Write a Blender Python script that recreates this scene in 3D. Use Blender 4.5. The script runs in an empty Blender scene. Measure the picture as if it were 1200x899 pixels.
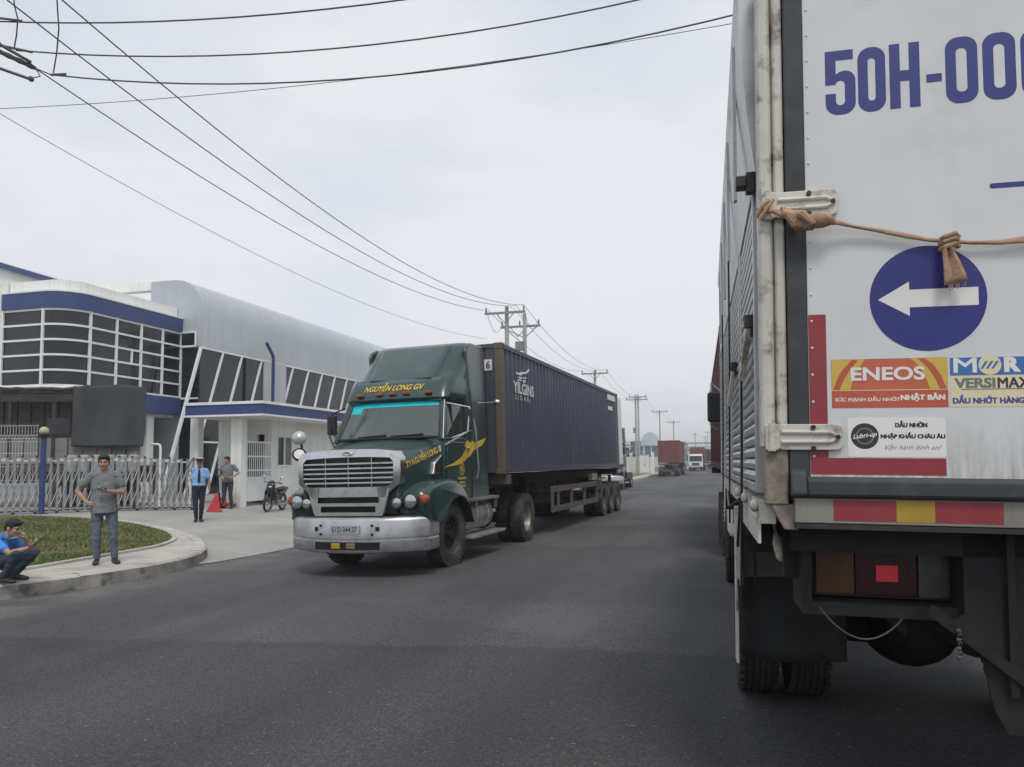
import bpy, bmesh, math, random
from math import sin, cos, pi, radians
from mathutils import Vector, Matrix, noise
from mathutils.geometry import delaunay_2d_cdt
random.seed(7)
V = Vector
SC = bpy.context.scene
COL = SC.collection
R_ = random.uniform

# ------------------------------------------------------------------ camera
cam_data = bpy.data.cameras.new("camera")
cam = bpy.data.objects.new("camera", cam_data)
COL.objects.link(cam)
cam_data.sensor_width = 36.0
cam_data.lens = 26.4
cam_data.shift_y = 0.0254
cam_data.clip_start = 0.05
cam_data.clip_end = 5000
fw = V((-0.2705, 0.9602, 0.0703)).normalized()
rt = V((0.9624, 0.2717, -0.008)).normalized()
up = rt.cross(fw).normalized()
rt = fw.cross(up)
cam.matrix_world = Matrix(((rt.x, up.x, -fw.x, 0), (rt.y, up.y, -fw.y, 0), (rt.z, up.z, -fw.z, 1.65), (0, 0, 0, 1)))
SC.camera = cam

# ------------------------------------------------------------------ sky, sun, exposure
SUN_EL, SUN_ROT = radians(58), radians(155)
world = bpy.data.worlds.new("World")
SC.world = world
world.use_nodes = True
nt = world.node_tree
nt.nodes.clear()
out = nt.nodes.new('ShaderNodeOutputWorld')
sky = nt.nodes.new('ShaderNodeTexSky')
sky.sky_type = 'NISHITA'
sky.sun_disc = False
sky.sun_elevation = SUN_EL
sky.sun_rotation = SUN_ROT
sky.dust_density = 3.0
bg_sky = nt.nodes.new('ShaderNodeBackground')
bg_sky.inputs['Strength'].default_value = 0.1
nt.links.new(sky.outputs[0], bg_sky.inputs['Color'])
tc = nt.nodes.new('ShaderNodeTexCoord')
mp = nt.nodes.new('ShaderNodeMapping')
mp.inputs['Scale'].default_value = (1.0, 1.0, 2.4)
nz = nt.nodes.new('ShaderNodeTexNoise')
nz.inputs['Scale'].default_value = 1.7
nz.inputs['Detail'].default_value = 6
nz.inputs['Roughness'].default_value = 0.55
nt.links.new(tc.outputs['Generated'], mp.inputs['Vector'])
nt.links.new(mp.outputs[0], nz.inputs['Vector'])
cr = nt.nodes.new('ShaderNodeValToRGB')
cr.color_ramp.elements[0].position = 0.38
cr.color_ramp.elements[0].color = (0.65, 0.71, 0.78, 1)
cr.color_ramp.elements[1].position = 0.58
cr.color_ramp.elements[1].color = (0.83, 0.84, 0.87, 1)
nt.links.new(nz.outputs['Fac'], cr.inputs['Fac'])
bg_cl = nt.nodes.new('ShaderNodeBackground')
bg_cl.inputs['Strength'].default_value = 1.0
nt.links.new(cr.outputs[0], bg_cl.inputs['Color'])
mx = nt.nodes.new('ShaderNodeMixShader')
mx.inputs[0].default_value = 0.88
nt.links.new(bg_sky.outputs[0], mx.inputs[1])
nt.links.new(bg_cl.outputs[0], mx.inputs[2])
nt.links.new(mx.outputs[0], out.inputs['Surface'])

sun_data = bpy.data.lights.new("sun", 'SUN')
sun_data.energy = 1.35
sun_data.angle = radians(14)
sun_data.color = (1.0, 0.96, 0.9)
sun = bpy.data.objects.new("sun", sun_data)
COL.objects.link(sun)
sd = V((sin(SUN_ROT) * cos(SUN_EL), cos(SUN_ROT) * cos(SUN_EL), sin(SUN_EL)))
sun.rotation_euler = (-sd).to_track_quat('-Z', 'Y').to_euler()
sun.location = (0, 0, 60)

SC.view_settings.view_transform = 'Standard'
SC.view_settings.look = 'None'
SC.view_settings.exposure = 0.13
SC.view_settings.gamma = 1.0
SC.view_settings.use_curve_mapping = False

# ------------------------------------------------------------------ helpers
class MB:
    """collects shapes, then links them as ONE mesh object"""
    def __init__(s):
        s.v = []; s.f = []; s.m = []
    def add(s, vs, fs, mi=0):
        o = len(s.v)
        s.v += [tuple(p) for p in vs]
        for f in fs:
            s.f.append(tuple(i + o for i in f)); s.m.append(mi)
        return s
    def box(s, x0, x1, y0, y1, z0, z1, mi=0):
        vs = [(x0,y0,z0),(x1,y0,z0),(x1,y1,z0),(x0,y1,z0),(x0,y0,z1),(x1,y0,z1),(x1,y1,z1),(x0,y1,z1)]
        return s.add(vs, [(0,3,2,1),(4,5,6,7),(0,1,5,4),(1,2,6,5),(2,3,7,6),(3,0,4,7)], mi)
    def obox(s, c, sx, sy, sz, ax, ay, az=None, mi=0):
        ax = V(ax).normalized(); ay = V(ay); ay = (ay - ax * ay.dot(ax)).normalized()
        az = ax.cross(ay); c = V(c)
        vs = []
        for k in (-1, 1):
            for a, b in ((-1,-1),(1,-1),(1,1),(-1,1)):
                vs.append(c + ax*(a*sx/2) + ay*(b*sy/2) + az*(k*sz/2))
        return s.add(vs, [(0,3,2,1),(4,5,6,7),(0,1,5,4),(1,2,6,5),(2,3,7,6),(3,0,4,7)], mi)
    def beam(s, a, b, w, h, upv=(0,0,1), mi=0):
        a = V(a); b = V(b); d = b - a
        u = V(upv)
        if abs(d.normalized().dot(u)) > .98: u = V((0,1,0))
        return s.obox((a+b)/2, d.length, w, h, d, u.cross(d), mi=mi)
    def tube(s, pts, r, n=8, cap=True, mi=0):
        pts = [V(p) for p in pts]; m = len(pts)
        rs = r if isinstance(r, (list, tuple)) else [r]*m
        t0 = (pts[1]-pts[0]).normalized()
        u = V((0,0,1)) if abs(t0.z) < .9 else V((1,0,0))
        u = (u - t0*u.dot(t0)).normalized()
        vs = []
        for i, p in enumerate(pts):
            t = (pts[min(i+1,m-1)] - pts[max(i-1,0)])
            t = t.normalized() if t.length > 1e-9 else t0
            u = (u - t*u.dot(t)).normalized(); w = t.cross(u)
            for k in range(n):
                a = 2*pi*k/n
                vs.append(p + (u*cos(a) + w*sin(a))*rs[i])
        fs = []
        for i in range(m-1):
            for k in range(n):
                fs.append((i*n+k, i*n+(k+1)%n, (i+1)*n+(k+1)%n, (i+1)*n+k))
        if cap:
            fs.append(tuple(range(n))[::-1]); fs.append(tuple((m-1)*n+k for k in range(n)))
        return s.add(vs, fs, mi)
    def cyl(s, a, b, r, r2=None, n=12, mi=0):
        return s.tube([a, b], [r, r if r2 is None else r2], n, True, mi)
    def ell(s, c, rx, ry, rz, n=12, m=8, mi=0, rot=None):
        c = V(c); vs = []; fs = []
        for i in range(m+1):
            t = pi*i/m
            for k in range(n):
                a = 2*pi*k/n
                p = V((rx*sin(t)*cos(a), ry*sin(t)*sin(a), rz*cos(t)))
                if rot: p = rot @ p
                vs.append(c+p)
        for i in range(m):
            for k in range(n):
                fs.append((i*n+k, (i+1)*n+k, (i+1)*n+(k+1)%n, i*n+(k+1)%n))
        return s.add(vs, fs, mi)
    def prism(s, poly, f0, f1, mi=0, cap=True):
        """poly: 2D points; f0,f1: functions 2D->3D for both ends"""
        n = len(poly)
        vs = [f0(p) for p in poly] + [f1(p) for p in poly]
        fs = [(k, (k+1)%n, n+(k+1)%n, n+k) for k in range(n)]
        if cap: fs += [tuple(range(n))[::-1], tuple(range(n, 2*n))]
        return s.add(vs, fs, mi)
    def prx(s, poly, x0, x1, mi=0):   # poly in (y,z)
        return s.prism(poly, lambda p: (x0,p[0],p[1]), lambda p: (x1,p[0],p[1]), mi)
    def pry(s, poly, y0, y1, mi=0):   # poly in (x,z)
        return s.prism(poly, lambda p: (p[0],y0,p[1]), lambda p: (p[0],y1,p[1]), mi)
    def prz(s, poly, z0, z1, mi=0):   # poly in (x,y)
        return s.prism(poly, lambda p: (p[0],p[1],z0), lambda p: (p[0],p[1],z1), mi)
    def loft(s, rings, closed=True, cap=True, mi=0):
        n = len(rings[0]); vs = [p for r in rings for p in r]; fs = []
        kk = n if closed else n-1
        for i in range(len(rings)-1):
            for k in range(kk):
                fs.append((i*n+k, i*n+(k+1)%n, (i+1)*n+(k+1)%n, (i+1)*n+k))
        if cap and closed:
            fs.append(tuple(range(n))[::-1]); fs.append(tuple((len(rings)-1)*n+k for k in range(n)))
        return s.add(vs, fs, mi)
    def lathe(s, prof, c, axis='X', n=28, mi=0, sgn=1):
        """prof: (along, radius)"""
        c = V(c); vs = []; fs = []; m = len(prof)
        for a_, r in prof:
            for k in range(n):
                t = 2*pi*k/n
                if axis == 'X': p = V((a_*sgn, r*cos(t), r*sin(t)))
                elif axis == 'Y': p = V((r*cos(t), a_*sgn, r*sin(t)))
                else: p = V((r*cos(t), r*sin(t), a_*sgn))
                vs.append(c+p)
        for i in range(m-1):
            for k in range(n):
                fs.append((i*n+k, i*n+(k+1)%n, (i+1)*n+(k+1)%n, (i+1)*n+k))
        return s.add(vs, fs, mi)
    def mesh(s, name, mats, smooth=False, angle=35, fixn=True):
        me = bpy.data.meshes.new(name)
        me.from_pydata(s.v, [], s.f)
        if not isinstance(mats, (list, tuple)): mats = [mats]
        for m in mats: me.materials.append(m)
        for p, mi in zip(me.polygons, s.m): p.material_index = mi
        if fixn:
            bm = bmesh.new(); bm.from_mesh(me)
            bmesh.ops.recalc_face_normals(bm, faces=bm.faces)
            bm.to_mesh(me); bm.free()
        if smooth:
            for p in me.polygons: p.use_smooth = True
            me.set_sharp_from_angle(angle=radians(angle))
        me.update()
        return me
    def build(s, name, mats, parent=None, smooth=False, bevel=0.0, angle=35, loc=None, fixn=True):
        o = bpy.data.objects.new(name, s.mesh(name, mats, smooth, angle, fixn))
        COL.objects.link(o)
        if parent: o.parent = parent
        if loc: o.location = loc
        if bevel:
            b = o.modifiers.new("bevel", 'BEVEL'); b.width = bevel; b.segments = 2; b.limit_method = 'ANGLE'; b.angle_limit = radians(40)
            b.harden_normals = False
        return o

def inst(name, me, parent=None, mat4=None):
    o = bpy.data.objects.new(name, me); COL.objects.link(o)
    if parent: o.parent = parent
    if mat4 is not None: o.matrix_local = mat4
    return o

def tag(o, label=None, cat=None, group=None, kind=None):
    if label: o['label'] = label
    if cat: o['category'] = cat
    if group: o['group'] = group
    if kind: o['kind'] = kind
    return o

def thing(name, label, cat, loc=(0,0,0), rz=0, group=None, mat4=None):
    o = bpy.data.objects.new(name, None); COL.objects.link(o)
    o.empty_display_size = .2
    if mat4 is not None: o.matrix_world = mat4
    else:
        o.location = loc; o.rotation_euler = (0,0,rz)
    return tag(o, label, cat, group)

def frame(origin, ex, ey, ez=None):
    ex = V(ex).normalized(); ey = V(ey); ey = (ey - ex*ey.dot(ex)).normalized(); ez = ex.cross(ey)
    o = V(origin)
    return Matrix(((ex.x,ey.x,ez.x,o.x),(ex.y,ey.y,ez.y,o.y),(ex.z,ey.z,ez.z,o.z),(0,0,0,1)))

def copy_tree(o, parent=None, swap=None):
    c = o.copy(); COL.objects.link(c)
    if parent:
        c.parent = parent
    if swap and c.type == 'MESH':
        hit = [m for m in c.data.materials if m in swap]
        if hit:
            c.data = c.data.copy()
            for i, m in enumerate(c.data.materials):
                if m in swap: c.data.materials[i] = swap[m]
    for ch in list(o.children): copy_tree(ch, c, swap)
    return c

# ------------------------------------------------------------------ materials
MATS = {}
def mat(name, col, rough=.6, metal=0.0, var=.12, vscale=3.0, dirt=None, dscale=1.5, damt=.5, streak=False, bump=0.0, bscale=40, dsharp=False, spec=None, coat=0.0, stretch=None):
    if name in MATS: return MATS[name]
    m = bpy.data.materials.new(name); m.use_nodes = True
    n = m.node_tree.nodes; l = m.node_tree.links
    b = n['Principled BSDF']
    b.inputs['Roughness'].default_value = rough
    b.inputs['Metallic'].default_value = metal
    if spec is not None: b.inputs['Specular IOR Level'].default_value = spec
    if coat: b.inputs['Coat Weight'].default_value = coat; b.inputs['Coat Roughness'].default_value = .12
    t = n.new('ShaderNodeTexCoord')
    z1 = n.new('ShaderNodeTexNoise'); z1.inputs['Scale'].default_value = vscale; z1.inputs['Detail'].default_value = 5
    src = t.outputs['Object']
    if stretch:
        q = n.new('ShaderNodeMapping'); q.inputs['Scale'].default_value = stretch
        l.new(src, q.inputs['Vector']); l.new(q.outputs[0], z1.inputs['Vector'])
    else:
        l.new(src, z1.inputs['Vector'])
    mr = n.new('ShaderNodeMapRange'); mr.inputs['From Min'].default_value = .3; mr.inputs['From Max'].default_value = .7
    mr.inputs['To Min'].default_value = 1-var; mr.inputs['To Max'].default_value = 1+var
    l.new(z1.outputs['Fac'], mr.inputs['Value'])
    mul = n.new('ShaderNodeMix'); mul.data_type = 'RGBA'; mul.blend_type = 'MULTIPLY'; mul.inputs['Factor'].default_value = 1
    mul.inputs['A'].default_value = (*col, 1)
    l.new(mr.outputs[0], mul.inputs['B'])
    last = mul.outputs['Result']
    if dirt:
        z2 = n.new('ShaderNodeTexNoise'); z2.inputs['Scale'].default_value = dscale; z2.inputs['Detail'].default_value = 8; z2.inputs['Roughness'].default_value = .68
        if streak:
            q = n.new('ShaderNodeMapping'); q.inputs['Scale'].default_value = (6, 6, .35)
            l.new(src, q.inputs['Vector']); l.new(q.outputs[0], z2.inputs['Vector'])
        else:
            l.new(src, z2.inputs['Vector'])
        r2 = n.new('ShaderNodeMapRange'); r2.inputs['From Min'].default_value = .62 - .3*damt; r2.inputs['From Max'].default_value = .82 - .2*damt
        if dsharp: r2.inputs['From Min'].default_value = .62-.16*damt; r2.inputs['From Max'].default_value = .72-.16*damt
        r2.inputs['To Max'].default_value = min(1, .45 + damt*.5)
        l.new(z2.outputs['Fac'], r2.inputs['Value'])
        mx = n.new('ShaderNodeMix'); mx.data_type = 'RGBA'
        l.new(r2.outputs[0], mx.inputs['Factor']); l.new(last, mx.inputs['A']); mx.inputs['B'].default_value = (*dirt, 1)
        last = mx.outputs['Result']
    l.new(last, b.inputs['Base Color'])
    if bump:
        z3 = n.new('ShaderNodeTexNoise'); z3.inputs['Scale'].default_value = bscale; z3.inputs['Detail'].default_value = 4
        l.new(src, z3.inputs['Vector'])
        bp = n.new('ShaderNodeBump'); bp.inputs['Strength'].default_value = bump; bp.inputs['Distance'].default_value = .01
        l.new(z3.outputs['Fac'], bp.inputs['Height']); l.new(bp.outputs[0], b.inputs['Normal'])
    MATS[name] = m
    return m

def glass(name, tint=(.55,.6,.6), rough=.04, dens=.75):
    """see-through tinted pane: fresnel mix of gloss and tinted transparency"""
    m = bpy.data.materials.new(name); m.use_nodes = True
    n = m.node_tree.nodes; l = m.node_tree.links
    n.remove(n['Principled BSDF'])
    o = n['Material Output']
    tr = n.new('ShaderNodeBsdfTransparent'); tr.inputs[0].default_value = (*tint, 1)
    df = n.new('ShaderNodeBsdfDiffuse'); df.inputs[0].default_value = (.20,.245,.235,1)
    g = n.new('ShaderNodeBsdfGlossy'); g.inputs['Roughness'].default_value = rough
    f = n.new('ShaderNodeFresnel'); f.inputs['IOR'].default_value = 1.9
    a = n.new('ShaderNodeMixShader'); a.inputs[0].default_value = dens
    l.new(tr.outputs[0], a.inputs[2]); l.new(df.outputs[0], a.inputs[1])
    x = n.new('ShaderNodeMixShader'); l.new(f.outputs[0], x.inputs[0]); l.new(a.outputs[0], x.inputs[1]); l.new(g.outputs[0], x.inputs[2])
    l.new(x.outputs[0], o.inputs['Surface'])
    return m

def emit(name, col, e):
    m = bpy.data.materials.new(name); m.use_nodes = True
    b = m.node_tree.nodes['Principled BSDF']
    b.inputs['Base Color'].default_value = (*col, 1)
    b.inputs['Emission Color'].default_value = (*col, 1); b.inputs['Emission Strength'].default_value = e
    return m

def sh(r, g, b, k=1.0):
    f = lambda c: (c/255/12.92 if c/255 <= .04045 else ((c/255+.055)/1.055)**2.4)
    return tuple(min(.9, f(c)*k) for c in (r, g, b))

M = {}
def mk(key, *a, **k): M[key] = mat(key, *a, **k)
mk('black_rubber', (.022,.022,.023), .85, var=.3, vscale=6, dirt=(.07,.065,.06), dscale=5, damt=.5, bump=.3, bscale=60)
mk('dusty_rubber', (.035,.034,.033), .88, var=.3, vscale=5, dirt=(.13,.12,.105), dscale=3, damt=.75, bump=.3, bscale=60)
mk('dark_steel', (.03,.03,.032), .6, .2, var=.3, dirt=(.09,.075,.06), dscale=4, damt=.5)
mk('chassis_dust', (.055,.052,.05), .8, var=.3, dirt=(.14,.12,.1), dscale=3, damt=.55)
mk('black_plastic', (.018,.018,.02), .5, var=.2)
mk('hole_black', (.008,.008,.009), .9, var=.2)
mk('chrome', (.62,.63,.65), .22, 1.0, var=.08, dirt=(.3,.28,.26), dscale=5, damt=.35)
mk('bumper_silver', (.50,.51,.53), .34, .75, var=.12, dirt=(.24,.22,.2), dscale=4, damt=.45)
mk('aluminium', (.55,.56,.57), .42, .7, var=.15, dirt=(.25,.24,.22), dscale=4, damt=.4)
mk('green_paint', sh(35,62,61), .3, var=.15, vscale=2, dirt=sh(84,96,92), dscale=2.2, damt=.34, coat=.35)
mk('dark_blue_paint', sh(34,44,66), .35, var=.15, dirt=(.1,.1,.1), dscale=2.2, damt=.3, coat=.2)
mk('interior_grey', (.10,.10,.105), .8, var=.2)
mk('seat_cloth', (.06,.055,.055), .9, var=.3)
mk('white_paper', (.7,.7,.7), .8, var=.1)
mk('amber', (.34,.085,.025), .3, var=.1)
mk('lamp_glass', (.50,.52,.54), .10, .75, var=.2, vscale=30)
mk('yellow_print', (.72,.47,.04), .5, var=.12, vscale=14, dirt=(.3,.22,.06), dscale=18, damt=.3)
mk('brown_lens', (.20,.14,.06), .4, var=.2)
mk('gold_print', (.50,.36,.08), .5, var=.2, vscale=20)
mk('cyan_film', (.01,.52,.62), .3, var=.15)
mk('navy_container', sh(74,78,95), .55, var=.14, vscale=1.2, dirt=sh(58,60,70), dscale=2.5, damt=.45, streak=True)
mk('rust_post', sh(112,100,90), .8, var=.25, vscale=5, dirt=(.07,.04,.028), dscale=5, damt=.6)
mk('red_container', sh(116,66,64), .65, var=.18, vscale=2, dirt=(.16,.08,.06), dscale=2.5, damt=.4, streak=True)
mk('trailer_brown', sh(104,96,88), .8, var=.25, vscale=4, dirt=(.06,.045,.035), dscale=4, damt=.5)
mk('white_print', (.72,.72,.72), .6, var=.12, vscale=20)
mk('tank_metal', (.34,.32,.29), .5, .5, var=.2, dirt=(.2,.16,.12), dscale=5, damt=.55)
mk('white_paint', (.72,.73,.72), .4, var=.08, dirt=(.45,.43,.38), dscale=2, damt=.35, streak=True)
mk('wall_white', (.82,.84,.80), .75, var=.06, vscale=.8, dirt=(.56,.56,.50), dscale=1.0, damt=.42, streak=True, bump=.08, bscale=20)
mk('wall_grey', (.42,.45,.48), .7, var=.06, vscale=.6, dirt=(.36,.38,.40), dscale=1, damt=.25, streak=True)
mk('silver_cladding', (.48,.51,.55), .5, .15, var=.07, vscale=.3, dirt=(.38,.40,.42), dscale=.8, damt=.42, streak=True)
mk('roof_silver', (.60,.62,.65), .5, .1, var=.05, vscale=.3, dirt=(.5,.52,.54), dscale=.8, damt=.25)
mk('band_blue', sh(54,70,120), .5, var=.08, vscale=1, dirt=sh(76,88,122), dscale=1.5, damt=.3)
mk('frame_white', (.78,.80,.79), .5, var=.06)
mk('dark_pane', (.013,.017,.023), .06, var=.6, vscale=.6, spec=.5)
mk('dark_pane_b', (.030,.034,.040), .12, var=.5, vscale=.5, spec=.5)
mk('concrete_pole', (.40,.40,.40), .85, var=.12, dirt=(.28,.27,.26), dscale=2, damt=.35)
mk('galv_steel', (.26,.28,.31), .55, .5, var=.15)
mk('wire_black', (.075,.075,.10), .6, var=.1)
mk('insulator', (.10,.09,.10), .35, var=.2)
mk('blue_post', sh(46,68,116), .5, var=.1, dirt=(.2,.2,.2), dscale=4, damt=.25)
mk('lamp_cream', (.50,.46,.34), .4, var=.1)
mk('gate_alu', (.30,.31,.32), .45, .35, var=.15, vscale=4, dirt=(.25,.25,.24), dscale=6, damt=.4)
mk('gate_white', (.58,.59,.59), .45, .1, var=.1, dirt=(.35,.35,.34), dscale=6, damt=.3)
mk('tarp_grey', sh(56,60,66), .7, var=.15, vscale=1.5, dirt=sh(74,76,80), dscale=1.2, damt=.35, bump=.15, bscale=12)
mk('tarp_black', (.03,.032,.036), .75, var=.25)
mk('board_grey', (.20,.20,.19), .8, var=.2, dirt=(.1,.09,.08), dscale=3, damt=.4)
mk('skin', (.40,.235,.165), .55, var=.1, vscale=9)
mk('skin_dark', (.30,.165,.11), .55, var=.1, vscale=9)
mk('hair', (.012,.011,.011), .6, var=.3, vscale=30)
mk('lips', (.28,.11,.09), .5, var=.1)
mk('eye_white', (.30,.27,.25), .3, var=.05)
mk('polo_grey', sh(116,122,124), .9, var=.12, vscale=7, bump=.25, bscale=30)
mk('jeans', sh(88,98,112), .9, var=.2, vscale=5, dirt=sh(130,140,152), dscale=4, damt=.4, bump=.25, bscale=60)
mk('dark_jeans', sh(50,62,78), .9, var=.2, vscale=5, bump=.25, bscale=60)
mk('navy_trousers', (.016,.02,.042), .9, var=.2, vscale=5)
mk('sky_shirt', sh(136,174,222), .85, var=.1, vscale=6, bump=.2, bscale=30)
mk('royal_shirt', sh(72,132,214), .85, var=.12, vscale=6, bump=.2, bscale=30)
mk('black_shoe', (.018,.018,.02), .5, var=.3)
mk('phone_black', (.012,.012,.014), .15, var=.1)
mk('leather_brown', (.12,.065,.04), .6, var=.2)
mk('red_paint', (.50,.05,.045), .4, var=.1, dirt=(.3,.06,.04), dscale=6, damt=.25)
mk('black_paint', (.014,.015,.018), .3, var=.2, coat=.3)
mk('tail_red', (.35,.02,.015), .25, var=.1)
mk('dirty_white_paint', (.57,.55,.49), .55, var=.14, vscale=3, dirt=(.16,.105,.065), dscale=5.5, damt=.62, dsharp=True, bump=.15, bscale=14)
mk('door_white', (.66,.68,.69), .45, var=.05, vscale=2.0, dirt=(.45,.43,.38), dscale=1.7, damt=.30)
mk('seal_black', (.045,.05,.055), .7, var=.25, vscale=5, dirt=(.09,.09,.09), dscale=7, damt=.4)
mk('panel_silver', (.50,.51,.52), .42, .4, var=.12, vscale=3, dirt=(.24,.22,.2), dscale=5, damt=.42)
mk('decal_blue', sh(50,58,128), .5, var=.06)
mk('sign_blue', sh(44,48,122), .45, var=.06)
mk('reflect_red', sh(146,54,62), .4, var=.1, vscale=12, dirt=(.2,.06,.06), dscale=6, damt=.3)
mk('reflect_yellow', sh(172,142,50), .4, var=.1, vscale=12)
mk('reflect_white', sh(140,138,128), .5, var=.1, vscale=12, dirt=(.12,.11,.1), dscale=6, damt=.4)
mk('print_orange', sh(196,102,74), .5, var=.06)
mk('print_orange_deep', sh(188,90,66), .5, var=.06)
mk('print_yellow', sh(206,178,80), .5, var=.06)
mk('print_white', (.78,.77,.74), .5, var=.05)
mk('print_blue', sh(62,112,176), .5, var=.06)
mk('print_cream', sh(224,212,176), .5, var=.05)
mk('print_black', (.03,.033,.04), .5, var=.1)
mk('print_ink', sh(70,80,150), .5, var=.1)
mk('print_grey', sh(110,122,118), .5, var=.1)
mk('strap_tan', sh(172,140,116), .9, var=.25, vscale=14, dirt=(.13,.08,.055), dscale=12, damt=.5, bump=.5, bscale=70)
mk('lamp_amber', (.085,.035,.010), .25, var=.3, vscale=14)  # tail lamp lens colours darkened to carry the shade under the truck bed
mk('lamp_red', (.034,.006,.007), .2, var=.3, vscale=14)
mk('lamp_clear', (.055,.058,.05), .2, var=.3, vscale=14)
mk('mudflap', (.022,.023,.024), .8, var=.25, dirt=(.04,.04,.038), dscale=4, damt=.6)
mk('cream_plastic', (.5,.46,.34), .6, var=.2, dirt=(.2,.17,.12), dscale=20, damt=.4)
M['brake_lit'] = emit('brake_lit', (.42,.02,.03), .2)
mk('underbody', (.010,.010,.011), .8, var=.4, vscale=4, dirt=(.022,.02,.019), dscale=4, damt=.5)  # shade beneath the near truck is painted into this near-black colour
mk('maroon_container', sh(96,52,56), .65, var=.18, vscale=2, dirt=(.08,.04,.035), dscale=2.5, damt=.4, streak=True)
M['windscreen'] = glass('windscreen', (.42,.50,.48), .05, .66)
M['side_glass'] = glass('side_glass', (.35,.38,.38), .05, .8)

TMP = bpy.data.scenes.new('workbench')   # holds shapes while they are being melted or turned into meshes
# text ------------------------------------------------------------------
def text_mesh(s, w, h, bold=0.0, shear=0.0, spacing=1.0, res=3):
    cu = bpy.data.curves.new("lettering", 'FONT'); cu.body = s
    cu.size = 1.0; cu.offset = bold; cu.shear = shear; cu.space_character = spacing
    cu.resolution_u = res; cu.fill_mode = 'FRONT'
    o = bpy.data.objects.new("lettering", cu); TMP.collection.objects.link(o)
    vl = TMP.view_layers[0]; vl.update(); dg = vl.depsgraph
    me = bpy.data.meshes.new_from_object(o.evaluated_get(dg))
    bpy.data.objects.remove(o); bpy.data.curves.remove(cu)
    xs = [v.co.x for v in me.vertices]; ys = [v.co.y for v in me.vertices]
    x0, x1, y0, y1 = min(xs), max(xs), min(ys), max(ys)
    for v in me.vertices:
        v.co.x = (v.co.x-(x0+x1)/2)/(x1-x0)*w; v.co.y = (v.co.y-(y0+y1)/2)/(y1-y0)*h
    return me
def text(s, w, h, m, parent, origin, xd, yd, name="lettering", **k):
    """flat lettering centred at origin, spanning w along xd and h along yd"""
    me = text_mesh(s, w, h, **k); me.name = name; me.materials.clear(); me.materials.append(m)
    return inst(name, me, parent, frame(origin, xd, yd))
def heavy(s, w, h, m, parent, origin, xd, yd, fat=.0016, **k):
    """block lettering: the strokes are widened by overlapping shifted copies in one mesh"""
    me = text_mesh(s, w, h, **k); b = MB(); n = 0
    for dx in (-1.0, 0, 1.0):
        for dy in (-.6, .6):
            b.add([(v.co.x+dx*fat, v.co.y+dy*fat, n*1e-5) for v in me.vertices], [tuple(p.vertices) for p in me.polygons]); n += 1
    o = b.build('lettering', m, parent, fixn=False); o.matrix_local = frame(origin, xd, yd); return o
def flat(poly, m, parent, origin, xd, yd, name="emblem", thick=.002):
    """flat shape (2D outline) laid on a plane, thin but with a thickness"""
    b = MB(); b.prism(poly, lambda p: (p[0],p[1],0), lambda p: (p[0],p[1],thick))
    o = b.build(name, m, parent)
    o.matrix_local = frame(origin, xd, yd)
    return o
def circle(r, n=40, cx=0, cy=0, a0=0, a1=2*pi):
    return [(cx+r*cos(a0+(a1-a0)*k/n), cy+r*sin(a0+(a1-a0)*k/n)) for k in range(n)]
def rect(x0, x1, y0, y1): return [(x0,y0),(x1,y0),(x1,y1),(x0,y1)]
def rrect(x0, x1, y0, y1, r, n=4):
    pts = []
    for cx, cy, a in ((x1-r,y1-r,0),(x0+r,y1-r,pi/2),(x0+r,y0+r,pi),(x1-r,y0+r,3*pi/2)):
        for k in range(n+1): pts.append((cx+r*cos(a+pi/2*k/n), cy+r*sin(a+pi/2*k/n)))
    return pts
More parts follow.
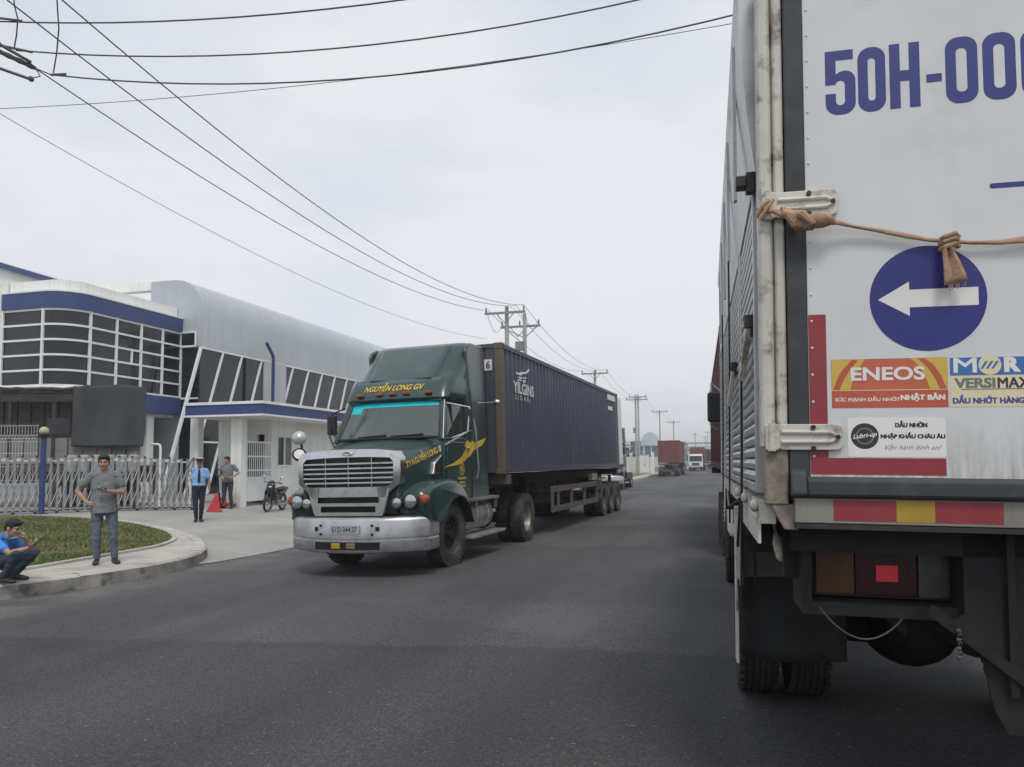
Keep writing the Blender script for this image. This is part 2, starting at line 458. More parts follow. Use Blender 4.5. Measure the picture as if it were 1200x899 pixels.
# ================================================================== GROUND
def asphalt():
    m = bpy.data.materials.new('asphalt'); m.use_nodes = True
    n = m.node_tree.nodes; l = m.node_tree.links; b = n['Principled BSDF']
    b.inputs['Roughness'].default_value = .8; b.inputs['Specular IOR Level'].default_value = .3
    t = n.new('ShaderNodeTexCoord')
    def nzn(scale, det, stretch=None, rough=.5):
        z = n.new('ShaderNodeTexNoise'); z.inputs['Scale'].default_value = scale; z.inputs['Detail'].default_value = det; z.inputs['Roughness'].default_value = rough
        if stretch:
            q = n.new('ShaderNodeMapping'); q.inputs['Scale'].default_value = stretch; l.new(t.outputs['Object'], q.inputs['Vector']); l.new(q.outputs[0], z.inputs['Vector'])
        else: l.new(t.outputs['Object'], z.inputs['Vector'])
        return z.outputs['Fac']
    def ramp(src, p0, c0, p1, c1):
        r = n.new('ShaderNodeValToRGB'); e = r.color_ramp.elements
        e[0].position = p0; e[0].color = (*c0, 1); e[1].position = p1; e[1].color = (*c1, 1)
        l.new(src, r.inputs['Fac']); return r.outputs[0]
    def mixc(a, bb, f=None, blend='MULTIPLY', fac=1.0):
        x = n.new('ShaderNodeMix'); x.data_type = 'RGBA'; x.blend_type = blend; x.inputs['Factor'].default_value = fac
        if f is not None: l.new(f, x.inputs['Factor'])
        for s, k in ((a, 'A'), (bb, 'B')):
            if isinstance(s, tuple): x.inputs[k].default_value = (*s, 1)
            else: l.new(s, x.inputs[k])
        return x.outputs['Result']
    base = ramp(nzn(.35, 6, (1, .45, 1), .6), .36, (.064,.065,.069), .66, (.098,.099,.103))
    # darker worn lane stretches along the road, oil drips
    lane = ramp(nzn(.55, 3, (1, .06, 1)), .40, (.80,.80,.81), .60, (1.10,1.10,1.09))
    c = mixc(base, lane)
    patch = ramp(nzn(.16, 2, (.5, 1.4, 1)), .50, (.90,.90,.91), .53, (1.06,1.06,1.05))
    c = mixc(c, patch)
    # older, paler surface beyond a paving seam that runs across the road
    sp0 = n.new('ShaderNodeSeparateXYZ'); l.new(t.outputs['Object'], sp0.inputs[0])
    def math_(op, a, bb):
        m_ = n.new('ShaderNodeMath'); m_.operation = op
        for i_, s in enumerate((a, bb)):
            if isinstance(s, (int, float)): m_.inputs[i_].default_value = s
            else: l.new(s, m_.inputs[i_])
        return m_.outputs[0]
    line = math_('ADD', math_('ADD', sp0.outputs['Y'], math_('MULTIPLY', sp0.outputs['X'], -.09)), math_('MULTIPLY', nzn(2.2, 4), .30))
    seam = ramp(math_('ADD', math_('MULTIPLY', line, .5), -2.985), .45, (.80,.80,.80), .53, (1.10,1.10,1.10))
    c = mixc(c, seam)
    agg = ramp(nzn(150, 2), .42, (.35,.35,.36), .62, (1.75,1.75,1.72))
    c = mixc(c, agg, fac=.6)
    agg2 = ramp(nzn(48, 4, None, .65), .42, (.62,.62,.63), .60, (1.38,1.38,1.36))
    c = mixc(c, agg2, fac=.75)
    chips = ramp(nzn(34, 1), .735, (0,0,0), .76, (1,1,1))
    c = mixc(c, (.20,.20,.195), f=chips, blend='MIX')
    stain = ramp(nzn(1.3, 7, None, .72), .68, (0,0,0), .76, (1,1,1))
    c = mixc(c, (.035,.035,.037), f=stain, blend='MIX')
    # pale dust washed toward the gutter by the kerb (position on the road)
    sp = n.new('ShaderNodeSeparateXYZ'); l.new(t.outputs['Object'], sp.inputs[0])
    mr = n.new('ShaderNodeMapRange'); mr.inputs['From Min'].default_value = -7.9; mr.inputs['From Max'].default_value = -8.9
    l.new(sp.outputs['X'], mr.inputs['Value'])
    dn = ramp(nzn(1.6, 7, None, .65), .40, (0,0,0), .62, (1,1,1))
    mm = n.new('ShaderNodeMath'); mm.operation = 'MULTIPLY'; l.new(mr.outputs[0], mm.inputs[0]); l.new(dn, mm.inputs[1])
    m2 = n.new('ShaderNodeMath'); m2.operation = 'MULTIPLY'; m2.inputs[1].default_value = .75; l.new(mm.outputs[0], m2.inputs[0])
    c = mixc(c, (.20,.19,.175), f=m2.outputs[0], blend='MIX')
    l.new(c, b.inputs['Base Color'])
    bp = n.new('ShaderNodeBump'); bp.inputs['Strength'].default_value = .5; bp.inputs['Distance'].default_value = .006
    l.new(nzn(120, 3), bp.inputs['Height']); l.new(bp.outputs[0], b.inputs['Normal'])
    return m

def concrete(name, c0, c1, joints=None, stain=(.16,.15,.135), samt=.5):
    m = mat(name, tuple((a+b)/2 for a, b in zip(c0, c1)), .85, var=.14, vscale=.7, dirt=stain, dscale=.8, damt=samt, bump=.25, bscale=45)
    return m
M['asphalt'] = asphalt()
mk('driveway_concrete', (.345,.335,.315), .85, var=.12, vscale=.5, dirt=(.22,.215,.20), dscale=.55, damt=.45, bump=.3, bscale=50)
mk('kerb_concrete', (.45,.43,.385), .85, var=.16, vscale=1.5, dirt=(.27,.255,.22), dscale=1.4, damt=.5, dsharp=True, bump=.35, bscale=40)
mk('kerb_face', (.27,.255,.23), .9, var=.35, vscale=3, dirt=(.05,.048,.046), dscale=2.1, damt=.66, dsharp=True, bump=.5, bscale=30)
mk('soil', (.085,.09,.04), .95, var=.25, vscale=2)
mk('ground_earth', (.17,.16,.13), .95, var=.2, vscale=.2, dirt=(.10,.11,.06), dscale=.06, damt=.6)
mk('far_grass', (.13,.145,.06), .95, var=.3, vscale=.8, dirt=(.19,.18,.10), dscale=.5, damt=.6)
mk('pavement_concrete', (.40,.38,.34), .85, var=.12, vscale=.8, dirt=(.28,.26,.23), dscale=1, damt=.4)

def zroad(x): return -.018*abs(x+1.5) if x > -8.95 else -.018*7.45
def zdrive(x):
    if x >= -8.9: return -.130
    return min(.30, -.130 + (-8.9-x)/8.6*.43)
def zisl(x): return max(.08, zdrive(x)+.06)

# terrain
b = MB()
b.add([(-2500,-300,-.42),(2500,-300,-.42),(2500,3000,-.42),(-2500,3000,-.42)], [(0,1,2,3)])
tag(b.build('ground', M['ground_earth'], fixn=False), kind='structure')
# road with its crown
b = MB(); xs = [-10.4,-8.95] + [-8.5+.5*i for i in range(14)] + [-1.75,-1.5,-1.25] + [-1+.5*i for i in range(20)] + [8.9]
ys = [-40,-10,0,5,10,15,20,30,50,80,120,180,260,400,700,1200]
vs = []
for y in ys:
    for x in xs: vs.append((x, y, zroad(x)))
n_ = len(xs)
fs = [(j*n_+i, j*n_+i+1, (j+1)*n_+i+1, (j+1)*n_+i) for j in range(len(ys)-1) for i in range(n_-1)]
b.add(vs, fs); tag(b.build('road', M['asphalt'], smooth=True, fixn=False), kind='structure')

def sheet(outline, zf, step, name, m, parent=None):
    """flat sheet inside an outline with inner points so that it can follow zf"""
    pts = [V((x, y)) for x, y in outline]; n0 = len(pts)
    edges = [(i, (i+1) % n0) for i in range(n0)]
    def inside(x, y):
        r = False; j = n0-1
        for i in range(n0):
            xi, yi = outline[i]; xj, yj = outline[j]
            if (yi > y) != (yj > y) and x < (xj-xi)*(y-yi)/(yj-yi)+xi: r = not r
            j = i
        return r
    x0 = min(p[0] for p in outline); x1 = max(p[0] for p in outline); y0 = min(p[1] for p in outline); y1 = max(p[1] for p in outline)
    x = x0+step/2
    while x < x1:
        y = y0+step/2
        while y < y1:
            if inside(x, y): pts.append(V((x, y)))
            y += step
        x += step
    r = delaunay_2d_cdt(pts, edges, [list(range(n0))], 1, 1e-5)
    me = bpy.data.meshes.new(name)
    me.from_pydata([(p.x, p.y, zf(p.x)) for p in r[0]], [], [tuple(f) for f in r[2]])
    me.materials.append(m)
    for p in me.polygons: p.use_smooth = True
    o = inst(name, me, parent)
    o.data.update()
    if me.polygons and me.polygons[0].normal.z < 0: me.flip_normals()
    return o, inside

# driveway and factory yard slab
dr = [(-11,9.5),(-9.12,11.3),(-8.98,12.0),(-8.93,13),(-8.9,14.5),(-8.88,20),(-8.95,26),(-9.4,27.4),(-11,28.6),(-14,29.2),(-17.5,29.4),(-40,29.4),(-40,9.5)]
o, _ = sheet(dr, lambda x: zdrive(x)+.004, 1.0, 'driveway', M['driveway_concrete']); tag(o, kind='structure')
b = MB(); b.add([(-60,-30,.296),(-17.6,-30,.296),(-17.6,110,.296),(-60,110,.296)], [(0,1,2,3)])
tag(b.build('factory_yard', M['driveway_concrete'], fixn=False), kind='structure')

# island with grass, kerb of separate stones
isl = [(-9.95,-8),(-9.9,0),(-9.75,4.5),(-9.55,6.8),(-9.39,7.97),(-9.18,8.56),(-8.96,9.22),(-8.85,10.1),(-8.93,10.97),(-9.2,11.75),(-9.62,12.45),(-10.3,13.25),
       (-11.1,14.1),(-12.0,14.85),(-13.1,15.55),(-14.4,16.1),(-16,16.3),(-18.2,15.4),(-20.5,14.3),(-26,12.5),(-26,-8)]
def resample(p, d, closed=False):
    out_ = []; q = p + ([p[0]] if closed else [])
    acc = 0; last = V(q[0]); out_.append(tuple(last))
    for a in q[1:]:
        a = V(a)
        while (a-last).length >= d - acc and (a-last).length > 1e-6:
            last = last + (a-last).normalized()*(d-acc); acc = 0; out_.append(tuple(last))
        acc += (a-last).length; last = a
    return out_
def smooth_line(p, it=2):
    for _ in range(it):
        q = [p[0]]
        for a, c in zip(p, p[1:]):
            a = V(a); c = V(c); q += [tuple(a*.75+c*.25), tuple(a*.25+c*.75)]
        p = q+[p[-1]]
    return p
edge = smooth_line(isl[:20], 2)
fine = resample(edge, .125)
def offs(line, d):
    r = []
    for i, p in enumerate(line):
        a = V(line[max(0,i-1)]); c = V(line[min(len(line)-1,i+1)])
        t = (c-a).normalized(); r.append((p[0]-t.y*d, p[1]+t.x*d))
    return r
inner = offs(fine, .22)
kerb = thing('kerb', None, None); kerb['kind'] = 'structure'
random.seed(3)
per = 8
for s in range(0, len(fine)-1, per):
    e_ = min(len(fine)-1, s+per)
    if fine[e_][1] < 2.5 and fine[s][0] > -15: continue
    rings = []
    dz = R_(-.006, .006)
    idx = list(range(s, e_+1))
    for j, i in enumerate(idx):
        (xo, yo), (xi, yi) = fine[i], inner[i]
        # a hair of joint between stones
        if j == 0: 
            k = .025; (x2, y2) = fine[i+1]; (x3, y3) = inner[i+1]
            xo += (x2-xo)*k; yo += (y2-yo)*k; xi += (x3-xi)*k; yi += (y3-yi)*k
        zt = zisl(xo)+.004+dz
        zb = zdrive(xo)-.12
        ox, oy = (xo-xi)/.22, (yo-yi)/.22
        rings.append([(xo+ox*.03, yo+oy*.03, zb), (xo+ox*.012, yo+oy*.012, zt-.035), (xo-ox*.025, yo-oy*.025, zt), (xi, yi, zt), (xi, yi, zb)])
    bb = MB(); bb.loft(rings)
    kk = len(rings)
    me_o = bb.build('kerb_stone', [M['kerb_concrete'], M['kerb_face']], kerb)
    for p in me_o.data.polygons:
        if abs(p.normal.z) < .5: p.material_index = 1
# paved strip on the island and the lawn
strip_poly = [inner[i] for i in range(0, len(inner), 3)] + [(-25.8, -8)]
o, _ = sheet(strip_poly, lambda x: zisl(x), .8, 'footpath', M['kerb_concrete']); tag(o, kind='structure')
lawn_front = [(-10.6,-8),(-10.6,2),(-10.45,5.5),(-10.25,8.0),(-10.28,9.23),(-10.42,10.4),(-10.45,11.2),(-10.55,12.1),(-10.75,12.6),(-11.15,13.35),
        (-12.1,14.35),(-13.2,15.05),(-14.5,15.6),(-16,15.85),(-18.1,14.95),(-20.4,13.85),(-25.6,12.2),(-25.6,-8)]
lawn_line = smooth_line(lawn_front, 2)
o, lawn_in = sheet(lawn_line, lambda x: zisl(x)+.012, .7, 'lawn_soil', M['soil']); tag(o, kind='structure')
# raised thin concrete lip round the lawn
lip = offs(resample(smooth_line(lawn_front[:17], 2), .2), -.0)
lip2 = offs(lip, -.09)
bb = MB(); bb.loft([[(a[0],a[1],zisl(a[0])-.03),(a[0],a[1],zisl(a[0])+.045),(c[0],c[1],zisl(c[0])+.04),(c[0],c[1],zisl(c[0])-.03)] for a, c in zip(lip, lip2)])
tag(bb.build('lawn_edging', M['kerb_concrete']), kind='structure')

def grass(name, inside, bbox, zf, count, hmin, hmax, cols, seed, ymin=None):
    rnd = random.Random(seed); b = MB(); k = 0
    mats_ = []
    for i, c in enumerate(cols):
        mats_.append(mat('grass_blade_%d' % i, c, .8, var=.25, vscale=1.2))
    tries = 0
    while k < count and tries < count*4:
        tries += 1
        x = rnd.uniform(bbox[0], bbox[1]); y = rnd.uniform(bbox[2], bbox[3])
        if not inside(x, y): continue
        nn = noise.noise(V((x*.55, y*.55, seed))) + .5*noise.noise(V((x*2.2, y*2.2, seed)))
        if nn < -.5 and rnd.random() < .6: continue
        h = rnd.uniform(hmin, hmax)*(1+.5*nn); a = rnd.uniform(0, 2*pi); w = rnd.uniform(.004, .009)*1.7
        lx, ly = rnd.gauss(0, .5)*h, rnd.gauss(0, .5)*h; z = zf(x)
        dx, dy = cos(a)*w, sin(a)*w
        mi = 0 if nn > .15 else (1 if nn > -.1 else 2)
        if rnd.random() < .35: mi = rnd.randrange(len(cols))
        o = len(b.v)
        b.v += [(x-dx, y-dy, z), (x+dx, y+dy, z), (x+dx*.6+lx*.5, y+dy*.6+ly*.5, z+h*.65), (x+lx, y+ly, z+h*.95)]
        b.f += [(o, o+1, o+2), (o, o+2, o+3)]; b.m += [mi, mi]; k += 1
    return tag(b.build(name, mats_, fixn=False), kind='stuff')
g = grass('lawn_grass', lawn_in, (-22,-10.2,5.5,16), lambda x: zisl(x)+.012, 120000, .03, .07,
          [(.115,.17,.045),(.16,.19,.06),(.215,.205,.09),(.28,.245,.13)], 11)
tag(g, 'short patchy green lawn inside the rounded kerb', 'grass')

# far verge beyond the trucks on the left of the road
b = MB()
kl = [(-8.95,28),(-8.8,40),(-8.3,60),(-8.25,80),(-8.6,100),(-8.9,130),(-8.9,400)]
b.loft([[(x+.03,y,-.2),(x,y,.02),(x-.2,y,.02),(x-.2,y,-.2)] for x, y in kl])
tag(b.build('far_kerb', M['kerb_concrete']), kind='structure')
b = MB(); b.loft([[(x-.2,y,.012),(x-1.1,y,.016)] for x, y in kl], closed=False, cap=False)
tag(b.build('far_footpath', M['pavement_concrete'], fixn=False), kind='structure')
b = MB(); b.loft([[(x-1.1,y,.02),(x-9,y,.05),(x-9.0,y,-.3)] for x, y in kl], closed=False, cap=False)
tag(b.build('far_verge', M['far_grass'], fixn=False), kind='structure')
# right-hand kerb and footpath, behind the near truck
b = MB(); b.box(8.9,9.1,-40,400,-.3,-.05); tag(b.build('right_kerb', M['kerb_concrete']), kind='structure')
b = MB(); b.box(9.1,14,-40,400,-.35,-.06); tag(b.build('right_footpath', M['pavement_concrete']), kind='structure')
# ================================================================== OFFICE BUILDING
def part(mb, name, m, root, **k):
    """children of a building are written in world coordinates"""
    return mb.build(name, m, root, loc=tuple(-V(root.location)), **k)
OFF = thing('office_building', 'pale office block with rounded dark glass wing, blue bands and barrel roof behind the gate', 'building', (-23.0, 29.1, .3))
ZG = .3
# --- curved glazed wing
def wing_path(off=0.0):
    p = [(-27.2, 22.75-off), (-25.2, 22.75-off)]
    for k in range(1, 12):
        a = -pi/2 + (pi/2)*k/12
        p.append((-25.2+(1.1+off)*cos(a), 23.85+(1.1+off)*sin(a)))
    p += [(-24.1+off, 23.85), (-24.1+off, 25.19), (-24.1+off, 26.55), (-24.1+off, 27.83), (-24.1+off, 29.03)]
    return p
def ribbon(path0, path1, z0, z1):
    b = MB()
    b.loft([[(p[0],p[1],z0),(p[0],p[1],z1),(q[0],q[1],z1),(q[0],q[1],z0)] for p, q in zip(path0, path1)])
    return b
P0, Pf, Pb, Pi = wing_path(0), wing_path(.05), wing_path(.10), wing_path(-.3)
part(ribbon(Pb, Pi, 7.77, 8.45), 'blue_band', M['band_blue'], OFF)
part(ribbon(Pb, Pi, 3.95, 4.72), 'blue_band', M['band_blue'], OFF)
part(ribbon(wing_path(-.22), wing_path(-.5), 8.45, 8.93), 'parapet', M['wall_white'], OFF)
part(ribbon(wing_path(.12), wing_path(-.3), 8.40, 8.46), 'coping', M['frame_white'], OFF)
b = MB(); b.prz([(-44,22.8)]+[(p[0],p[1]) for p in Pi[1:]]+[(-44,29.03)], 8.3, 8.44); part(b, 'roof', M['roof_silver'], OFF)
b = MB(); b.prz([(-44,22.85)]+[(p[0],p[1]) for p in Pi[1:]]+[(-44,29.0)], 3.82, 3.95); part(b, 'soffit', M['wall_white'], OFF)
b = MB(); b.box(-44,-27.25,22.65,29.0,3.9,9.0); part(b, 'wall', M['wall_white'], OFF)
b = MB(); b.box(-44,-25.4,24.4,29.0,ZG-.3,3.82); part(b, 'wall', M['wall_grey'], OFF)
b = MB(); b.box(-27.2,-24.6,23.2,28.6,4.7,7.8); part(b, 'inner_wall', M['interior_grey'], OFF)
bays = [(0,1),(1,13),(13,14),(14,15),(15,16),(16,17)]
zr = [4.76+.592*k for k in range(6)]
for bi, (i0, i1) in enumerate(bays):
    for r in range(5):
        part(ribbon(P0[i0:i1+1], wing_path(-.03)[i0:i1+1], zr[r]+.02, zr[r+1]-.02), 'window_pane', M['dark_pane_b' if random.random() < .3 else 'dark_pane'], OFF)
for k in range(6):
    part(ribbon(Pf, wing_path(-.04), zr[k]-.04, zr[k]+.04), 'transom', M['frame_white'], OFF)
for i in (0, 1, 13, 14, 15, 16, 17):
    x, y = P0[i]
    b = MB()
    if i < 2: b.box(x-.05, x+.05, y-.07, y+.05, 4.72, 7.77)
    else: b.box(x-.05, x+.07, y-.05, y+.05, 4.72, 7.77)
    part(b, 'mullion', M['frame_white'], OFF)
b = MB(); b.box(-24.14,-24.04,26.0,26.08,zr[2],zr[3]); part(b, 'mullion', M['frame_white'], OFF)
b = MB(); b.box(-24.75,-24.35,27.35,27.75,ZG-.3,3.82); part(b, 'column', M['wall_white'], OFF)
b = MB(); b.box(-25.4,-25.34,26.6,28.9,ZG,3.7); part(b, 'window_pane', M['dark_pane'], OFF)
# --- barrel-roofed block
prof = [(-23.0,7.05),(-23.0,8.6),(-23.03,8.95),(-23.12,9.3),(-23.28,9.63),(-23.5,9.9),(-23.78,10.1),(-24.15,10.25),(-24.6,10.31),(-25.85,10.30)]
Y0, Y1 = 29.1, 62.0
b = MB(); b.loft([[(x,y,z) for x, z in prof]+[(-25.85,y,9.9),(-24.4,y,9.9),(-23.3,y,8.9),(-23.3,y,7.05)] for y in [Y0+(Y1-Y0)*k/24 for k in range(25)]])
part(b, 'barrel_roof', M['silver_cladding'], OFF, smooth=True, angle=40)
b = MB()
for k in range(1, 12):   # thin standing seams along the cladding
    y = Y0+.15+k*2.75
    b.loft([[(p[0],y-.012,p[1]),(p[0]+.008,y,p[1]+.004),(p[0],y+.012,p[1])] for p in prof], closed=False, cap=False)
part(b, 'cladding_seam', M['silver_cladding'], OFF)
b = MB(); b.pry([(-25.85,7.1),(-23.02,7.1),(-23.02,8.6)]+[(x-.02 if x>-24 else x, z-.02) for x, z in prof[2:]], Y0-.03, Y0+.2); part(b, 'end_wall', M['silver_cladding'], OFF)
b = MB(); b.box(-25.85,-24.12,29.06,29.3,ZG-.3,7.1); part(b, 'end_wall', M['silver_cladding'], OFF)
b = MB(); b.box(-44,-25.9,29.3,62,ZG-.3,8.7); part(b, 'rear_hall', M['wall_grey'], OFF)
b = MB(); b.box(-25.8,-23.4,29.4,61.9,ZG-.3,9.0); part(b, 'inner_wall', M['interior_grey'], OFF)
b = MB(); b.box(-29.3,-25.86,29.35,29.75,9.98,10.4); part(b, 'roof_beam', M['wall_white'], OFF)
b = MB(); b.box(-24.08,-23.05,29.06,29.1,ZG,6.98); part(b, 'window_pane', M['dark_pane'], OFF)
b = MB(); b.box(-24.06,-23.3,29.0,29.05,7.16,7.72); part(b, 'window_pane', M['dark_pane'], OFF)
b = MB()
b.box(-24.1,-23.24,28.97,29.04,7.72,7.79); b.box(-24.1,-23.24,28.97,29.04,7.06,7.15); b.box(-23.3,-23.22,28.97,29.04,7.15,7.72)
part(b, 'window_frame', M['frame_white'], OFF)
b = MB(); b.box(-24.1,-23.1,28.98,29.05,4.66,4.74); part(b, 'transom', M['frame_white'], OFF)
GX = -23.06
def sl(y_top, z, s): return y_top - (7.03-z)*s
def slpane(ytl, ytr, s, z0, z1, ymin, ymax):
    c = lambda y: min(max(y, ymin), ymax)
    q = [(c(sl(ytl,z0,s)),z0),(c(sl(ytr,z0,s)),z0),(c(sl(ytr,z1,s)),z1),(c(sl(ytl,z1,s)),z1)]
    if abs(q[0][0]-q[1][0])+abs(q[2][0]-q[3][0]) < .1: return
    b = MB(); b.prism(q, lambda p: (GX,p[0],p[1]), lambda p: (GX-.04,p[0],p[1])); part(b, 'window_pane', M['dark_pane'], OFF)
g1 = [29.08,30.67,32.13,33.79,35.4,37.0]
for a, c in zip(g1, g1[1:]):
    for z0, z1 in ((ZG,2.66),(2.74,7.0)):
        slpane(a, c, .365, z0, z1, 29.12, 33.98)
for y in g1:
    b = MB(); zt = 7.03; zb = ZG
    yb = sl(y, zb, .345 if y < 29.2 else .365); yt = y
    if yt > 33.98: zt = 7.03-(yt-33.98)/.365; yt = 33.98
    if zt-zb < .5: continue
    w = .13 if y < 29.2 else .09
    b.beam((GX+.03,yb,zb),(GX+.03,yt,zt), w, .10, (1,0,0)); part(b, 'slanted_mullion', M['frame_white'], OFF)
b = MB(); b.box(GX-.02,GX+.05,29.12,33.98,2.66,2.74); part(b, 'transom', M['frame_white'], OFF)
b = MB(); b.box(-23.4,-22.98,33.98,36.02,ZG-.3,7.05); part(b, 'wall_panel', M['silver_cladding'], OFF)
g2 = [35.2,36.76,38.38,39.91,41.45,42.98,44.6]
for a, c in zip(g2, g2[1:]):
    if a == 42.98: continue
    slpane(a, c, .40, 2.8, 7.0, 36.02, 60)
b = MB(); b.prism([(41.29,2.8),(42.98,7.0),(44.1,7.0),(39.7+1.6,2.8)], lambda p: (GX,p[0],p[1]), lambda p: (GX-.04,p[0],p[1])); part(b, 'window_pane', M['dark_pane'], OFF)
for y in g2[1:-1]:
    b = MB(); yb = sl(y, 2.8, .40); zb = 2.8
    if yb < 36.02: zb = 7.03-(y-36.02)/.40; yb = 36.02
    b.beam((GX+.03,yb,zb),(GX+.03,y,7.03), .09, .10, (1,0,0)); part(b, 'slanted_mullion', M['frame_white'], OFF)
b = MB(); b.prism([(41.3,2.8),(44.1,7.05),(62,7.05),(62,0),(36.02,0),(36.02,2.8)], lambda p: (-22.97,p[0],p[1]), lambda p: (-23.3,p[0],p[1])); part(b, 'wall_panel', M['silver_cladding'], OFF)
b = MB(); b.box(GX-.02,GX+.07,29.05,44.2,7.0,7.08); part(b, 'transom', M['frame_white'], OFF)

# blue bent post by the office wall
b = MB(); b.tube([(0,0,0),(0,0,6.75),(0,-.06,6.95),(0,-.62,7.5)], .085, 10)
o = b.build('blue_post', M['blue_post'], smooth=True, loc=(-22.2,33.6,ZG)); tag(o, 'tall blue post with bent top in front of the silver office wall', 'post')

# ================================================================== GATEHOUSE
GH = thing('gatehouse', 'white gatehouse with blue canopy edge, columns and sliding window beside the driveway', 'building', (-15.8, 22.3, .3))
b = MB(); b.prz([(-17.6,21.5),(-14.58,21.5),(-14.58,30.5),(-17.6,30.5)], 3.32, 3.66); part(b, 'canopy', M['band_blue'], GH)
b = MB(); b.prz([(-17.64,21.46),(-14.54,21.46),(-14.54,30.54),(-17.64,30.54)], 3.66, 3.75); part(b, 'coping', M['frame_white'], GH)
b = MB(); b.prz([(-17.63,21.47),(-14.55,21.47),(-14.55,30.53),(-17.63,30.53)], 3.26, 3.32); part(b, 'soffit', M['frame_white'], GH)
for x0, x1, y0, y1 in ((-16.15,-15.72,22.0,22.32), (-17.95,-17.62,22.2,22.5)):
    b = MB(); b.box(x0,x1,y0,y1,ZG-.1,3.27); part(b, 'column', M['wall_white'], GH, bevel=.012)
# room walls with openings for the window and the door
b = MB()
b.box(-16.02,-15.86,24.0,24.32,ZG-.1,3.27); b.box(-16.02,-15.86,25.3,29.9,ZG-.1,3.27)
b.box(-16.02,-15.86,24.32,25.3,ZG-.1,1.63); b.box(-16.02,-15.86,24.32,25.3,2.68,3.27)
part(b, 'wall', M['wall_white'], GH)
b = MB(); b.box(-17.05,-16.02,24.0,24.14,2.75,3.27); b.box(-17.0,-16.5,24.0,24.14,2.5,2.75); b.box(-16.18,-16.02,24.0,24.14,ZG-.1,2.75); b.box(-17.2,-17.05,24.0,24.14,ZG-.1,3.27)
part(b, 'wall', M['wall_white'], GH)
b = MB(); b.box(-17.05,-16.18,24.1,24.16,ZG,2.5); part(b, 'door', M['interior_grey'], GH)
b = MB(); b.box(-17.2,-16.1,29.7,29.9,ZG-.1,3.27); part(b, 'wall', M['wall_white'], GH)
b = MB(); b.box(-17.2,-17.1,24.2,29.7,ZG,3.27); part(b, 'inner_wall', M['interior_grey'], GH)
b = MB()
b.box(-15.9,-15.83,24.29,24.35,1.6,2.71); b.box(-15.9,-15.83,25.27,25.33,1.6,2.71); b.box(-15.9,-15.83,24.35,25.27,2.65,2.71); b.box(-15.9,-15.82,24.27,25.35,1.56,1.63); b.box(-15.9,-15.84,24.78,24.84,1.63,2.65)
wf = part(b, 'window_frame', M['frame_white'], GH)
mk('curtain_grey', (.20,.20,.20), .8, var=.1)
b = MB(); b.box(-15.93,-15.9,24.35,24.79,1.63,2.65); part(b, 'window_pane', M['dark_pane'], GH)
b = MB(); b.box(-15.92,-15.89,24.83,25.27,1.63,2.65); part(b, 'window_pane', M['curtain_grey'], GH)
# corrugated white panel behind the columns
b = MB(); zig = []
for k in range(13): zig.append((-17.62+k*.07, 23.3+(.025 if k%2 else 0)))
b.prz(zig+[(p[0],p[1]+.03) for p in zig[::-1]], ZG, 3.26); part(b, 'corrugated_panel', M['wall_white'], GH)
# small dark meter box on the panel
b = MB(); b.box(-17.2,-16.86,23.17,23.31,1.55,1.72); part(b, 'letter_box', M['black_plastic'], GH)
# pedestrian grille gate
PG = thing('pedestrian_gate', 'white pedestrian gate with barred upper half beside the gatehouse column', 'gate', (-15.85, 22.4, .3))
b = MB(); b.box(-15.88,-15.82,22.36,22.44,.38,2.46); b.box(-15.88,-15.82,23.9,23.96,.38,2.46)
for z in (2.40,1.90,1.42,1.16): b.box(-15.875,-15.825,22.44,23.9,z,z+.06)
part(b, 'gate_frame', M['frame_white'], PG)
b = MB(); b.box(-15.87,-15.84,22.44,23.9,.38,1.16); part(b, 'gate_panel', M['frame_white'], PG)
me = None
for k in range(12):
    y = 22.53+k*.115
    if me is None:
        bb = MB(); bb.cyl((0,0,1.2),(0,0,2.42),.017,n=6); me = bb.mesh('gate_bar', M['frame_white'])
    inst('gate_bar', me, PG, Matrix.Translation(V((-15.85,y,0))-V(PG.location)))

# warehouse far behind on the left
WH = thing('warehouse', 'white warehouse gable with blue roof edge rising behind the glass wing', 'building', (-58, 45, .3))
b = MB(); b.pry([(-90,0),(-36,0),(-36,11.6),(-63,20.0),(-90,11.6)], 45, 90); part(b, 'wall', M['wall_white'], WH)
b = MB(); b.pry([(-63,20.35),(-35,11.65),(-35,11.2),(-63,19.9)], 44.6, 44.95); b.pry([(-63,20.35),(-91,11.65),(-91,11.2),(-63,19.9)], 44.6, 44.95); part(b, 'roof_edge', M['band_blue'], WH)
b = MB(); b.pry([(-63,20.3),(-35,11.6),(-35,11.45),(-63,20.12)], 44.96, 91); b.pry([(-63,20.3),(-91,11.6),(-91,11.45),(-63,20.12)], 44.96, 91); part(b, 'roof', M['roof_silver'], WH)
# ================================================================== WHEELS (shared)
def tyre_mesh(name, R, w, m, n=36):
    h = w/2; b = MB()
    prof = [(-h*.70,R*.56),(-h*.92,R*.62),(-h,R*.74),(-h*.97,R*.86),(-h*.86,R*.955),(-h*.72,R*.985)]
    gr = 5
    for k in range(gr):
        a = -h*.62 + 1.24*h*k/(gr-1)
        prof += [(a-h*.07,R),(a-h*.035,R*.978),(a+h*.035,R*.978),(a+h*.07,R)]
    prof += [(h*.72,R*.985),(h*.86,R*.955),(h*.97,R*.86),(h,R*.74),(h*.92,R*.62),(h*.70,R*.56)]
    b.lathe(prof, (0,0,0), 'X', n)
    # shoulder lugs
    for k in range(n):
        t = 2*pi*(k+.5)/n
        c = V((0,cos(t),sin(t))); tg = V((0,-sin(t),cos(t)))
        for s in (-1, 1):
            b.obox(c*R*.978+V((s*h*.84,0,0)), h*.22, .045*R/.5, R*.035, (1,0,0), tg)
    return b.mesh(name, m, smooth=True, angle=30)
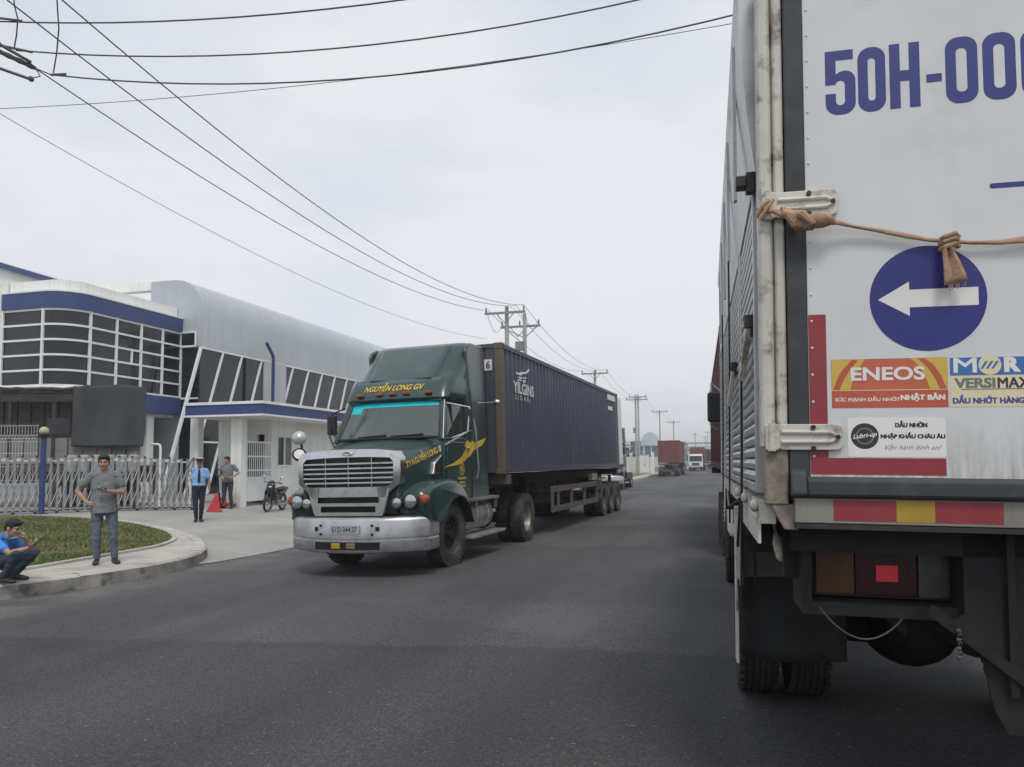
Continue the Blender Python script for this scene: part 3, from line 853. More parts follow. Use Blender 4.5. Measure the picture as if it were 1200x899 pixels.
def rim_mesh(name, R, w, m, holes=8, dish=.5, sgn=1):
    """sgn=+1: open face toward +X"""
    h = w/2; b = MB()
    b.lathe([(h*.62,R*.575),(h*.72,R*.56),(h*.66,R*.535),(h*.30,R*.50),(h*(.62-1.0*dish),R*.44),(h*(.55-1.0*dish),R*.33),(h*(.70-1.0*dish),R*.24),(h*(.72-1.0*dish),R*.15),(h*1.0-h*.5*dish,R*.14),(h*1.02-h*.5*dish,R*.10),(h*1.02-h*.5*dish,.001)], (0,0,0), 'X', 32, sgn=sgn)
    b.lathe([(-h*.9,R*.57),(-h*.9,.001)], (0,0,0), 'X', 24, 1, sgn=sgn)
    for k in range(holes):   # hand holes as dark recessed ovals and wheel nuts
        t = 2*pi*k/holes
        c = V((sgn*(h*(.585-1.0*dish)+.012), R*.385*cos(t), R*.385*sin(t)))
        b.obox(c, .01, R*.10, R*.085, (1,0,0), (0,-sin(t),cos(t)), mi=1)
        t += pi/holes
        c = V((sgn*(h*(.70-1.0*dish)+.01), R*.215*cos(t), R*.215*sin(t)))
        b.cyl(c, c+V((sgn*.025,0,0)), R*.024, n=6)
    return b.mesh(name, [m, M['hole_black']], smooth=True, angle=35)
TY = tyre_mesh('tyre', .52, .28, M['dusty_rubber'])
TY_D = tyre_mesh('tyre', .52, .28, M['black_rubber'])
RIM_D = rim_mesh('rim', .52, .28, M['dark_steel'], 10, .35)
RIM_B = rim_mesh('rim', .52, .28, M['tank_metal'], 8, 1.25)
RIM_C = rim_mesh('rim', .52, .28, M['trailer_brown'], 8, 1.2)
def wheel(root, x, y, z=.52, rim=None, side=1, tyre=None, turn=0.0, s=1.0):
    mt = Matrix.Translation((x,y,z)) @ Matrix.Rotation(turn, 4, 'Z') @ Matrix.Scale(s, 4)
    if side < 0: mt = mt @ Matrix.Rotation(pi, 4, 'Z')
    w = inst('wheel', tyre or TY, root, mt)
    if rim: inst('rim', rim, w, Matrix.Identity(4))
    return w

# ================================================================== FOLDING GATE, FENCE, LAMP POST
GA, GB = V((-20.25,14.98,0)), V((-16.15,20.15,0))
gd = (V((-16.15,20.15,0))-V((-19.3,16.3,0))).normalized(); GA = V((-19.3,16.3,0))-gd*1.3
gn = V((gd.y,-gd.x,0))
FG = thing('folding_gate', 'long silver retractable folding gate with crossed links across the factory drive', 'gate', (GB.x,GB.y,zdrive(GB.x)))
post_b = MB(); post_b.box(-.036,.036,-.036,.036,.07,1.6); post_m = post_b.mesh('gate_post', M['gate_alu'])
cap_b = MB(); cap_b.box(-.028,.028,-.04,.04,0,.05); cap_m = cap_b.mesh('post_cap', M['black_plastic'])
rail_b = MB(); rail_b.box(.0,1,-.03,.03,-.022,.022)
L = (GB-GA).length; npost = int(L/.172); sp_ = L/npost
base = FG.location
link_meshes = {}
def link(dz, key):
    if key not in link_meshes:
        bb = MB(); bb.beam((0,0,0),(sp_,0,dz), .066, .014, (0,0,1)); link_meshes[key] = bb.mesh('cross_link', M['gate_white' if key == 'u' else 'gate_alu'])
    return link_meshes[key]
ang = math.atan2(gd.y, gd.x)
for k in range(npost+1):
    p = GA + gd*sp_*k; z0 = zdrive(p.x)
    mt = Matrix.Translation(V((p.x,p.y,z0))-base) @ Matrix.Rotation(ang, 4, 'Z')
    po = inst('gate_post', post_m, FG, mt)
    if k % 2 == 0: inst('post_cap', cap_m, FG, mt @ Matrix.Translation((0,0,1.6)))
    if k < npost:
        for z, dz, off, key in ((.18,.52,-.04,'u'), (.78,.52,-.04,'u'), (.70,-.52,.04,'d'), (1.30,-.52,.04,'d')):
            inst('cross_link', link(dz, key), FG, mt @ Matrix.Translation((0,off,z)))
bb = MB()
for k in range(0, npost, 2):
    p = GA+gd*sp_*k; q = GA+gd*sp_*(k+1)
    bb.beam(p+V((0,0,zdrive(p.x)+1.50)), q+V((0,0,zdrive(q.x)+1.50)), .07, .05)
for k in range(1, npost, 2):
    p = GA+gd*sp_*k; q = GA+gd*sp_*(k+1)
    bb.beam(p+V((0,0,zdrive(p.x)+1.53)), q+V((0,0,zdrive(q.x)+1.53)), .07, .09)
o = bb.build('top_rail', M['gate_white'], FG, loc=-V(base))
bb = MB()
for k in range(0, npost+1, 3):
    p = GA+gd*sp_*k
    bb.cyl(p+V((0,0,zdrive(p.x)+.045))-gn*.02, p+V((0,0,zdrive(p.x)+.045))+gn*.02, .045, n=10)
bb.beam(GA+V((0,0,zdrive(GA.x)+.09)), GA+gd*(L*.55)+V((0,0,zdrive((GA+gd*(L*.55)).x)+.09)), .05, .04)
bb.beam(GA+gd*(L*.55)+V((0,0,zdrive((GA+gd*(L*.55)).x)+.09)), GB+V((0,0,zdrive(GB.x)+.09)), .05, .04)
bb.build('gate_wheels', M['black_plastic'], FG, loc=-V(base))

# lamp post at the corner of the mesh fence
LPX, LPY = -18.62, 15.30
lz = zisl(LPX)
LP = thing('lamp_post', 'blue lamp post with cream globe at the corner of the white mesh fence', 'lamp post', (-18.62,16.95,zdrive(-18.62)))
bb = MB(); bb.tube([(0,0,0),(0,0,2.15)], .075, 12); bb.box(-.12,.12,-.12,.12,0,.03); bb.build('post', M['blue_post'], LP, smooth=True)
bb = MB(); bb.lathe([(2.15,.05),(2.18,.13),(2.25,.15),(2.27,.05)], (0,0,0), 'Z', 16); bb.build('lamp_base', M['black_plastic'], LP, smooth=True)
bb = MB(); bb.ell((0,0,2.35), .125,.125,.12, 18, 12); bb.build('globe', M['lamp_cream'], LP, smooth=True)
# mesh fence
MF = thing('mesh_fence', 'white welded wire fence panel left of the blue lamp post', 'fence', (-18.75,16.9,zdrive(-18.7)), math.atan2(-.2717,-.9624))
fold = [(0,.12),(0,2.05),(.10,2.14),(0,2.23),(0,2.50),(.05,2.56)]
bb = MB()
for k in range(38):
    x = .05+k*.085
    bb.tube([(x,f,z) for f, z in fold], .006, 4, False)
for z in (.15,.55,.95,1.35,1.72,2.05,2.14,2.23,2.50):
    off = .10 if z == 2.14 else 0
    bb.tube([(0,off,z),(3.25,off,z)], .007, 4, False)
tag(bb.build('wire_mesh', M['gate_white'], MF), kind='stuff')
pm_ = MB(); pm_.cyl((0,0,0),(0,0,2.6),.03,n=10); pm_ = pm_.mesh('fence_post', M['gate_white'], smooth=True)
for x in (1.6, 3.25): inst('fence_post', pm_, MF, Matrix.Translation((x,.0,0)))

# ================================================================== PARKED STAKE TRUCK BEHIND THE GATE
ST = thing('stake_truck', 'parked stake-sided lorry draped in grey tarpaulin behind the folding gate', 'truck', (-18.4,20.5,.3), radians(20))
bb = MB(); bb.box(-7,-.3,0,2.2,1.15,1.35); bb.box(-7,0,.6,.75,.8,1.15); bb.box(-7,0,1.45,1.6,.8,1.15); bb.build('bed', M['chassis_dust'], ST)
pst = MB(); pst.box(-.05,.05,-.04,.04,1.35,3.9); pst = pst.mesh('stake', M['dark_steel'])
for k in range(12):
    x = -6.99+k*.46
    inst('stake', pst, ST, Matrix.Translation((x,2.16,0)))
    if k % 3 == 0: inst('stake', pst, ST, Matrix.Translation((x,.04,0)))
bd = MB(); bd.box(-.205,.205,-.02,.02,0,.60); bd = bd.mesh('board', M['board_grey'])
bl = MB(); bl.box(-.205,.205,-.02,.02,0,.42); bl = bl.mesh('board', M['board_grey'])
for r in range(4):
    for k in range(11):
        inst('board', bd, ST, Matrix.Translation((-6.76+k*.46,2.12,1.36+r*.61)))
for r in range(2):
    for k in range(15):
        inst('board', bl, ST, Matrix.Translation((-6.76+k*.46,.06,1.42+r*.43)))
bb = MB(); bb.box(-7.05,-2.1,-.02,2.25,3.70,3.86); bb.box(-7.05,-2.1,-.02,.10,3.45,3.75); bb.box(-2.1,-.05,.02,.10,3.78,3.88); bb.build('roof_frame', M['dark_steel'], ST)
bb = MB(); bb.box(-3.05,-2.32,-.03,.06,2.38,2.92); bb.build('cover_sheet', M['tarp_black'], ST)
random.seed(5)
# rolled tarpaulin along the roof edge
bb = MB(); pts = []; rs = []
for k in range(31):
    pts.append((-7.0+k*.165, .02+R_(-.03,.03), 3.88+.05*noise.noise(V((k*.4,0,0))))); rs.append(.085+.05*noise.noise(V((k*.7,3,0))))
bb.tube(pts, rs, 9); bb.build('tarpaulin_roll', M['tarp_grey'], ST, smooth=True, angle=80)
bb = MB(); bb.tube([(p[0],p[1]-.06,p[2]+.05+.06*abs(noise.noise(V((k_*.9,5,5))))) for k_, p in enumerate(pts)], [.03+.035*abs(noise.noise(V((k_*.8,1,7)))) for k_ in range(31)], 7); bb.build('plastic_sheet', M['print_white'], ST, smooth=True, angle=80)
# hanging tarpaulin
bb = MB(); rows = []
for j in range(25):
    t = j/24; row = []
    for i in range(41):
        s = i/40; x = -2.2+2.28*s
        fo = .075*sin(s*11+.8*t)+.15*noise.noise(V((s*3,t*1.2,1)))*(t+.15)+.035*noise.noise(V((s*9,t*2,4)))
        zt = 3.97+.05*sin(s*pi) - .06*abs(noise.noise(V((s*5,0,9))))
        x += (.05*noise.noise(V((3,t*2.2,s)))-.02*t*s+.03*t*(1-s))*(.2+.6*t)
        zt -= .05*s**9
        row.append((x, -.10-fo-.06*t, zt-(zt-1.97+.04*noise.noise(V((s*6,2,2))))*t))
    rows.append(row)
vs = [p for r in rows for p in r]; fs = [(j*41+i, j*41+i+1, (j+1)*41+i+1, (j+1)*41+i) for j in range(24) for i in range(40)]
bb.add(vs, fs)
o = len(bb.v); top2 = [(p[0], .25, p[2]-.02) for p in rows[0]]
bb.v += rows[0]+top2; 
for i in range(40): bb.f.append((o+i, o+i+1, o+41+i+1, o+41+i)); bb.m.append(0)
t_o = bb.build('tarpaulin', M['tarp_grey'], ST, smooth=True, angle=60)
so = t_o.modifiers.new('thick', 'SOLIDIFY'); so.thickness = .012
bb = MB(); bb.box(-8.9,-7.15,0.05,2.15,.75,2.9); bb.build('cab', M['white_paint'], ST, bevel=.12)
for x in (-1.4,-2.5,-8.0):
    for y in (.2,2.0):
        w = inst('wheel', TY, ST, Matrix.Translation((x,y,.50)) @ Matrix.Rotation(pi/2, 4, 'Z'))
# pale drums lined up beside the lorry
dm = MB(); dm.lathe([(0,.001),(0,.17),(.03,.18),(.50,.18),(.53,.15),(.56,.15),(.56,.001)], (0,0,0), 'Z', 14)
mk('drum_plastic', (.34,.35,.36), .5, var=.2, vscale=8)
dmm = dm.mesh('plastic_drum', M['drum_plastic'], smooth=True)
tb = MB(); tb.box(-2.3,.1,-.62,-.20,1.10,1.15)
for x in (-2.2,-1.1,0): tb.box(x-.03,x+.03,-.6,-.54,0,1.1); tb.box(x-.03,x+.03,-.28,-.22,0,1.1)
o = tb.build('rack', M['dark_steel']); o.matrix_world = ST.matrix_basis.copy() ; tag(o, 'dark steel rack holding a row of pale drums below the tarpaulin', 'rack')
for k in range(6):
    o = inst('plastic_drum', dmm); o.matrix_world = Matrix.LocRotScale(ST.location, ST.rotation_euler, None) @ Matrix.Translation((-2.0+k*.38,-.41,1.15))
    tag(o, 'pale plastic drum in the row below the hanging tarpaulin', 'drum', 'pale drums under the tarpaulin')
# white hooped pipe right of the tarpaulin
bb = MB(); bb.tube([(0,0,0),(0,0,1.95),(-.03,0,2.03),(-.12,0,2.06),(-.38,0,2.06)], .04, 8)
o = bb.build('pipe_post', M['frame_white'], smooth=True, loc=(-18.05,20.9,.29)); tag(o, 'white bent pipe post standing right of the grey tarpaulin', 'post')

# ================================================================== POWER POLES AND WIRES
def tapered(b, x, y, h, r0=.17, r1=.11): b.tube([(x,y,-.3),(x,y,h*.5),(x,y,h)], [r0,(r0+r1)/2,r1], 14)
def crossarm(b, x0, x1, y, z): b.box(x0, x1, y-.05, y+.05, z-.06, z+.06)
def ins(b, x, y, z): 
    b.lathe([(0,.02),(.06,.055),(.10,.03),(.14,.06),(.20,.035),(.26,.05),(.30,.02)], (x,y,z), 'Z', 8)
def power_pole(loc, h, label, arms, poles=((0,0),), group='concrete power poles along the left verge', braces=True):
    t = thing('power_pole', label, 'power pole', loc, 0, group)
    for px, py in poles:
        b = MB(); tapered(b, px, py, h); b.build('pole', M['concrete_pole'], t, smooth=True)
    for (x0, x1, y, z) in arms:
        b = MB(); crossarm(b, x0, x1, y, z)
        if braces:
            b.beam((x0*.45,y,z),(0,y,z-.6),.04,.04); b.beam((x1*.45,y,z),(0,y,z-.6),.04,.04)
        b.build('crossarm', M['galv_steel'], t)
        for xx in (x0+.08, x0*.12+.25, x1-.08):
            b = MB(); ins(b, xx, y, z+.06); b.build('insulator', M['insulator'], t, smooth=True)
    return t
power_pole((-13.2,9.2,.08), 9.9, 'concrete power pole just off the left edge holding the wires at the top left corner', [(-1.3,1.05,.12,8.75),(-1.2,.9,-.12,9.45)], group=None)
t = power_pole((-11.5,39.9,0), 10.35, 'twin power pole rising right behind the green tractor and container', [(-1.2,1.15,-.3,9.95),(-1.05,1.35,2.32,9.62)], ((0,0),(.45,2.2)))
b = MB(); b.beam((0,0,7.6),(.45,2.2,7.3),.1,.1); b.build('tie_beam', M['galv_steel'], t)
b = MB()
for (p, q, s_) in (((-1.1,-.3,10.2),(-.9,2.3,9.9),.9),((1.05,-.3,10.2),(1.2,2.3,9.9),.8),((.3,-.3,10.2),(.4,2.3,9.9),-.45),((-.5,-.3,9.9),(.45,2.2,8.6),.3)):
    p = V(p); q = V(q); b.tube([p+(q-p)*k/10+V((0,0,-4*s_*k/10*(1-k/10))) for k in range(11)], .014, 5, False)
b.beam((-.9,2.32,9.6),(.45,2.2,8.9),.05,.05); b.beam((1.2,2.32,9.6),(.45,2.2,8.9),.05,.05); b.box(-.1,.5,2.05,2.45,8.2,8.7)
b.build('jumper_loops', M['galv_steel'], t)
power_pole((-11.5,69.6,0), 10.2, 'power pole showing only its crossarm above the container roof', [(-1.25,1.25,-.15,9.9)])
t = power_pole((-11.5,104.7,0), 10.9, 'power pole with a transformer box standing behind the pale cabinet', [(-1.5,1.5,-.15,10.2),(-1.1,1.3,.3,10.6)], ((-.18,0),(.18,0)))
b = MB(); b.box(-.55,-.2,-.35,.05,5.6,6.3); b.build('transformer_box', M['galv_steel'], t)
power_pole((-11.5,143,0), 11.2, 'slim power pole above the left edge of the red container', [(-1.4,1.4,-.15,10.9)])
power_pole((-11.5,183,0), 11.3, 'farthest power pole above the middle of the red container', [(-1.5,1.5,-.15,10.9)])
def wire(name, A, B, sag, r, label, group=None, n=28):
    A = V(A); B = V(B); b = MB()
    b.tube([A+(B-A)*t+V((0,0,-4*sag*t*(1-t))) for t in [k/n for k in range(n+1)]], r, 6, False)
    return tag(b.build(name, M['wire_black'], smooth=True), label, 'power line', group)
wire('power_line', (-12.55,10.85,9.29), (-12.6,39.2,10.07), .88, .013, 'left one of the three long wires slanting down to the twin pole')
wire('power_line', (-11.1,8.09,9.41), (-11.1,39.57,10.3), 1.35, .013, 'middle one of the three long wires slanting down to the twin pole')
wire('power_line', (-10.4,8.41,9.55), (-10.4,39.5,10.3), 1.40, .013, 'right one of the three long wires slanting down to the twin pole')
wire('power_line', (-13.06,9.3,8.47), (-12.0,37.7,8.22), .86, .007, 'thin low wire running down the sky left of the three wires')
wire('power_line', (-11.5,9.34,9.1), (8.5,11.5,11.0), 1.2, .014, 'topmost wire crossing the sky from the left edge')
wire('power_line', (-11.8,9.9,8.95), (8.5,12.45,11.385), 1.482, .014, 'second wire from the top crossing the sky above the road')
wire('power_line', (-11.5,10.35,8.69), (8.5,11.27,10.03), 1.468, .014, 'third wire crossing the sky, reaching the near truck')
wire('power_line', (-13.12,9.79,7.99), (8.5,11.96,9.06), .613, .006, 'thin grey wire rising to meet the third crossing wire')
for k, (xa, xb) in enumerate(((-12.6,-12.6),(-11.1,-11.2),(-10.4,-10.4))):
    for (ya, za), (yb, zb) in (((39.8,10.25),(69.5,10.2)),((69.5,10.2),(104.6,10.5)),((104.6,10.5),(143,11.2)),((143,11.2),(183,11.2))):
        wire('power_line', (xa,ya,za), (xb,yb,zb), 1.0, .012, 'wire strung between the poles behind the container', 'far wires from pole to pole', 16)
# jumpers and clamps hanging at the corner pole
for (A_, B_, lab) in (((-11.45,10.35,8.72),(-10.55,9.5,9.6),'looped jumper cable, right one of two at the top left corner'),((-11.85,9.9,8.97),(-11.3,9.35,9.45),'looped jumper cable, left one of two at the top left corner')):
    A_ = V(A_); B_ = V(B_); b = MB()
    b.tube([A_, A_+(B_-A_)*.12+V((.06,0,.16)), A_+(B_-A_)*.4+V((.1,0,.2)), A_+(B_-A_)*.75+V((.06,0,.1)), B_+V((0,0,.3))], .012, 6, False)
    tag(b.build('jumper_cable', M['wire_black'], smooth=True), lab, 'cable')
b = MB(); [b.tube([V(p)+(V(q)-V(p))*k/12 for k in range(13)], [.03 if k in (0,12) else (.05 if k%2 else .038) for k in range(13)], 8) for p, q in (((-12.2,9.35,8.95),(-11.62,10.15,8.72)),((-12.25,9.5,9.1),(-11.95,9.75,8.98)))]; b.tube([(-12.6,9.2,8.75),(-11.62,10.02,8.47)], [.03,.03], 8); b.ell((-11.6,10.04,8.47),.05,.05,.05); b.tube([(-11.62,10.15,8.72),(-11.5,10.35,8.69)], .012, 6); b.tube([(-11.5,10.35,8.69),(-11.2,10.38,8.672)], .024, 6); b.tube([(-11.95,9.75,8.98),(-11.5,9.96,8.90)], .022, 6); b.tube([(-11.6,9.2,9.12),(-11.1,9.4,9.075)], .022, 6); b.tube([(-12.3,9.2,9.2),(-11.62,10.05,8.78)], .03, 6); b.tube([(-11.62,10.12,8.74),(-11.58,10.2,8.60),(-11.62,10.04,8.48)], .012, 6)
tag(b.build('strain_insulator', M['insulator'], smooth=True), 'dark strain insulator at the end of the crossarm', 'insulator')
power_pole((8.5,11.9,-.06), 11.3, 'concrete power pole on the right footpath, hidden by the near truck', [(-1.1,1.1,0,10.9)], group=None)
# ================================================================== GREEN TRACTOR UNIT
# local frame: X toward the road centre, Y backward, Z up; the ground falls gently toward the kerb
TEX, TEY = V((.99877,-.0496,.018)), V((.0496,.9988,0))
T0 = V((-4.093,14.067,-.05)) - TEX*1.22
TM = frame(T0, TEX, TEY)
def ring(z, yf, yb, hw, r, n=5, nose=0.0):
    """rounded plan outline at height z; front corners radius r, front bowed by nose"""
    p = []
    for k in range(n+1):
        a = pi + pi/2*k/n
        p.append((-hw+r+r*cos(a), yf+r+r*sin(a), z))
    for k in range(1, 6):
        x = -(hw-r)+2*(hw-r)*k/6; p.append((x, yf-nose*(1-(x/(hw-r))**2), z))
    for k in range(n+1):
        a = 1.5*pi + pi/2*k/n
        p.append((hw-r+r*cos(a), yf+r+r*sin(a), z))
    p += [(hw, yb, z), (-hw, yb, z)]
    return p
def make_tractor(mat4, label, lettering=True, paint='green_paint'):
    G = M[paint]
    t = thing('tractor_truck', label, 'truck', mat4=mat4)
    # chassis
    b = MB()
    for s in (-1, 1): b.box(s*.43-.05, s*.43+.05, -3.3, 2.7, .82, 1.08)
    for y in (-3.2,-1.0,.6,2.6): b.box(-.4,.4,y-.06,y+.06,.86,1.04)
    b.cyl((-.9,-2.23,.52),(.9,-2.23,.52),.09,n=10); b.cyl((-.8,1.79,.52),(.8,1.79,.52),.11,n=10); b.ell((0,1.79,.52),.28,.26,.25)
    b.cyl((-.55,1.72,1.14),(.55,1.72,1.14),.42,n=6); b.box(-.55,.55,1.3,2.4,1.08,1.18)
    b.box(-.36,.36,-3.2,-1.2,.45,1.3)
    b.build('chassis', M['chassis_dust'], t)
    # wheels
    wheel(t, .93, -2.23, rim=RIM_D, side=1, turn=radians(-4)); wheel(t, -.93, -2.23, rim=RIM_D, side=-1, turn=radians(-4))
    for s in (-1, 1):
        wheel(t, s*.98, 1.79, rim=RIM_B, side=s); wheel(t, s*.66, 1.79, side=s)
    # lower cab shell
    b = MB(); b.loft([ring(.98,-2.45,-.62,1.0,.1), ring(1.15,-2.5,-.60,1.05,.12), ring(1.6,-2.52,-.6,1.06,.14), ring(2.02,-2.52,-.6,1.05,.16), ring(2.12,-2.50,-.6,1.03,.16)], cap=False)
    b.box(-1.0,1.0,-2.4,-.62,1.2,1.3)
    b.build('cab_body', G, t, smooth=True, angle=50)
    # cab interior
    b = MB(); b.box(-.93,.93,-2.42,-1.98,1.7,2.04); b.box(-.93,.93,-.74,-.66,1.3,2.75); b.box(-.93,.93,-2.3,-.7,1.31,1.36); b.build('dashboard', M['interior_grey'], t, bevel=.03)
    for x in (-.5, .5):
        b = MB(); b.box(x-.24,x+.24,-1.55,-1.05,1.62,1.78); b.box(x-.24,x+.24,-1.12,-.98,1.75,2.42); b.box(x-.14,x+.14,-1.1,-1.0,2.45,2.65); b.build('seat', M['seat_cloth'], t, bevel=.04)
    b = MB(); b.tube([(.5+.22*cos(a*pi/8), -1.78+.10*sin(a*pi/8)*.8, 2.05+.19*sin(a*pi/8)) for a in range(17)], .018, 6, False); b.build('steering_wheel', M['black_plastic'], t, smooth=True)
    b = MB()
    for (x, y, w, d, h) in ((.15,-2.25,.25,.16,.05),(.42,-2.28,.2,.14,.07),(.62,-2.25,.18,.12,.04),(-.1,-2.3,.14,.1,.03),(.30,-2.2,.12,.1,.08)):
        b.obox((x,y,2.04+h/2), w, d, h, (1,.2*(x-.3),.1), (0,1,.3))
    b.build('papers', M['white_paper'], t)
    # pillars and glass
    b = MB()
    for s in (-1, 1):
        b.beam((s*.99,-2.47,2.08),(s*.87,-2.10,2.82),.09,.10,(1,0,0))
        b.beam((s*1.0,-1.38,2.05),(s*.96,-1.36,2.82),.12,.08,(1,0,0))
        b.beam((s*1.01,-2.40,2.11),(s*1.01,-1.4,2.11),.06,.05); b.beam((s*.90,-2.10,2.79),(s*.96,-1.4,2.79),.06,.05)
    b.beam((-.95,-2.44,2.12),(.95,-2.44,2.12),.10,.07); b.beam((-.88,-2.14,2.80),(.88,-2.14,2.80),.10,.08)
    b.build('pillars', G, t, bevel=.012)
    def ws(u, v, off=0):   # windscreen surface
        hw = .96-.10*v; x = -hw+2*hw*u
        return V((x, -2.48+.36*v-.10*(1-(2*u-1)**2)-off, 2.13+.66*v))
    def patch(fn, u0, u1, v0, v1, nu, nv, name, m, root):
        vs = [fn(u0+(u1-u0)*i/nu, v0+(v1-v0)*j/nv) for j in range(nv+1) for i in range(nu+1)]
        fs = [(j*(nu+1)+i, j*(nu+1)+i+1, (j+1)*(nu+1)+i+1, (j+1)*(nu+1)+i) for j in range(nv) for i in range(nu)]
        b = MB(); b.add(vs, fs); return b.build(name, m, root, smooth=True, fixn=False)
    w_ = patch(ws, 0, 1, 0, 1, 12, 4, 'windscreen', M['windscreen'], t)
    patch(lambda u, v: ws(u, v, .006), .02, .98, .85, .965, 12, 1, 'sun_strip', M['cyan_film'], w_)
    patch(lambda u, v: ws(u, v, .006), .03, .16, .70, .85, 4, 1, 'sun_strip', M['cyan_film'], w_) if lettering else None
    b = MB(); b.tube([ws(k/12, 0, .012)+V((0,0,.01)) for k in range(13)], .022, 6); b.tube([ws(k/12, 1, .012) for k in range(13)], .022, 6)
    b.tube([ws(0,k/6,.012) for k in range(7)], .022, 6); b.tube([ws(1,k/6,.012) for k in range(7)], .022, 6); b.build('window_seal', M['black_plastic'], w_, smooth=True)
    for x0, x1 in ((-.55,.02),(.12,.72)):
        b = MB(); b.tube([ws(.5+x0/2+.2,.0,.04), ws(.5+x0/2,.06,.03), ws(.5+x1/2,.10,.025)], .012, 6); b.build('wiper', M['black_plastic'], t)
    for s in (-1, 1):
        b = MB(); vs = [(s*1.005,-2.30,2.15),(s*1.005,-1.46,2.15),(s*.955,-1.46,2.76),(s*.90,-2.02,2.76)]; b.add(vs, [(0,1,2,3)]); b.build('side_window', M['side_glass'], t, fixn=False)
        b = MB(); b.beam((s*1.0,-2.02,2.13),(s*.935,-1.95,2.77),.03,.03,(1,0,0)); b.build('vent_bar', M['black_plastic'], t)
        d = MB(); d.prism([(-2.38,1.16),(-1.50,1.10),(-1.44,1.16),(-1.44,2.06),(-2.38,2.06),(-2.44,1.9),(-2.44,1.3)], lambda p: (s*1.055,p[0],p[1]), lambda p: (s*1.08,p[0],p[1]))
        d = d.build('door', G, t, bevel=.012)
        h = MB(); h.box(min(s*1.08,s*1.11),max(s*1.08,s*1.11),-1.66,-1.52,1.92,1.97); h.build('door_handle', M['chrome'], d, bevel=.008)
    # roof lip and wind fairing
    b = MB(); b.loft([ring(2.78,-2.12,-.6,.98,.14,nose=.1), ring(2.83,-2.22,-.6,1.0,.16,nose=.1), ring(2.93,-2.18,-.6,1.0,.18,nose=.08), ring(3.10,-2.05,-.6,1.0,.2,nose=.05), ring(3.20,-1.97,-.6,.99,.22,nose=.03)])
    b.build('roof', G, t, smooth=True, angle=50)
    def fr(z, yf, hw, r, nose): return ring(z, yf, -.55, hw, r, nose=nose)
    b = MB(); b.loft([fr(3.17,-1.97,.97,.30,.02), fr(3.24,-1.88,.97,.32,.03), fr(3.45,-1.66,.98,.34,.04), fr(3.65,-1.47,.98,.34,.04), fr(3.80,-1.33,.97,.32,.03), fr(3.88,-1.22,.95,.30,.02), fr(3.93,-1.08,.92,.26,0), fr(3.95,-.9,.88,.22,0)])
    b.build('roof_fairing', G, t, smooth=True, angle=60)
    b = MB()
    vs = lambda yf, z: ring(z, yf, -1.0, .66+.06*(z-3.2), .1)
    b.loft([vs(-2.0,3.20), vs(-1.95,3.235), vs(-1.38,3.83), vs(-1.30,3.87)]); b.build('fairing_panel', G, t, smooth=True, angle=50, bevel=.01)
    for s in (-1, 1):
        pr = [(-.44,1.0),(-.44,3.88),(-.55,3.93),(-1.08,3.91),(-1.28,3.82),(-1.34,3.72),(-1.30,3.5),(-1.36,3.2),(-1.38,2.95),(-1.33,2.7),(-1.33,1.0)]
        b = MB(); b.prism(pr, lambda p: (s*.93,p[0],p[1]), lambda p: (s*(1.06 if p[1]<2.9 else 1.0),p[0],p[1])); b.build('side_fairing', G, t, bevel=.035, smooth=True, angle=50)
    for x in (-.66,-.26,.0,.26,.66):
        b = MB(); b.box(x-.065,x+.065,-2.235-.08*(1-x*x),-2.1,2.895,2.945); b.build('marker_light', M['amber'], t, bevel=.01)
    # hood
    def hs(y):
        k = (y+3.72)/1.27; w = .80+.19*k; zt = 1.86+.26*k
        return [(-w-.02,y,1.05),(-w-.03,y,1.35),(-w,y,zt-.22),(-w*.95,y,zt-.10),(-w*.84,y,zt-.03),(-w*.55,y,zt+.01),(-w*.2,y,zt+.03),(w*.2,y,zt+.03),(w*.55,y,zt+.01),(w*.84,y,zt-.03),(w*.95,y,zt-.10),(w,y,zt-.22),(w+.03,y,1.35),(w+.02,y,1.05)]
    b = MB(); b.loft([hs(y) for y in (-3.70,-3.66,-3.4,-3.1,-2.8,-2.6,-2.44)], closed=True, cap=True); b.build('hood', G, t, smooth=True, angle=50)
    # fenders
    outer = [(-3.55,.97),(-3.60,1.12),(-3.55,1.27),(-3.3,1.38),(-2.85,1.44),(-2.4,1.44),(-2.1,1.34),(-1.85,1.15),(-1.68,.9),(-1.58,.68)]
    inner = [(-1.67,.68),(-1.76,.88),(-1.9,1.03),(-2.08,1.13),(-2.3,1.16),(-2.55,1.12),(-2.74,1.0),(-2.85,.82),(-3.1,.80),(-3.46,.86)]
    for s in (-1, 1):
        def sec(x, k):
            c = V((-2.5,1.0)); r = []
            for p in outer: q = V(p); q = q+(c-q)*k; r.append((s*x,q.x,q.y))
            for p in inner: r.append((s*x,p[0],p[1]))
            return r
        b = MB(); b.loft([sec(.62,-.06), sec(.86,-.02), sec(1.06,0), sec(1.14,.02), sec(1.20,.07), sec(1.22,.13)]); f_ = b.build('fender', G, t, smooth=True, angle=45)
        for x, y, z, r in ((.775,-3.675,1.12,.080),(.985,-3.635,1.14,.098)):
            b = MB(); b.lathe([(.05,r*1.30),(-.012,r*1.24),(-.022,r*1.08),(-.012,r*.98)], (s*x,y,z), 'Y', 24, sgn=1); hl = b.build('headlight', M['black_plastic'], t, smooth=True)
            b = MB(); b.lathe([(-.02,r),(-.032,r*.75),(-.040,r*.4),(-.042,.001)], (s*x,y,z), 'Y', 24); b.build('headlight_glass', M['lamp_glass'], hl, smooth=True)
        b = MB(); b.lathe([(.06,.08),(-.02,.075),(-.04,.045),(-.045,.001)], (s*1.15,-3.54,1.16), 'Y', 20); b.build('turn_signal', M['amber'], t, smooth=True)
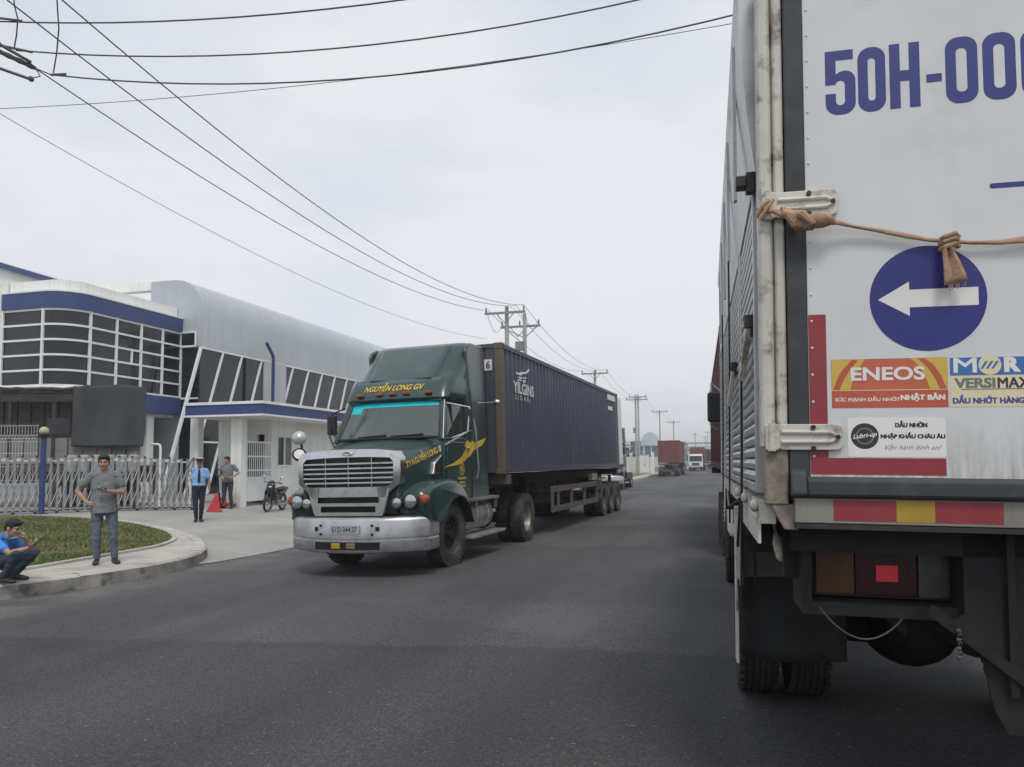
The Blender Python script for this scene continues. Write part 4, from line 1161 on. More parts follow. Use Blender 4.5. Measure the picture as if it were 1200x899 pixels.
    # grille surround: chrome frame, dark core, bars
    b = MB(); b.box(-.78,.78,-3.70,-3.60,.96,1.84); b.build('radiator_core', M['hole_black'], t)
    outl = [(-.56,.93),(-.62,.98),(-.70,1.28),(-.88,1.42),(-.90,1.60),(-.89,1.80),(-.82,1.90),(-.5,1.935),(0,1.945),(.5,1.935),(.82,1.90),(.89,1.80),(.90,1.60),(.88,1.42),(.70,1.28),(.62,.98),(.56,.93)]
    innl = [(-.50,1.36),(-.66,1.37),(-.72,1.39),(-.77,1.46),(-.78,1.60),(-.78,1.74),(-.72,1.80),(-.4,1.815),(0,1.82),(.4,1.815),(.72,1.80),(.78,1.74),(.78,1.60),(.77,1.46),(.72,1.39),(.66,1.37),(.50,1.36)]
    b = MB(); n = len(outl)
    rg = [[(o_[0]*1.0,-3.60,o_[1]) for o_ in outl], [(o_[0]*.99,-3.76,o_[1]*.998) for o_ in outl], [(i_[0],-3.785,i_[1]) for i_ in innl], [(i_[0],-3.70,i_[1]) for i_ in innl]]
    vs = [p for r in rg for p in r]; fs = []
    for j in range(3):
        for k in range(n-1): fs.append((j*n+k, j*n+k+1, (j+1)*n+k+1, (j+1)*n+k))
    b.add(vs, fs)
    # lower panel as strips so that the two slots stay open
    def strip(z0, z1, w0, w1): b.prism([(-w0,z0),(w0,z0),(w1,z1),(-w1,z1)], lambda p: (p[0],-3.775,p[1]), lambda p: (p[0],-3.68,p[1]))
    strip(.93,.985,.575,.60); strip(1.075,1.125,.63,.645); strip(1.215,1.365,.67,.72)
    for s in (-1, 1):
        b.prism([(s*.47,.985),(s*.60,.985),(s*.63,1.075),(s*.47,1.075)], lambda p: (p[0],-3.775,p[1]), lambda p: (p[0],-3.68,p[1]))
        b.prism([(s*.54,1.125),(s*.645,1.125),(s*.67,1.215),(s*.54,1.215)], lambda p: (p[0],-3.775,p[1]), lambda p: (p[0],-3.68,p[1]))
    gs = b.build('grille_surround', M['chrome'], t, smooth=True, angle=40)
    for k in range(5):
        z = 1.425+k*.073
        b = MB(); b.box(-.775,.775,-3.77,-3.72,z-.013,z+.016); b.build('grille_bar', M['chrome'], t, bevel=.005)
    b = MB()
    for x in (-.4,0,.4): b.box(x-.006,x+.006,-3.755,-3.70,1.38,1.81)
    b.build('grille_divider', M['chrome'], t)
    b = MB(); b.lathe([(0,.001),(-.02,.03),(-.02,.045),(0,.06)], (0,0,0), 'Y', 20); o = b.build('hood_badge', M['aluminium'], t, smooth=True); o.matrix_local = Matrix.Translation((0,-3.78,1.872)) @ Matrix.Diagonal((1.7,1,.62,1))
    # bumper
    def bp(x): return -3.86+.42*(abs(x)/1.20)**2.7
    xs = [-1.20,-1.15,-1.05,-.9,-.7,-.5,-.25,0,.25,.5,.7,.9,1.05,1.15,1.20]
    pro = [(.10,.38),(.02,.40),(.0,.43),(.0,.575),(.018,.59),(.018,.605),(.0,.62),(.0,.86),(.02,.90),(.06,.925),(.25,.93),(.25,.38)]
    rg = []
    for x in xs:
        t_ = V((1, (bp(x+.01)-bp(x-.01))/.02, 0)).normalized(); nn = V((-t_.y, t_.x, 0))
        rg.append([(x+nn.x*d, bp(x)+nn.y*d, z+.02*(1-abs(x)/1.22)*(-1)) for d, z in pro])
    for s, k in ((-1,0),(1,-1)):
        e = [(s*(1.215-d) , -3.12, z) for d, z in pro]
        rg = [e]+rg if s < 0 else rg+[e]
    b = MB(); b.loft(rg); bu = b.build('bumper', M['bumper_silver'], t, smooth=True, angle=35)
    b = MB(); b.loft([[(x,bp(x)-.006,.43),(x,bp(x)-.006,.545),(x,bp(x)+.02,.545),(x,bp(x)+.02,.43)] for x in (-.55,-.25,0,.25,.55)]); b.build('lower_grille', M['hole_black'], t)
    for x, m in ((-.16,'reflect_yellow'),(.10,'brown_lens')):
        b = MB(); b.box(x-.075,x+.075,bp(x)-.03,bp(x)+.01,.445,.530); b.build('fog_lamp', M[m] if lettering else M['lamp_clear'], t, bevel=.015)
    b = MB()
    for x, z, q in ((-.52,.74,.03),(-.44,.79,.018),(-.44,.66,.018),(.44,.79,.018),(.52,.74,.03),(.44,.66,.018)): b.box(x-q,x+q,bp(x)-.008,bp(x)+.02,z-q,z+q)
    b.build('bumper_bolts', M['hole_black'], t)
    b = MB(); b.box(-.25,.25,bp(0)-.022,bp(0)-.004,.67,.80); pl = b.build('number_plate', M['aluminium'], t, bevel=.004)
    if lettering: text("61D-344.07", .43, .085, M['print_black'], pl, (0,bp(0)-.0245,.735), (1,0,0), (0,0,1), bold=.006)
    b = MB(); b.box(-.8,.8,-3.50,-3.2,.62,.86); b.build('bumper_bracket', M['dark_steel'], t)
    # mirrors
    for s in (-1, 1):
        b = MB(); x = s*1.33
        b.tube([(s*1.04,-2.44,2.0),(x,-2.15,2.22),(x,-2.05,2.64),(s*.98,-2.2,2.72)], .016, 6); b.tube([(x,-2.05,2.62),(x,-1.99,2.25),(s*1.06,-2.2,2.12)], .014, 6)
        mb_ = b.build('mirror_bracket', M['aluminium'] if s > 0 else M['dark_steel'], t, smooth=True)
        b = MB(); b.box(x-(.055 if s > 0 else .09),x+(.055 if s > 0 else .09),-2.10,-2.03,2.26,2.61); b.build('mirror', M['black_plastic'] , mb_, bevel=.02)
        # convex mirrors on a stalk above the fender, only on the kerb side
        if s < 0:
            b = MB(); b.tube([(-1.10,-3.05,1.38),(-1.17,-3.2,1.7),(-1.20,-3.22,2.16)], .022, 8); b.tube([(-1.17,-3.2,1.72),(-.86,-3.1,1.62)], .012, 6)
            st = b.build('mirror_stalk', M['dark_steel'], t, smooth=True)
            for z, tilt, mm in ((1.90,-.45,'lamp_glass'),(2.17,-.2,'aluminium')):
                b = MB(); b.lathe([(-.020,.085),(-.030,.10),(.0,.118),(.03,.10),(.06,.05),(.07,.001)], (0,0,0), 'Y', 24, sgn=1 if mm == 'lamp_glass' else -1)
                b.lathe([(-.030,.001),(-.026,.05),(-.018,.09)], (0,0,0), 'Y', 24, 1, sgn=1 if mm == 'lamp_glass' else -1)
                o = b.build('round_mirror', [M['dark_steel'] if mm == 'lamp_glass' else M['panel_silver'], M['white_print']], st, smooth=True)
                o.matrix_local = Matrix.Translation((-1.20,-3.27,z)) @ Matrix.Rotation(tilt, 4, 'X') @ Matrix.Rotation(.5, 4, 'Z')
    b = MB(); b.tube([(-1.09,-2.3,2.05),(-1.02,-1.75,2.9),(-.99,-1.4,3.35)], .02, 6); b.build('antenna', M['black_plastic'], t, smooth=True)
    b = MB(); b.tube([(1.10,-1.30,2.5),(1.13,-1.28,2.3),(1.13,-1.16,1.6),(1.09,-1.15,1.42)], .016, 6); b.build('grab_handle', M['aluminium'], t, smooth=True)
    b = MB(); b.tube([(1.06,-1.0,2.8),(1.28,-.62,2.83)], .015, 6); b.ell((1.30,-.60,2.83),.075,.06,.06); b.build('work_lamp', M['chrome'], t, smooth=True)
    # air intake on each hood side
    for s in (-1, 1):
        b = MB(); q = [(-2.86,1.52),(-2.28,1.52),(-2.28,1.86),(-2.50,1.86),(-2.78,1.72)]
        b.prism(q, lambda p: (s*.88,p[0],p[1]), lambda p: (s*1.01,p[0],p[1])); ai = b.build('air_intake', M['chrome'], t, bevel=.02)
        b = MB()
        for k in range(3): b.prism([(-2.76+k*.155,1.57),(-2.65+k*.155,1.57),(-2.65+k*.155,1.74+k*.03),(-2.76+k*.155,1.68+k*.05)], lambda p: (s*.95,p[0],p[1]), lambda p: (s*1.014,p[0],p[1]))
        b.build('intake_slots', M['hole_black'], ai)
    # fuel tank, steps
    for s in (-1, 1):
        b = MB(); b.lathe([(-1.42,.001),(-1.42,.24),(-1.38,.27),(-.30,.27),(-.26,.24),(-.26,.001)], (s*.80,0,.76), 'Y', 24); tk = b.build('fuel_tank', M['tank_metal'], t, smooth=True)
        for y in (-1.12,-.55):
            b = MB(); b.lathe([(y-.03,.272),(y-.03,.282),(y+.03,.282),(y+.03,.272)], (s*.80,0,.76), 'Y', 24)
            b.build('tank_strap', M['aluminium'], tk, smooth=True)
        b = MB(); b.box(min(s*.78,s*1.16),max(s*.78,s*1.16),-1.62,.16,.38,.43); b.build('step', M['aluminium'], t, bevel=.008)
        b = MB()
        for y in (-1.3,-.2): b.beam((s*.85,y,.43),(s*.85,y,.85),.05,.03)
        b.box(min(s*.75,s*1.14),max(s*.75,s*1.14),-1.55,-.12,1.03,1.08); b.beam((s*1.10,-1.25,1.03),(s*1.08,-1.22,.88),.05,.05); b.beam((s*1.10,-.2,1.03),(s*1.08,-.22,.85),.05,.05)
        b.build('step_rail', M['tank_metal'], t)
    b = MB(); b.tube([(-.98,-.40,.9),(-.98,-.40,3.75)], .07, 12); b.build('exhaust_stack', M['dark_steel'], t, smooth=True)
    if not lettering: return t
    # lettering
    tl = V((0,-.62,.78))
    def yroof(x, z):
        zs = [(2.93,-2.18,.08),(3.10,-2.05,.05),(3.20,-1.97,.03)]
        for (z0,y0,n0),(z1,y1,n1) in zip(zs, zs[1:]):
            if z <= z1: break
        k = (z-z0)/(z1-z0); return y0+(y1-y0)*k-(n0+(n1-n0)*k)*(1-(x/.82)**2)
    me = text_mesh("NGUYỄN LONG GV", 1.14, .20, bold=.018, shear=.12, res=5)
    for v in me.vertices:
        x = v.co.x-.04; z = 3.06+v.co.y*.8; v.co = (x, yroof(x,z)-.012, z)
    me.materials.clear(); me.materials.append(M['yellow_print']); inst('lettering', me, t)
    yd = V((-.25,0,1)); k_ = V((.145,1.0,.215))
    def xhood(y, z):
        k = (y+3.72)/1.27; w = .80+.19*k; zt = 1.86+.26*k
        ps = [(1.35,w+.03),(zt-.22,w),(zt-.10,w*.95),(zt-.03,w*.84),(zt+.02,w*.5)]
        for (z0,x0),(z1,x1) in zip(ps, ps[1:]):
            if z <= z1: break
        return x0+(x1-x0)*(z-z0)/(z1-z0)
    me = text_mesh("CTY NGUYỄN LONG GV", 1.12, .150, bold=.016, res=5)
    for v in me.vertices:
        y = -2.985+v.co.x; z = 1.84+v.co.x*.27+v.co.y; v.co = (xhood(y,z)+.012, y, z)
    me.materials.clear(); me.materials.append(M['yellow_print']); inst('lettering', me, t)
    b = flat(rect(-.07,.07,-.05,.05), M['print_white'], t, V((.985,-2.46,1.95)), k_, V((-.12,-.2,1)), name='sticker')
    # yellow swoosh with a bird-like body, ring emblem and print below on the door
    sw = [(-2.62,1.63),(-2.2,1.70),(-1.85,1.80),(-1.62,1.97),(-1.70,2.00),(-1.58,2.10),(-1.40,2.05),(-1.35,2.10),(-1.25,2.06),(-.62,2.17),(-.86,2.02),(-1.30,1.92),(-1.42,1.83),(-1.62,1.78),(-1.72,1.73),(-2.0,1.67)]
    for seg, x in ((sw, 1.083),):
        b = MB(); b.prism(seg, lambda p: (x if p[0] < -1.44 else x, p[0], p[1]), lambda p: (x+.003, p[0], p[1])); b.build('emblem', M['yellow_print'], t)
    b = MB(); b.lathe([(0,.085),(.003,.085),(.003,.11),(0,.11)], (1.083,-1.84,1.60), 'X', 24); b.build('emblem', M['gold_print'], t)
    b = MB(); b.prx([(-1.90,1.56),(-1.78,1.56),(-1.80,1.64),(-1.84,1.67),(-1.88,1.64)], 1.083, 1.086); b.build('emblem', M['gold_print'], t)
    b = MB()
    for y0, y1, z0, z1 in ((-2.02,-1.66,1.42,1.46),(-1.96,-1.72,1.35,1.385),(-2.05,-1.98,1.30,1.34),(-1.95,-1.70,1.29,1.33)): b.prx([(y0,z0),(y1,z0),(y1,z1),(y0,z1)], 1.083, 1.086)
    b.build('door_print', M['gold_print'], t)
    return t
TR = make_tractor(TM, 'dark green long-nosed tractor truck with chrome grille turning out of line, hauling the navy container')
# ================================================================== SEMI-TRAILER
def make_trailer(mat4, label, group=None, detail=True, L=12.19):
    t = thing('semi_trailer', label, 'trailer', mat4=mat4, group=group)
    b = MB()
    for s in (-1, 1):
        b.box(s*.50-.07, s*.50+.07, .25, L, 1.18, 1.45)
        b.box(s*.50-.08, s*.50+.08, 4.2, L-.05, .95, 1.2)
    for k in range(9): b.box(-.43,.43,.6+k*1.4,.72+k*1.4,1.2,1.4)
    for y in (.30, L-.25): b.box(-1.2,1.2,y-.14,y+.14,1.28,1.475)
    for k in range(3): b.cyl((-.95,9.33+.24+k*1.17,.5),(.95,9.33+.24+k*1.17,.5),.08,n=10)
    b.box(-.9,.9,9.2,12.1,.62,.75); b.box(-1.15,1.15,L-.08,L,.55,.75); b.box(-.9,-.8,L-.1,L-.02,.75,1.25); b.box(.8,.9,L-.1,L-.02,.75,1.25)
    b.build('chassis_frame', M['trailer_brown'], t)
    for k in range(3):
        for s in (-1, 1):
            y = 9.57+k*1.17
            wheel(t, s*1.06, y, rim=RIM_C, side=s); wheel(t, s*.74, y, side=s)
    if not detail: return t
    for s in (-1, 1):
        b = MB(); x = s*1.17
        b.box(min(x,x-s*.06),max(x,x-s*.06),3.62,8.72,.98,1.12); b.box(min(x,x-s*.06),max(x,x-s*.06),3.62,8.72,.50,.63)
        for y in (3.62,4.15,5.5,7.0,8.62): b.box(min(x-s*.004,x-s*.055),max(x-s*.004,x-s*.055),y,y+.12,.63,.98)
        b.build('side_guard', M['trailer_brown'], t)
        for y in (3.9,6.2,8.4):
            b = MB(); b.beam((s*.5,y,1.22),(s*1.12,y,1.02),.06,.05); b.beam((s*.5,y,1.2),(s*1.12,y,.6),.05,.05); b.build('guard_brace', M['chassis_dust'], t)
        b = MB(); b.box(min(s*.62,s*.78),max(s*.62,s*.78),2.75,2.92,.55,1.4); b.box(min(s*.65,s*.75),max(s*.65,s*.75),2.78,2.89,.26,.6); b.box(min(s*.55,s*.85),max(s*.55,s*.85),2.66,3.0,.22,.27); b.build('landing_leg', M['chassis_dust'], t)
        b = MB(); b.prx([(9.0,1.14),(9.15,1.22),(9.9,1.22),(9.9,1.18),(9.2,1.17),(9.08,.85),(9.04,.85)], min(s*.62,s*1.2), max(s*.62,s*1.2)); b.build('mudguard', M['trailer_brown'], t)
    b = MB(); b.box(-.42,.42,4.6,6.0,.66,.95); b.cyl((-.3,6.6,.75),(-.3,7.6,.75),.17,n=14); b.build('air_tank', M['chassis_dust'], t)
    b = MB(); b.box(.98,1.10,8.3,9.0,1.16,1.36); b.build('tool_rest', M['yellow_print'] if False else M['cream_plastic'], t)
    return t
make_trailer(TM, 'brown skeletal trailer with side guard and three axles under the navy container')

# ================================================================== SHIPPING CONTAINERS
def corrug(x, y0, y1, z0, z1, sgn, pitch=.278, depth=.045):
    """corrugated wall lying in the YZ plane at X = x, crests toward sgn"""
    b = MB(); pts = [(y0, 0)]; y = y0+.06
    while y+pitch < y1-.02:
        pts += [(y, 0), (y+pitch*.25, -depth), (y+pitch*.5, -depth), (y+pitch*.75, 0)]; y += pitch
    pts.append((y1, 0))
    vs = [(x+sgn*d, yy, z) for z in (z0, z1) for yy, d in pts]; n = len(pts)
    b.add(vs, [(k, k+1, n+k+1, n+k) for k in range(n-1)])
    return b
def make_container(mat4, label, paint, group=None, rust=True, L=12.19, H=2.59, doors_open=False, prints=True, cat='container'):
    P = M[paint]; W = 1.219
    t = thing('shipping_container', label, cat, mat4=mat4, group=group)
    for s in (-1, 1):
        corrug(s*(W-.012), .11, L-.11, .15, H-.10, s).build('side_wall', P, t, fixn=False)
        b = MB(); b.box(min(s*W,s*(W-.06)),max(s*W,s*(W-.06)),.10,L-.10,H-.10,H-.015); b.box(min(s*(W-.004),s*(W-.12)),max(s*(W-.004),s*(W-.12)),.10,L-.10,.02,.16); b.build('side_rail', P, t)
    # front wall: corrugated along X
    b = MB(); pts = [(-W+.1,0)]; x = -W+.16
    while x+.25 < W-.12:
        pts += [(x,0),(x+.06,.04),(x+.125,.04),(x+.185,0)]; x += .25
    pts.append((W-.1,0)); n = len(pts)
    b.add([(x, .03+d, z) for z in (.12, H-.08) for x, d in pts], [(k+1, k, n+k, n+k+1) for k in range(n-1)]); b.build('front_wall', P, t, fixn=False)
    for z0, z1, y1 in ((H-.09,H-.01,.09),(.02,.13,.1)):
        b = MB(); b.box(-W+.1,W-.1,.01,y1,z0,z1); b.build('end_rail', P, t)
    b = MB(); b.box(-W+.02,W-.02,.05,L-.05,H-.045,H-.02); b.box(-W+.05,W-.05,.05,L-.05,.05,.14); b.build('roof', P, t)
    for s in (-1, 1):
        for y in (0, L-.14):
            b = MB(); b.box(min(s*W,s*(W-.16)),max(s*W,s*(W-.16)),y+.002,y+.138,.12,H-.12); b.build('corner_post', M['rust_post'] if (rust and y == 0) else P, t, bevel=.01)
            for z in (0, H-.118):
                b = MB(); b.box(min(s*(W+.006),s*(W-.17)),max(s*(W+.006),s*(W-.17)),y-.004,y+.174 if y == 0 else y+.146,z,z+.12); c_ = b.build('corner_casting', M['rust_post'] if rust else P, t, bevel=.008)
                b = MB(); b.ell((s*(W+.004),y+.085,z+.06),.006,.04,.028,10,6); b.build('casting_hole', M['hole_black'], c_)
    # doors
    b = MB(); b.box(-W+.1,W-.1,L-.09,L-.02,.02,.13); b.box(-W+.1,W-.1,L-.09,L-.02,H-.12,H-.01); b.build('door_sill', P, t)
    dw = W-.13
    for s in (-1, 1):
        b = MB(); b.box(-.004 if s > 0 else -dw, dw if s > 0 else .004, -.03, .01, .14, H-.13)
        for z in (.55,1.05,1.55,2.05): b.box(.04 if s > 0 else -dw+.04, dw-.04 if s > 0 else -.04, .01, .025, z, z+.06)
        d_ = b.build('container_door', P, t)
        if doors_open and s > 0:   # swung back along the side, hinged on the corner post
            d_.matrix_local = Matrix.Translation((W-.02, L-.02, 0)) @ Matrix.Rotation(radians(94), 4, 'Z') @ Matrix.Translation((0,0,0))
            d_.data.materials[0] = M['white_paint']
        else:
            d_.matrix_local = Matrix.Translation((0, L-.045, 0))
        for x in ((.25,.8) if s > 0 else (-.25,-.8)):
            b = MB(); b.tube([(x,.045,.1),(x,.045,H-.1)], .02, 6); b.box(x-.03,x+.03,.02,.06,.9,.96); b.build('lock_rod', P if paint != 'navy_container' else M['aluminium'], d_)
    if not prints: return t
    xs = W-.012+.006
    # winged emblem and lettering on the road side
    xd, yd = V((0,1,0)), V((0,0,1))
    b = MB()
    for q in ([(.85,2.06),(1.05,2.06),(1.30,2.15),(1.55,2.20),(1.85,2.42),(1.80,2.30),(1.62,2.14),(1.35,2.07),(1.2,1.98),(.92,1.98)],
              [(.98,1.90),(1.25,1.93),(1.30,1.86),(1.08,1.83)], [(1.32,1.93),(1.62,2.0),(1.60,1.94),(1.36,1.88)], [(.98,1.78),(1.26,1.82),(1.22,1.76),(1.0,1.72)], [(1.32,1.82),(1.55,1.86),(1.50,1.74),(1.34,1.72)]):
        b.prx([(y_, 2.285+(z_-2.42)*.52) for y_, z_ in q], xs, xs+.004)
    b.build('emblem', M['white_print'], t)
    text("YILGINS", 1.42, .25, M['white_print'], t, (xs+.004,1.40,1.78), xd, yd, bold=.03)
    text("LIGARI", 1.05, .10, M['white_print'], t, (xs+.004,1.32,1.575), xd, yd, spacing=1.5)
    b = MB(); b.prx(rect(10.45,11.75,2.27,2.45), xs, xs+.004); b.prx(rect(10.5,11.25,1.93,2.06), xs, xs+.004); b.build('code_plate', M['white_print'], t)
    text("YLGU 604217 3", 1.15, .09, M['print_black'], t, (xs+.006,11.1,2.36), xd, yd) if False else None
    b = MB(); b.box(.84,1.0,.012,.022,2.05,2.27); pl = b.build('number_panel', M['white_print'], t)
    text("6", .09, .15, M['print_black'], pl, (.92,.009,2.16), (1,0,0), (0,0,1), bold=.02)
    return t
CM = TM @ Matrix.Translation((0,0,1.478))
make_container(CM, 'navy corrugated container with a white winged emblem on the brown trailer', 'navy_container', doors_open=True)
# ================================================================== NEAR BOX TRUCK ON THE RIGHT
# local frame: X to the right along the rear doors, Y forward along the road, Z up
_th = radians(1.759)
RM = frame((.142,3.483,-.03), (cos(_th),sin(_th),-.016), (-sin(_th),cos(_th),0))
BT = thing('box_truck', 'large white box truck close on the right, stickers and blue arrow on its doors', 'truck', mat4=RM)
W2, L2, ZF, ZR = 2.32, 6.4, 1.5, 3.95
b = MB()
for s in (.72, 1.6): b.box(s-.05,s+.05,.5,8.4,.85,1.12)
for k in range(7): b.box(.0 if k%2 else .1,W2-.1,.25+k*1.0,.33+k*1.0,1.14,1.4)
b.box(.05,W2-.05,.12,L2,1.40,1.5); b.box(.12,W2-.1,.10,.2,1.28,1.41)
b.cyl((.3,2.5,.5),(W2-.3,2.5,.5),.12,n=12); b.ell((1.16,2.5,.52),.32,.32,.28,14,10); b.cyl((1.16,2.8,.6),(1.16,6,.75),.06,n=10)
b.box(.62,.82,1.7,3.4,.72,.80); b.box(1.5,1.7,1.7,3.4,.72,.80); b.box(.5,.62,.4,.9,.95,1.3)
b.cyl((1.0,.6,.86),(1.0,1.7,.86),.11,n=14); b.tube([(.92,1.2,1.05),(.85,.9,.92),(.95,.7,.84)], .03, 8)
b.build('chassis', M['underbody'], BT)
for x in (.115,.45,W2-.45,W2-.115): wheel(BT, x, 2.5, .50, side=-1 if x < 1 else 1, tyre=TY_D, rim=RIM_B if x in (.115, W2-.115) else None, s=.965)
for s, x in ((-1,.2),(1,W2-.2)): wheel(BT, x, 7.6, .50, side=s, tyre=TY_D, rim=RIM_D, s=.965)
# body shell: roof, far wall, front wall
b = MB(); b.box(.10,W2-.02,.10,L2,ZR-.06,ZR-.02); b.box(W2-.08,W2,.10,L2,1.5,ZR-.02); b.box(.06,W2-.02,L2-.06,L2,1.5,ZR-.02); b.box(.12,W2-.1,.12,L2-.1,1.48,1.54); b.build('body_shell', M['panel_silver'], BT)
# rear corner posts: two dirty white channels with a rusty foot
b = MB()
prof = [(-.012,.09),(-.012,.0),(.0,-.012),(.018,-.014),(.036,-.012),(.046,.002),(.046,.03),(.056,.03),(.056,.006),(.064,-.004),(.09,-.004),(.10,.006),(.10,.09)]
b.prz(prof, 1.74, ZR); b.build('corner_post', M['dirty_white_paint'], BT, bevel=.004)
mk('rusty_foot', (.30,.26,.22), .8, var=.3, vscale=8, dirt=(.10,.055,.03), dscale=7, damt=.7, bump=.4, bscale=30)
b = MB(); b.prz([(.0,.08),(.0,.0),(.012,-.008),(.09,-.008),(.10,.0),(.10,.08)], 1.49, 1.735); b.prism([(.02,1.49),(.13,1.49),(.14,1.38),(.08,1.38)], lambda p: (p[0],.0,p[1]), lambda p: (p[0],.05,p[1])); b.build('post_foot', M['rusty_foot'], BT, bevel=.006)
b = MB(); b.prz([(W2-x, y) for x, y in prof], 1.5, ZR); b.build('corner_post', M['dirty_white_paint'], BT)
b = MB(); b.box(.104,W2-.104,-.005,.09,ZR-.10,ZR); b.build('header', M['seal_black'], BT, bevel=.006)
# black rubber seals
b = MB(); b.box(.104,.186,-.010,.05,1.60,ZR-.10); b.box(W2-.186,W2-.104,-.010,.05,1.60,ZR-.10); b.box(W2/2-.03,W2/2+.03,-.010,.05,1.6,ZR-.10); b.build('door_seal', M['seal_black'], BT, bevel=.008)
b = MB(); b.prism([(-.055,1.525),(-.065,1.54),(-.065,1.595),(-.05,1.612),(.05,1.612),(.05,1.525)], lambda p: (.17,p[0],p[1]), lambda p: (W2-.1,p[0],p[1])); b.prism([(-.055,1.525),(-.065,1.54),(-.04,1.63),(.03,1.66),(.05,1.525)], lambda p: (.104,p[0],p[1]), lambda p: (.17,p[0],p[1])); b.build('rubber_sill', M['seal_black'], BT, bevel=.008)
# doors: white paint with road grime splashed up from the sill
def grimed(m):
    n = m.node_tree.nodes; l = m.node_tree.links; b = n['Principled BSDF']; src = b.inputs['Base Color'].links[0].from_socket
    t = n.new('ShaderNodeTexCoord'); sp = n.new('ShaderNodeSeparateXYZ'); l.new(t.outputs['Object'], sp.inputs[0])
    mr = n.new('ShaderNodeMapRange'); mr.inputs['From Min'].default_value = 1.95; mr.inputs['From Max'].default_value = 1.60; l.new(sp.outputs['Z'], mr.inputs['Value'])
    mp = n.new('ShaderNodeMapping'); mp.inputs['Scale'].default_value = (22, 22, 3.0); l.new(t.outputs['Object'], mp.inputs['Vector'])
    z = n.new('ShaderNodeTexNoise'); z.inputs['Scale'].default_value = 1.0; z.inputs['Detail'].default_value = 8; z.inputs['Roughness'].default_value = .7; l.new(mp.outputs[0], z.inputs['Vector'])
    r = n.new('ShaderNodeMapRange'); r.inputs['From Min'].default_value = .40; r.inputs['From Max'].default_value = .70; l.new(z.outputs['Fac'], r.inputs['Value'])
    p = n.new('ShaderNodeMath'); p.operation = 'POWER'; l.new(mr.outputs[0], p.inputs[0]); p.inputs[1].default_value = 1.7
    q = n.new('ShaderNodeMath'); q.operation = 'MULTIPLY'; l.new(p.outputs[0], q.inputs[0]); l.new(r.outputs[0], q.inputs[1])
    x = n.new('ShaderNodeMix'); x.data_type = 'RGBA'; l.new(q.outputs[0], x.inputs['Factor']); l.new(src, x.inputs['A']); x.inputs['B'].default_value = (.26,.22,.17,1)
    l.new(x.outputs['Result'], b.inputs['Base Color'])
grimed(M['door_white'])
# doors
b = MB(); b.box(.188,W2/2-.032,0,.05,1.60,ZR-.105); dL = b.build('rear_door', M['door_white'], BT, bevel=.004); dL['label'] = 'left rear door with stickers and blue arrow sign'
b = MB(); b.box(W2/2+.032,W2-.188,0,.05,1.60,ZR-.105); b.build('rear_door', M['door_white'], BT, bevel=.004)
XD, ZD = (1,0,0), (0,0,1)
b = MB()
for k in range(19): b.ell((.205,-.001,1.70+k*.118), .006,.003,.006, 8, 4)
b.build('rivets', M['door_white'], dL)
def dec(poly, m, name, y=-.002, th=.0015, parent=None):
    y = y*.3 if y > -.02 else y   # film-thin prints
    b = MB(); b.prism(poly, lambda p: (p[0],y,p[1]), lambda p: (p[0],y-th*.3,p[1])); return b.build(name, M[m], parent or BT)
dec(rect(.191,.263,1.694,2.318), 'reflect_red', 'reflective_tape'); dec(rect(.191,.72,1.622,1.6935), 'reflect_red', 'reflective_tape')
# big stencilled number: heavy upright figures with straight sides
def stad(x0, x1, z0, z1, r): return rrect(x0, x1, z0, z1, r, 10)
def glyph(outer, inner):
    b = MB(); b.loft([[(p[0],-.0006,p[1]) for p in outer], [(p[0],-.0011,p[1]) for p in outer], [(p[0],-.0011,p[1]) for p in inner], [(p[0],-.0006,p[1]) for p in inner]], cap=False)
    return b.build('lettering', M['decal_blue'], BT)
def zero(x0, z0=3.207, w=.124, h=.292): return glyph(stad(x0,x0+w,z0,z0+h,.052), stad(x0+.041,x0+w-.041,z0+.050,z0+h-.050,min(.0195,(w-.082)/2-.0005)))
zero(.415, w=.112); zero(.763); zero(.906); zero(1.049)
hx = .543
dec([(hx,3.21),(hx+.042,3.21),(hx+.042,3.33),(hx+.078,3.33),(hx+.078,3.21),(hx+.120,3.21),(hx+.120,3.50),(hx+.078,3.50),(hx+.078,3.378),(hx+.042,3.378),(hx+.042,3.50),(hx,3.50)], 'decal_blue', 'lettering')
fx = .281
arc = lambda cx, cz, r, a0, a1, n=8: [(cx+r*cos(a0+(a1-a0)*k/n), cz+r*sin(a0+(a1-a0)*k/n)) for k in range(n+1)]
five = [(fx,3.50),(fx,3.345),(fx+.043,3.345)]+arc(fx+.0625,3.352,.0195,pi,0,6)[0:0]+[(fx+.044,3.352),(fx+.05,3.358),(fx+.06,3.362)]+arc(fx+.064,3.345,.016,pi/2,0,4)+[(fx+.080,3.272)]+arc(fx+.0615,3.268,.0185,0,-pi,6)+[(fx+.043,3.305),(fx,3.305)]
five += arc(fx+.052,3.259,.052,pi,1.5*pi,6)+arc(fx+.072,3.259,.052,1.5*pi,2*pi,6)+arc(fx+.080,3.362,.044,0,pi/2,6)+[(fx+.060,3.402),(fx+.044,3.392),(fx+.044,3.455),(fx+.116,3.455),(fx+.116,3.50)]
dec(five, 'decal_blue', 'lettering')
dec(rect(.688,.748,3.312,3.348), 'decal_blue', 'lettering')
dec(rrect(.916,1.125,2.826,2.848,.010), 'decal_blue', 'lettering')
sg = dec(circle(.226, 56, .667, 2.372), 'sign_blue', 'arrow_sign')
dec([(.474,2.372),(.597,2.446),(.597,2.411),(.860,2.411),(.860,2.335),(.597,2.335),(.597,2.298)], 'print_white', 'arrow', y=-.0045, parent=sg)
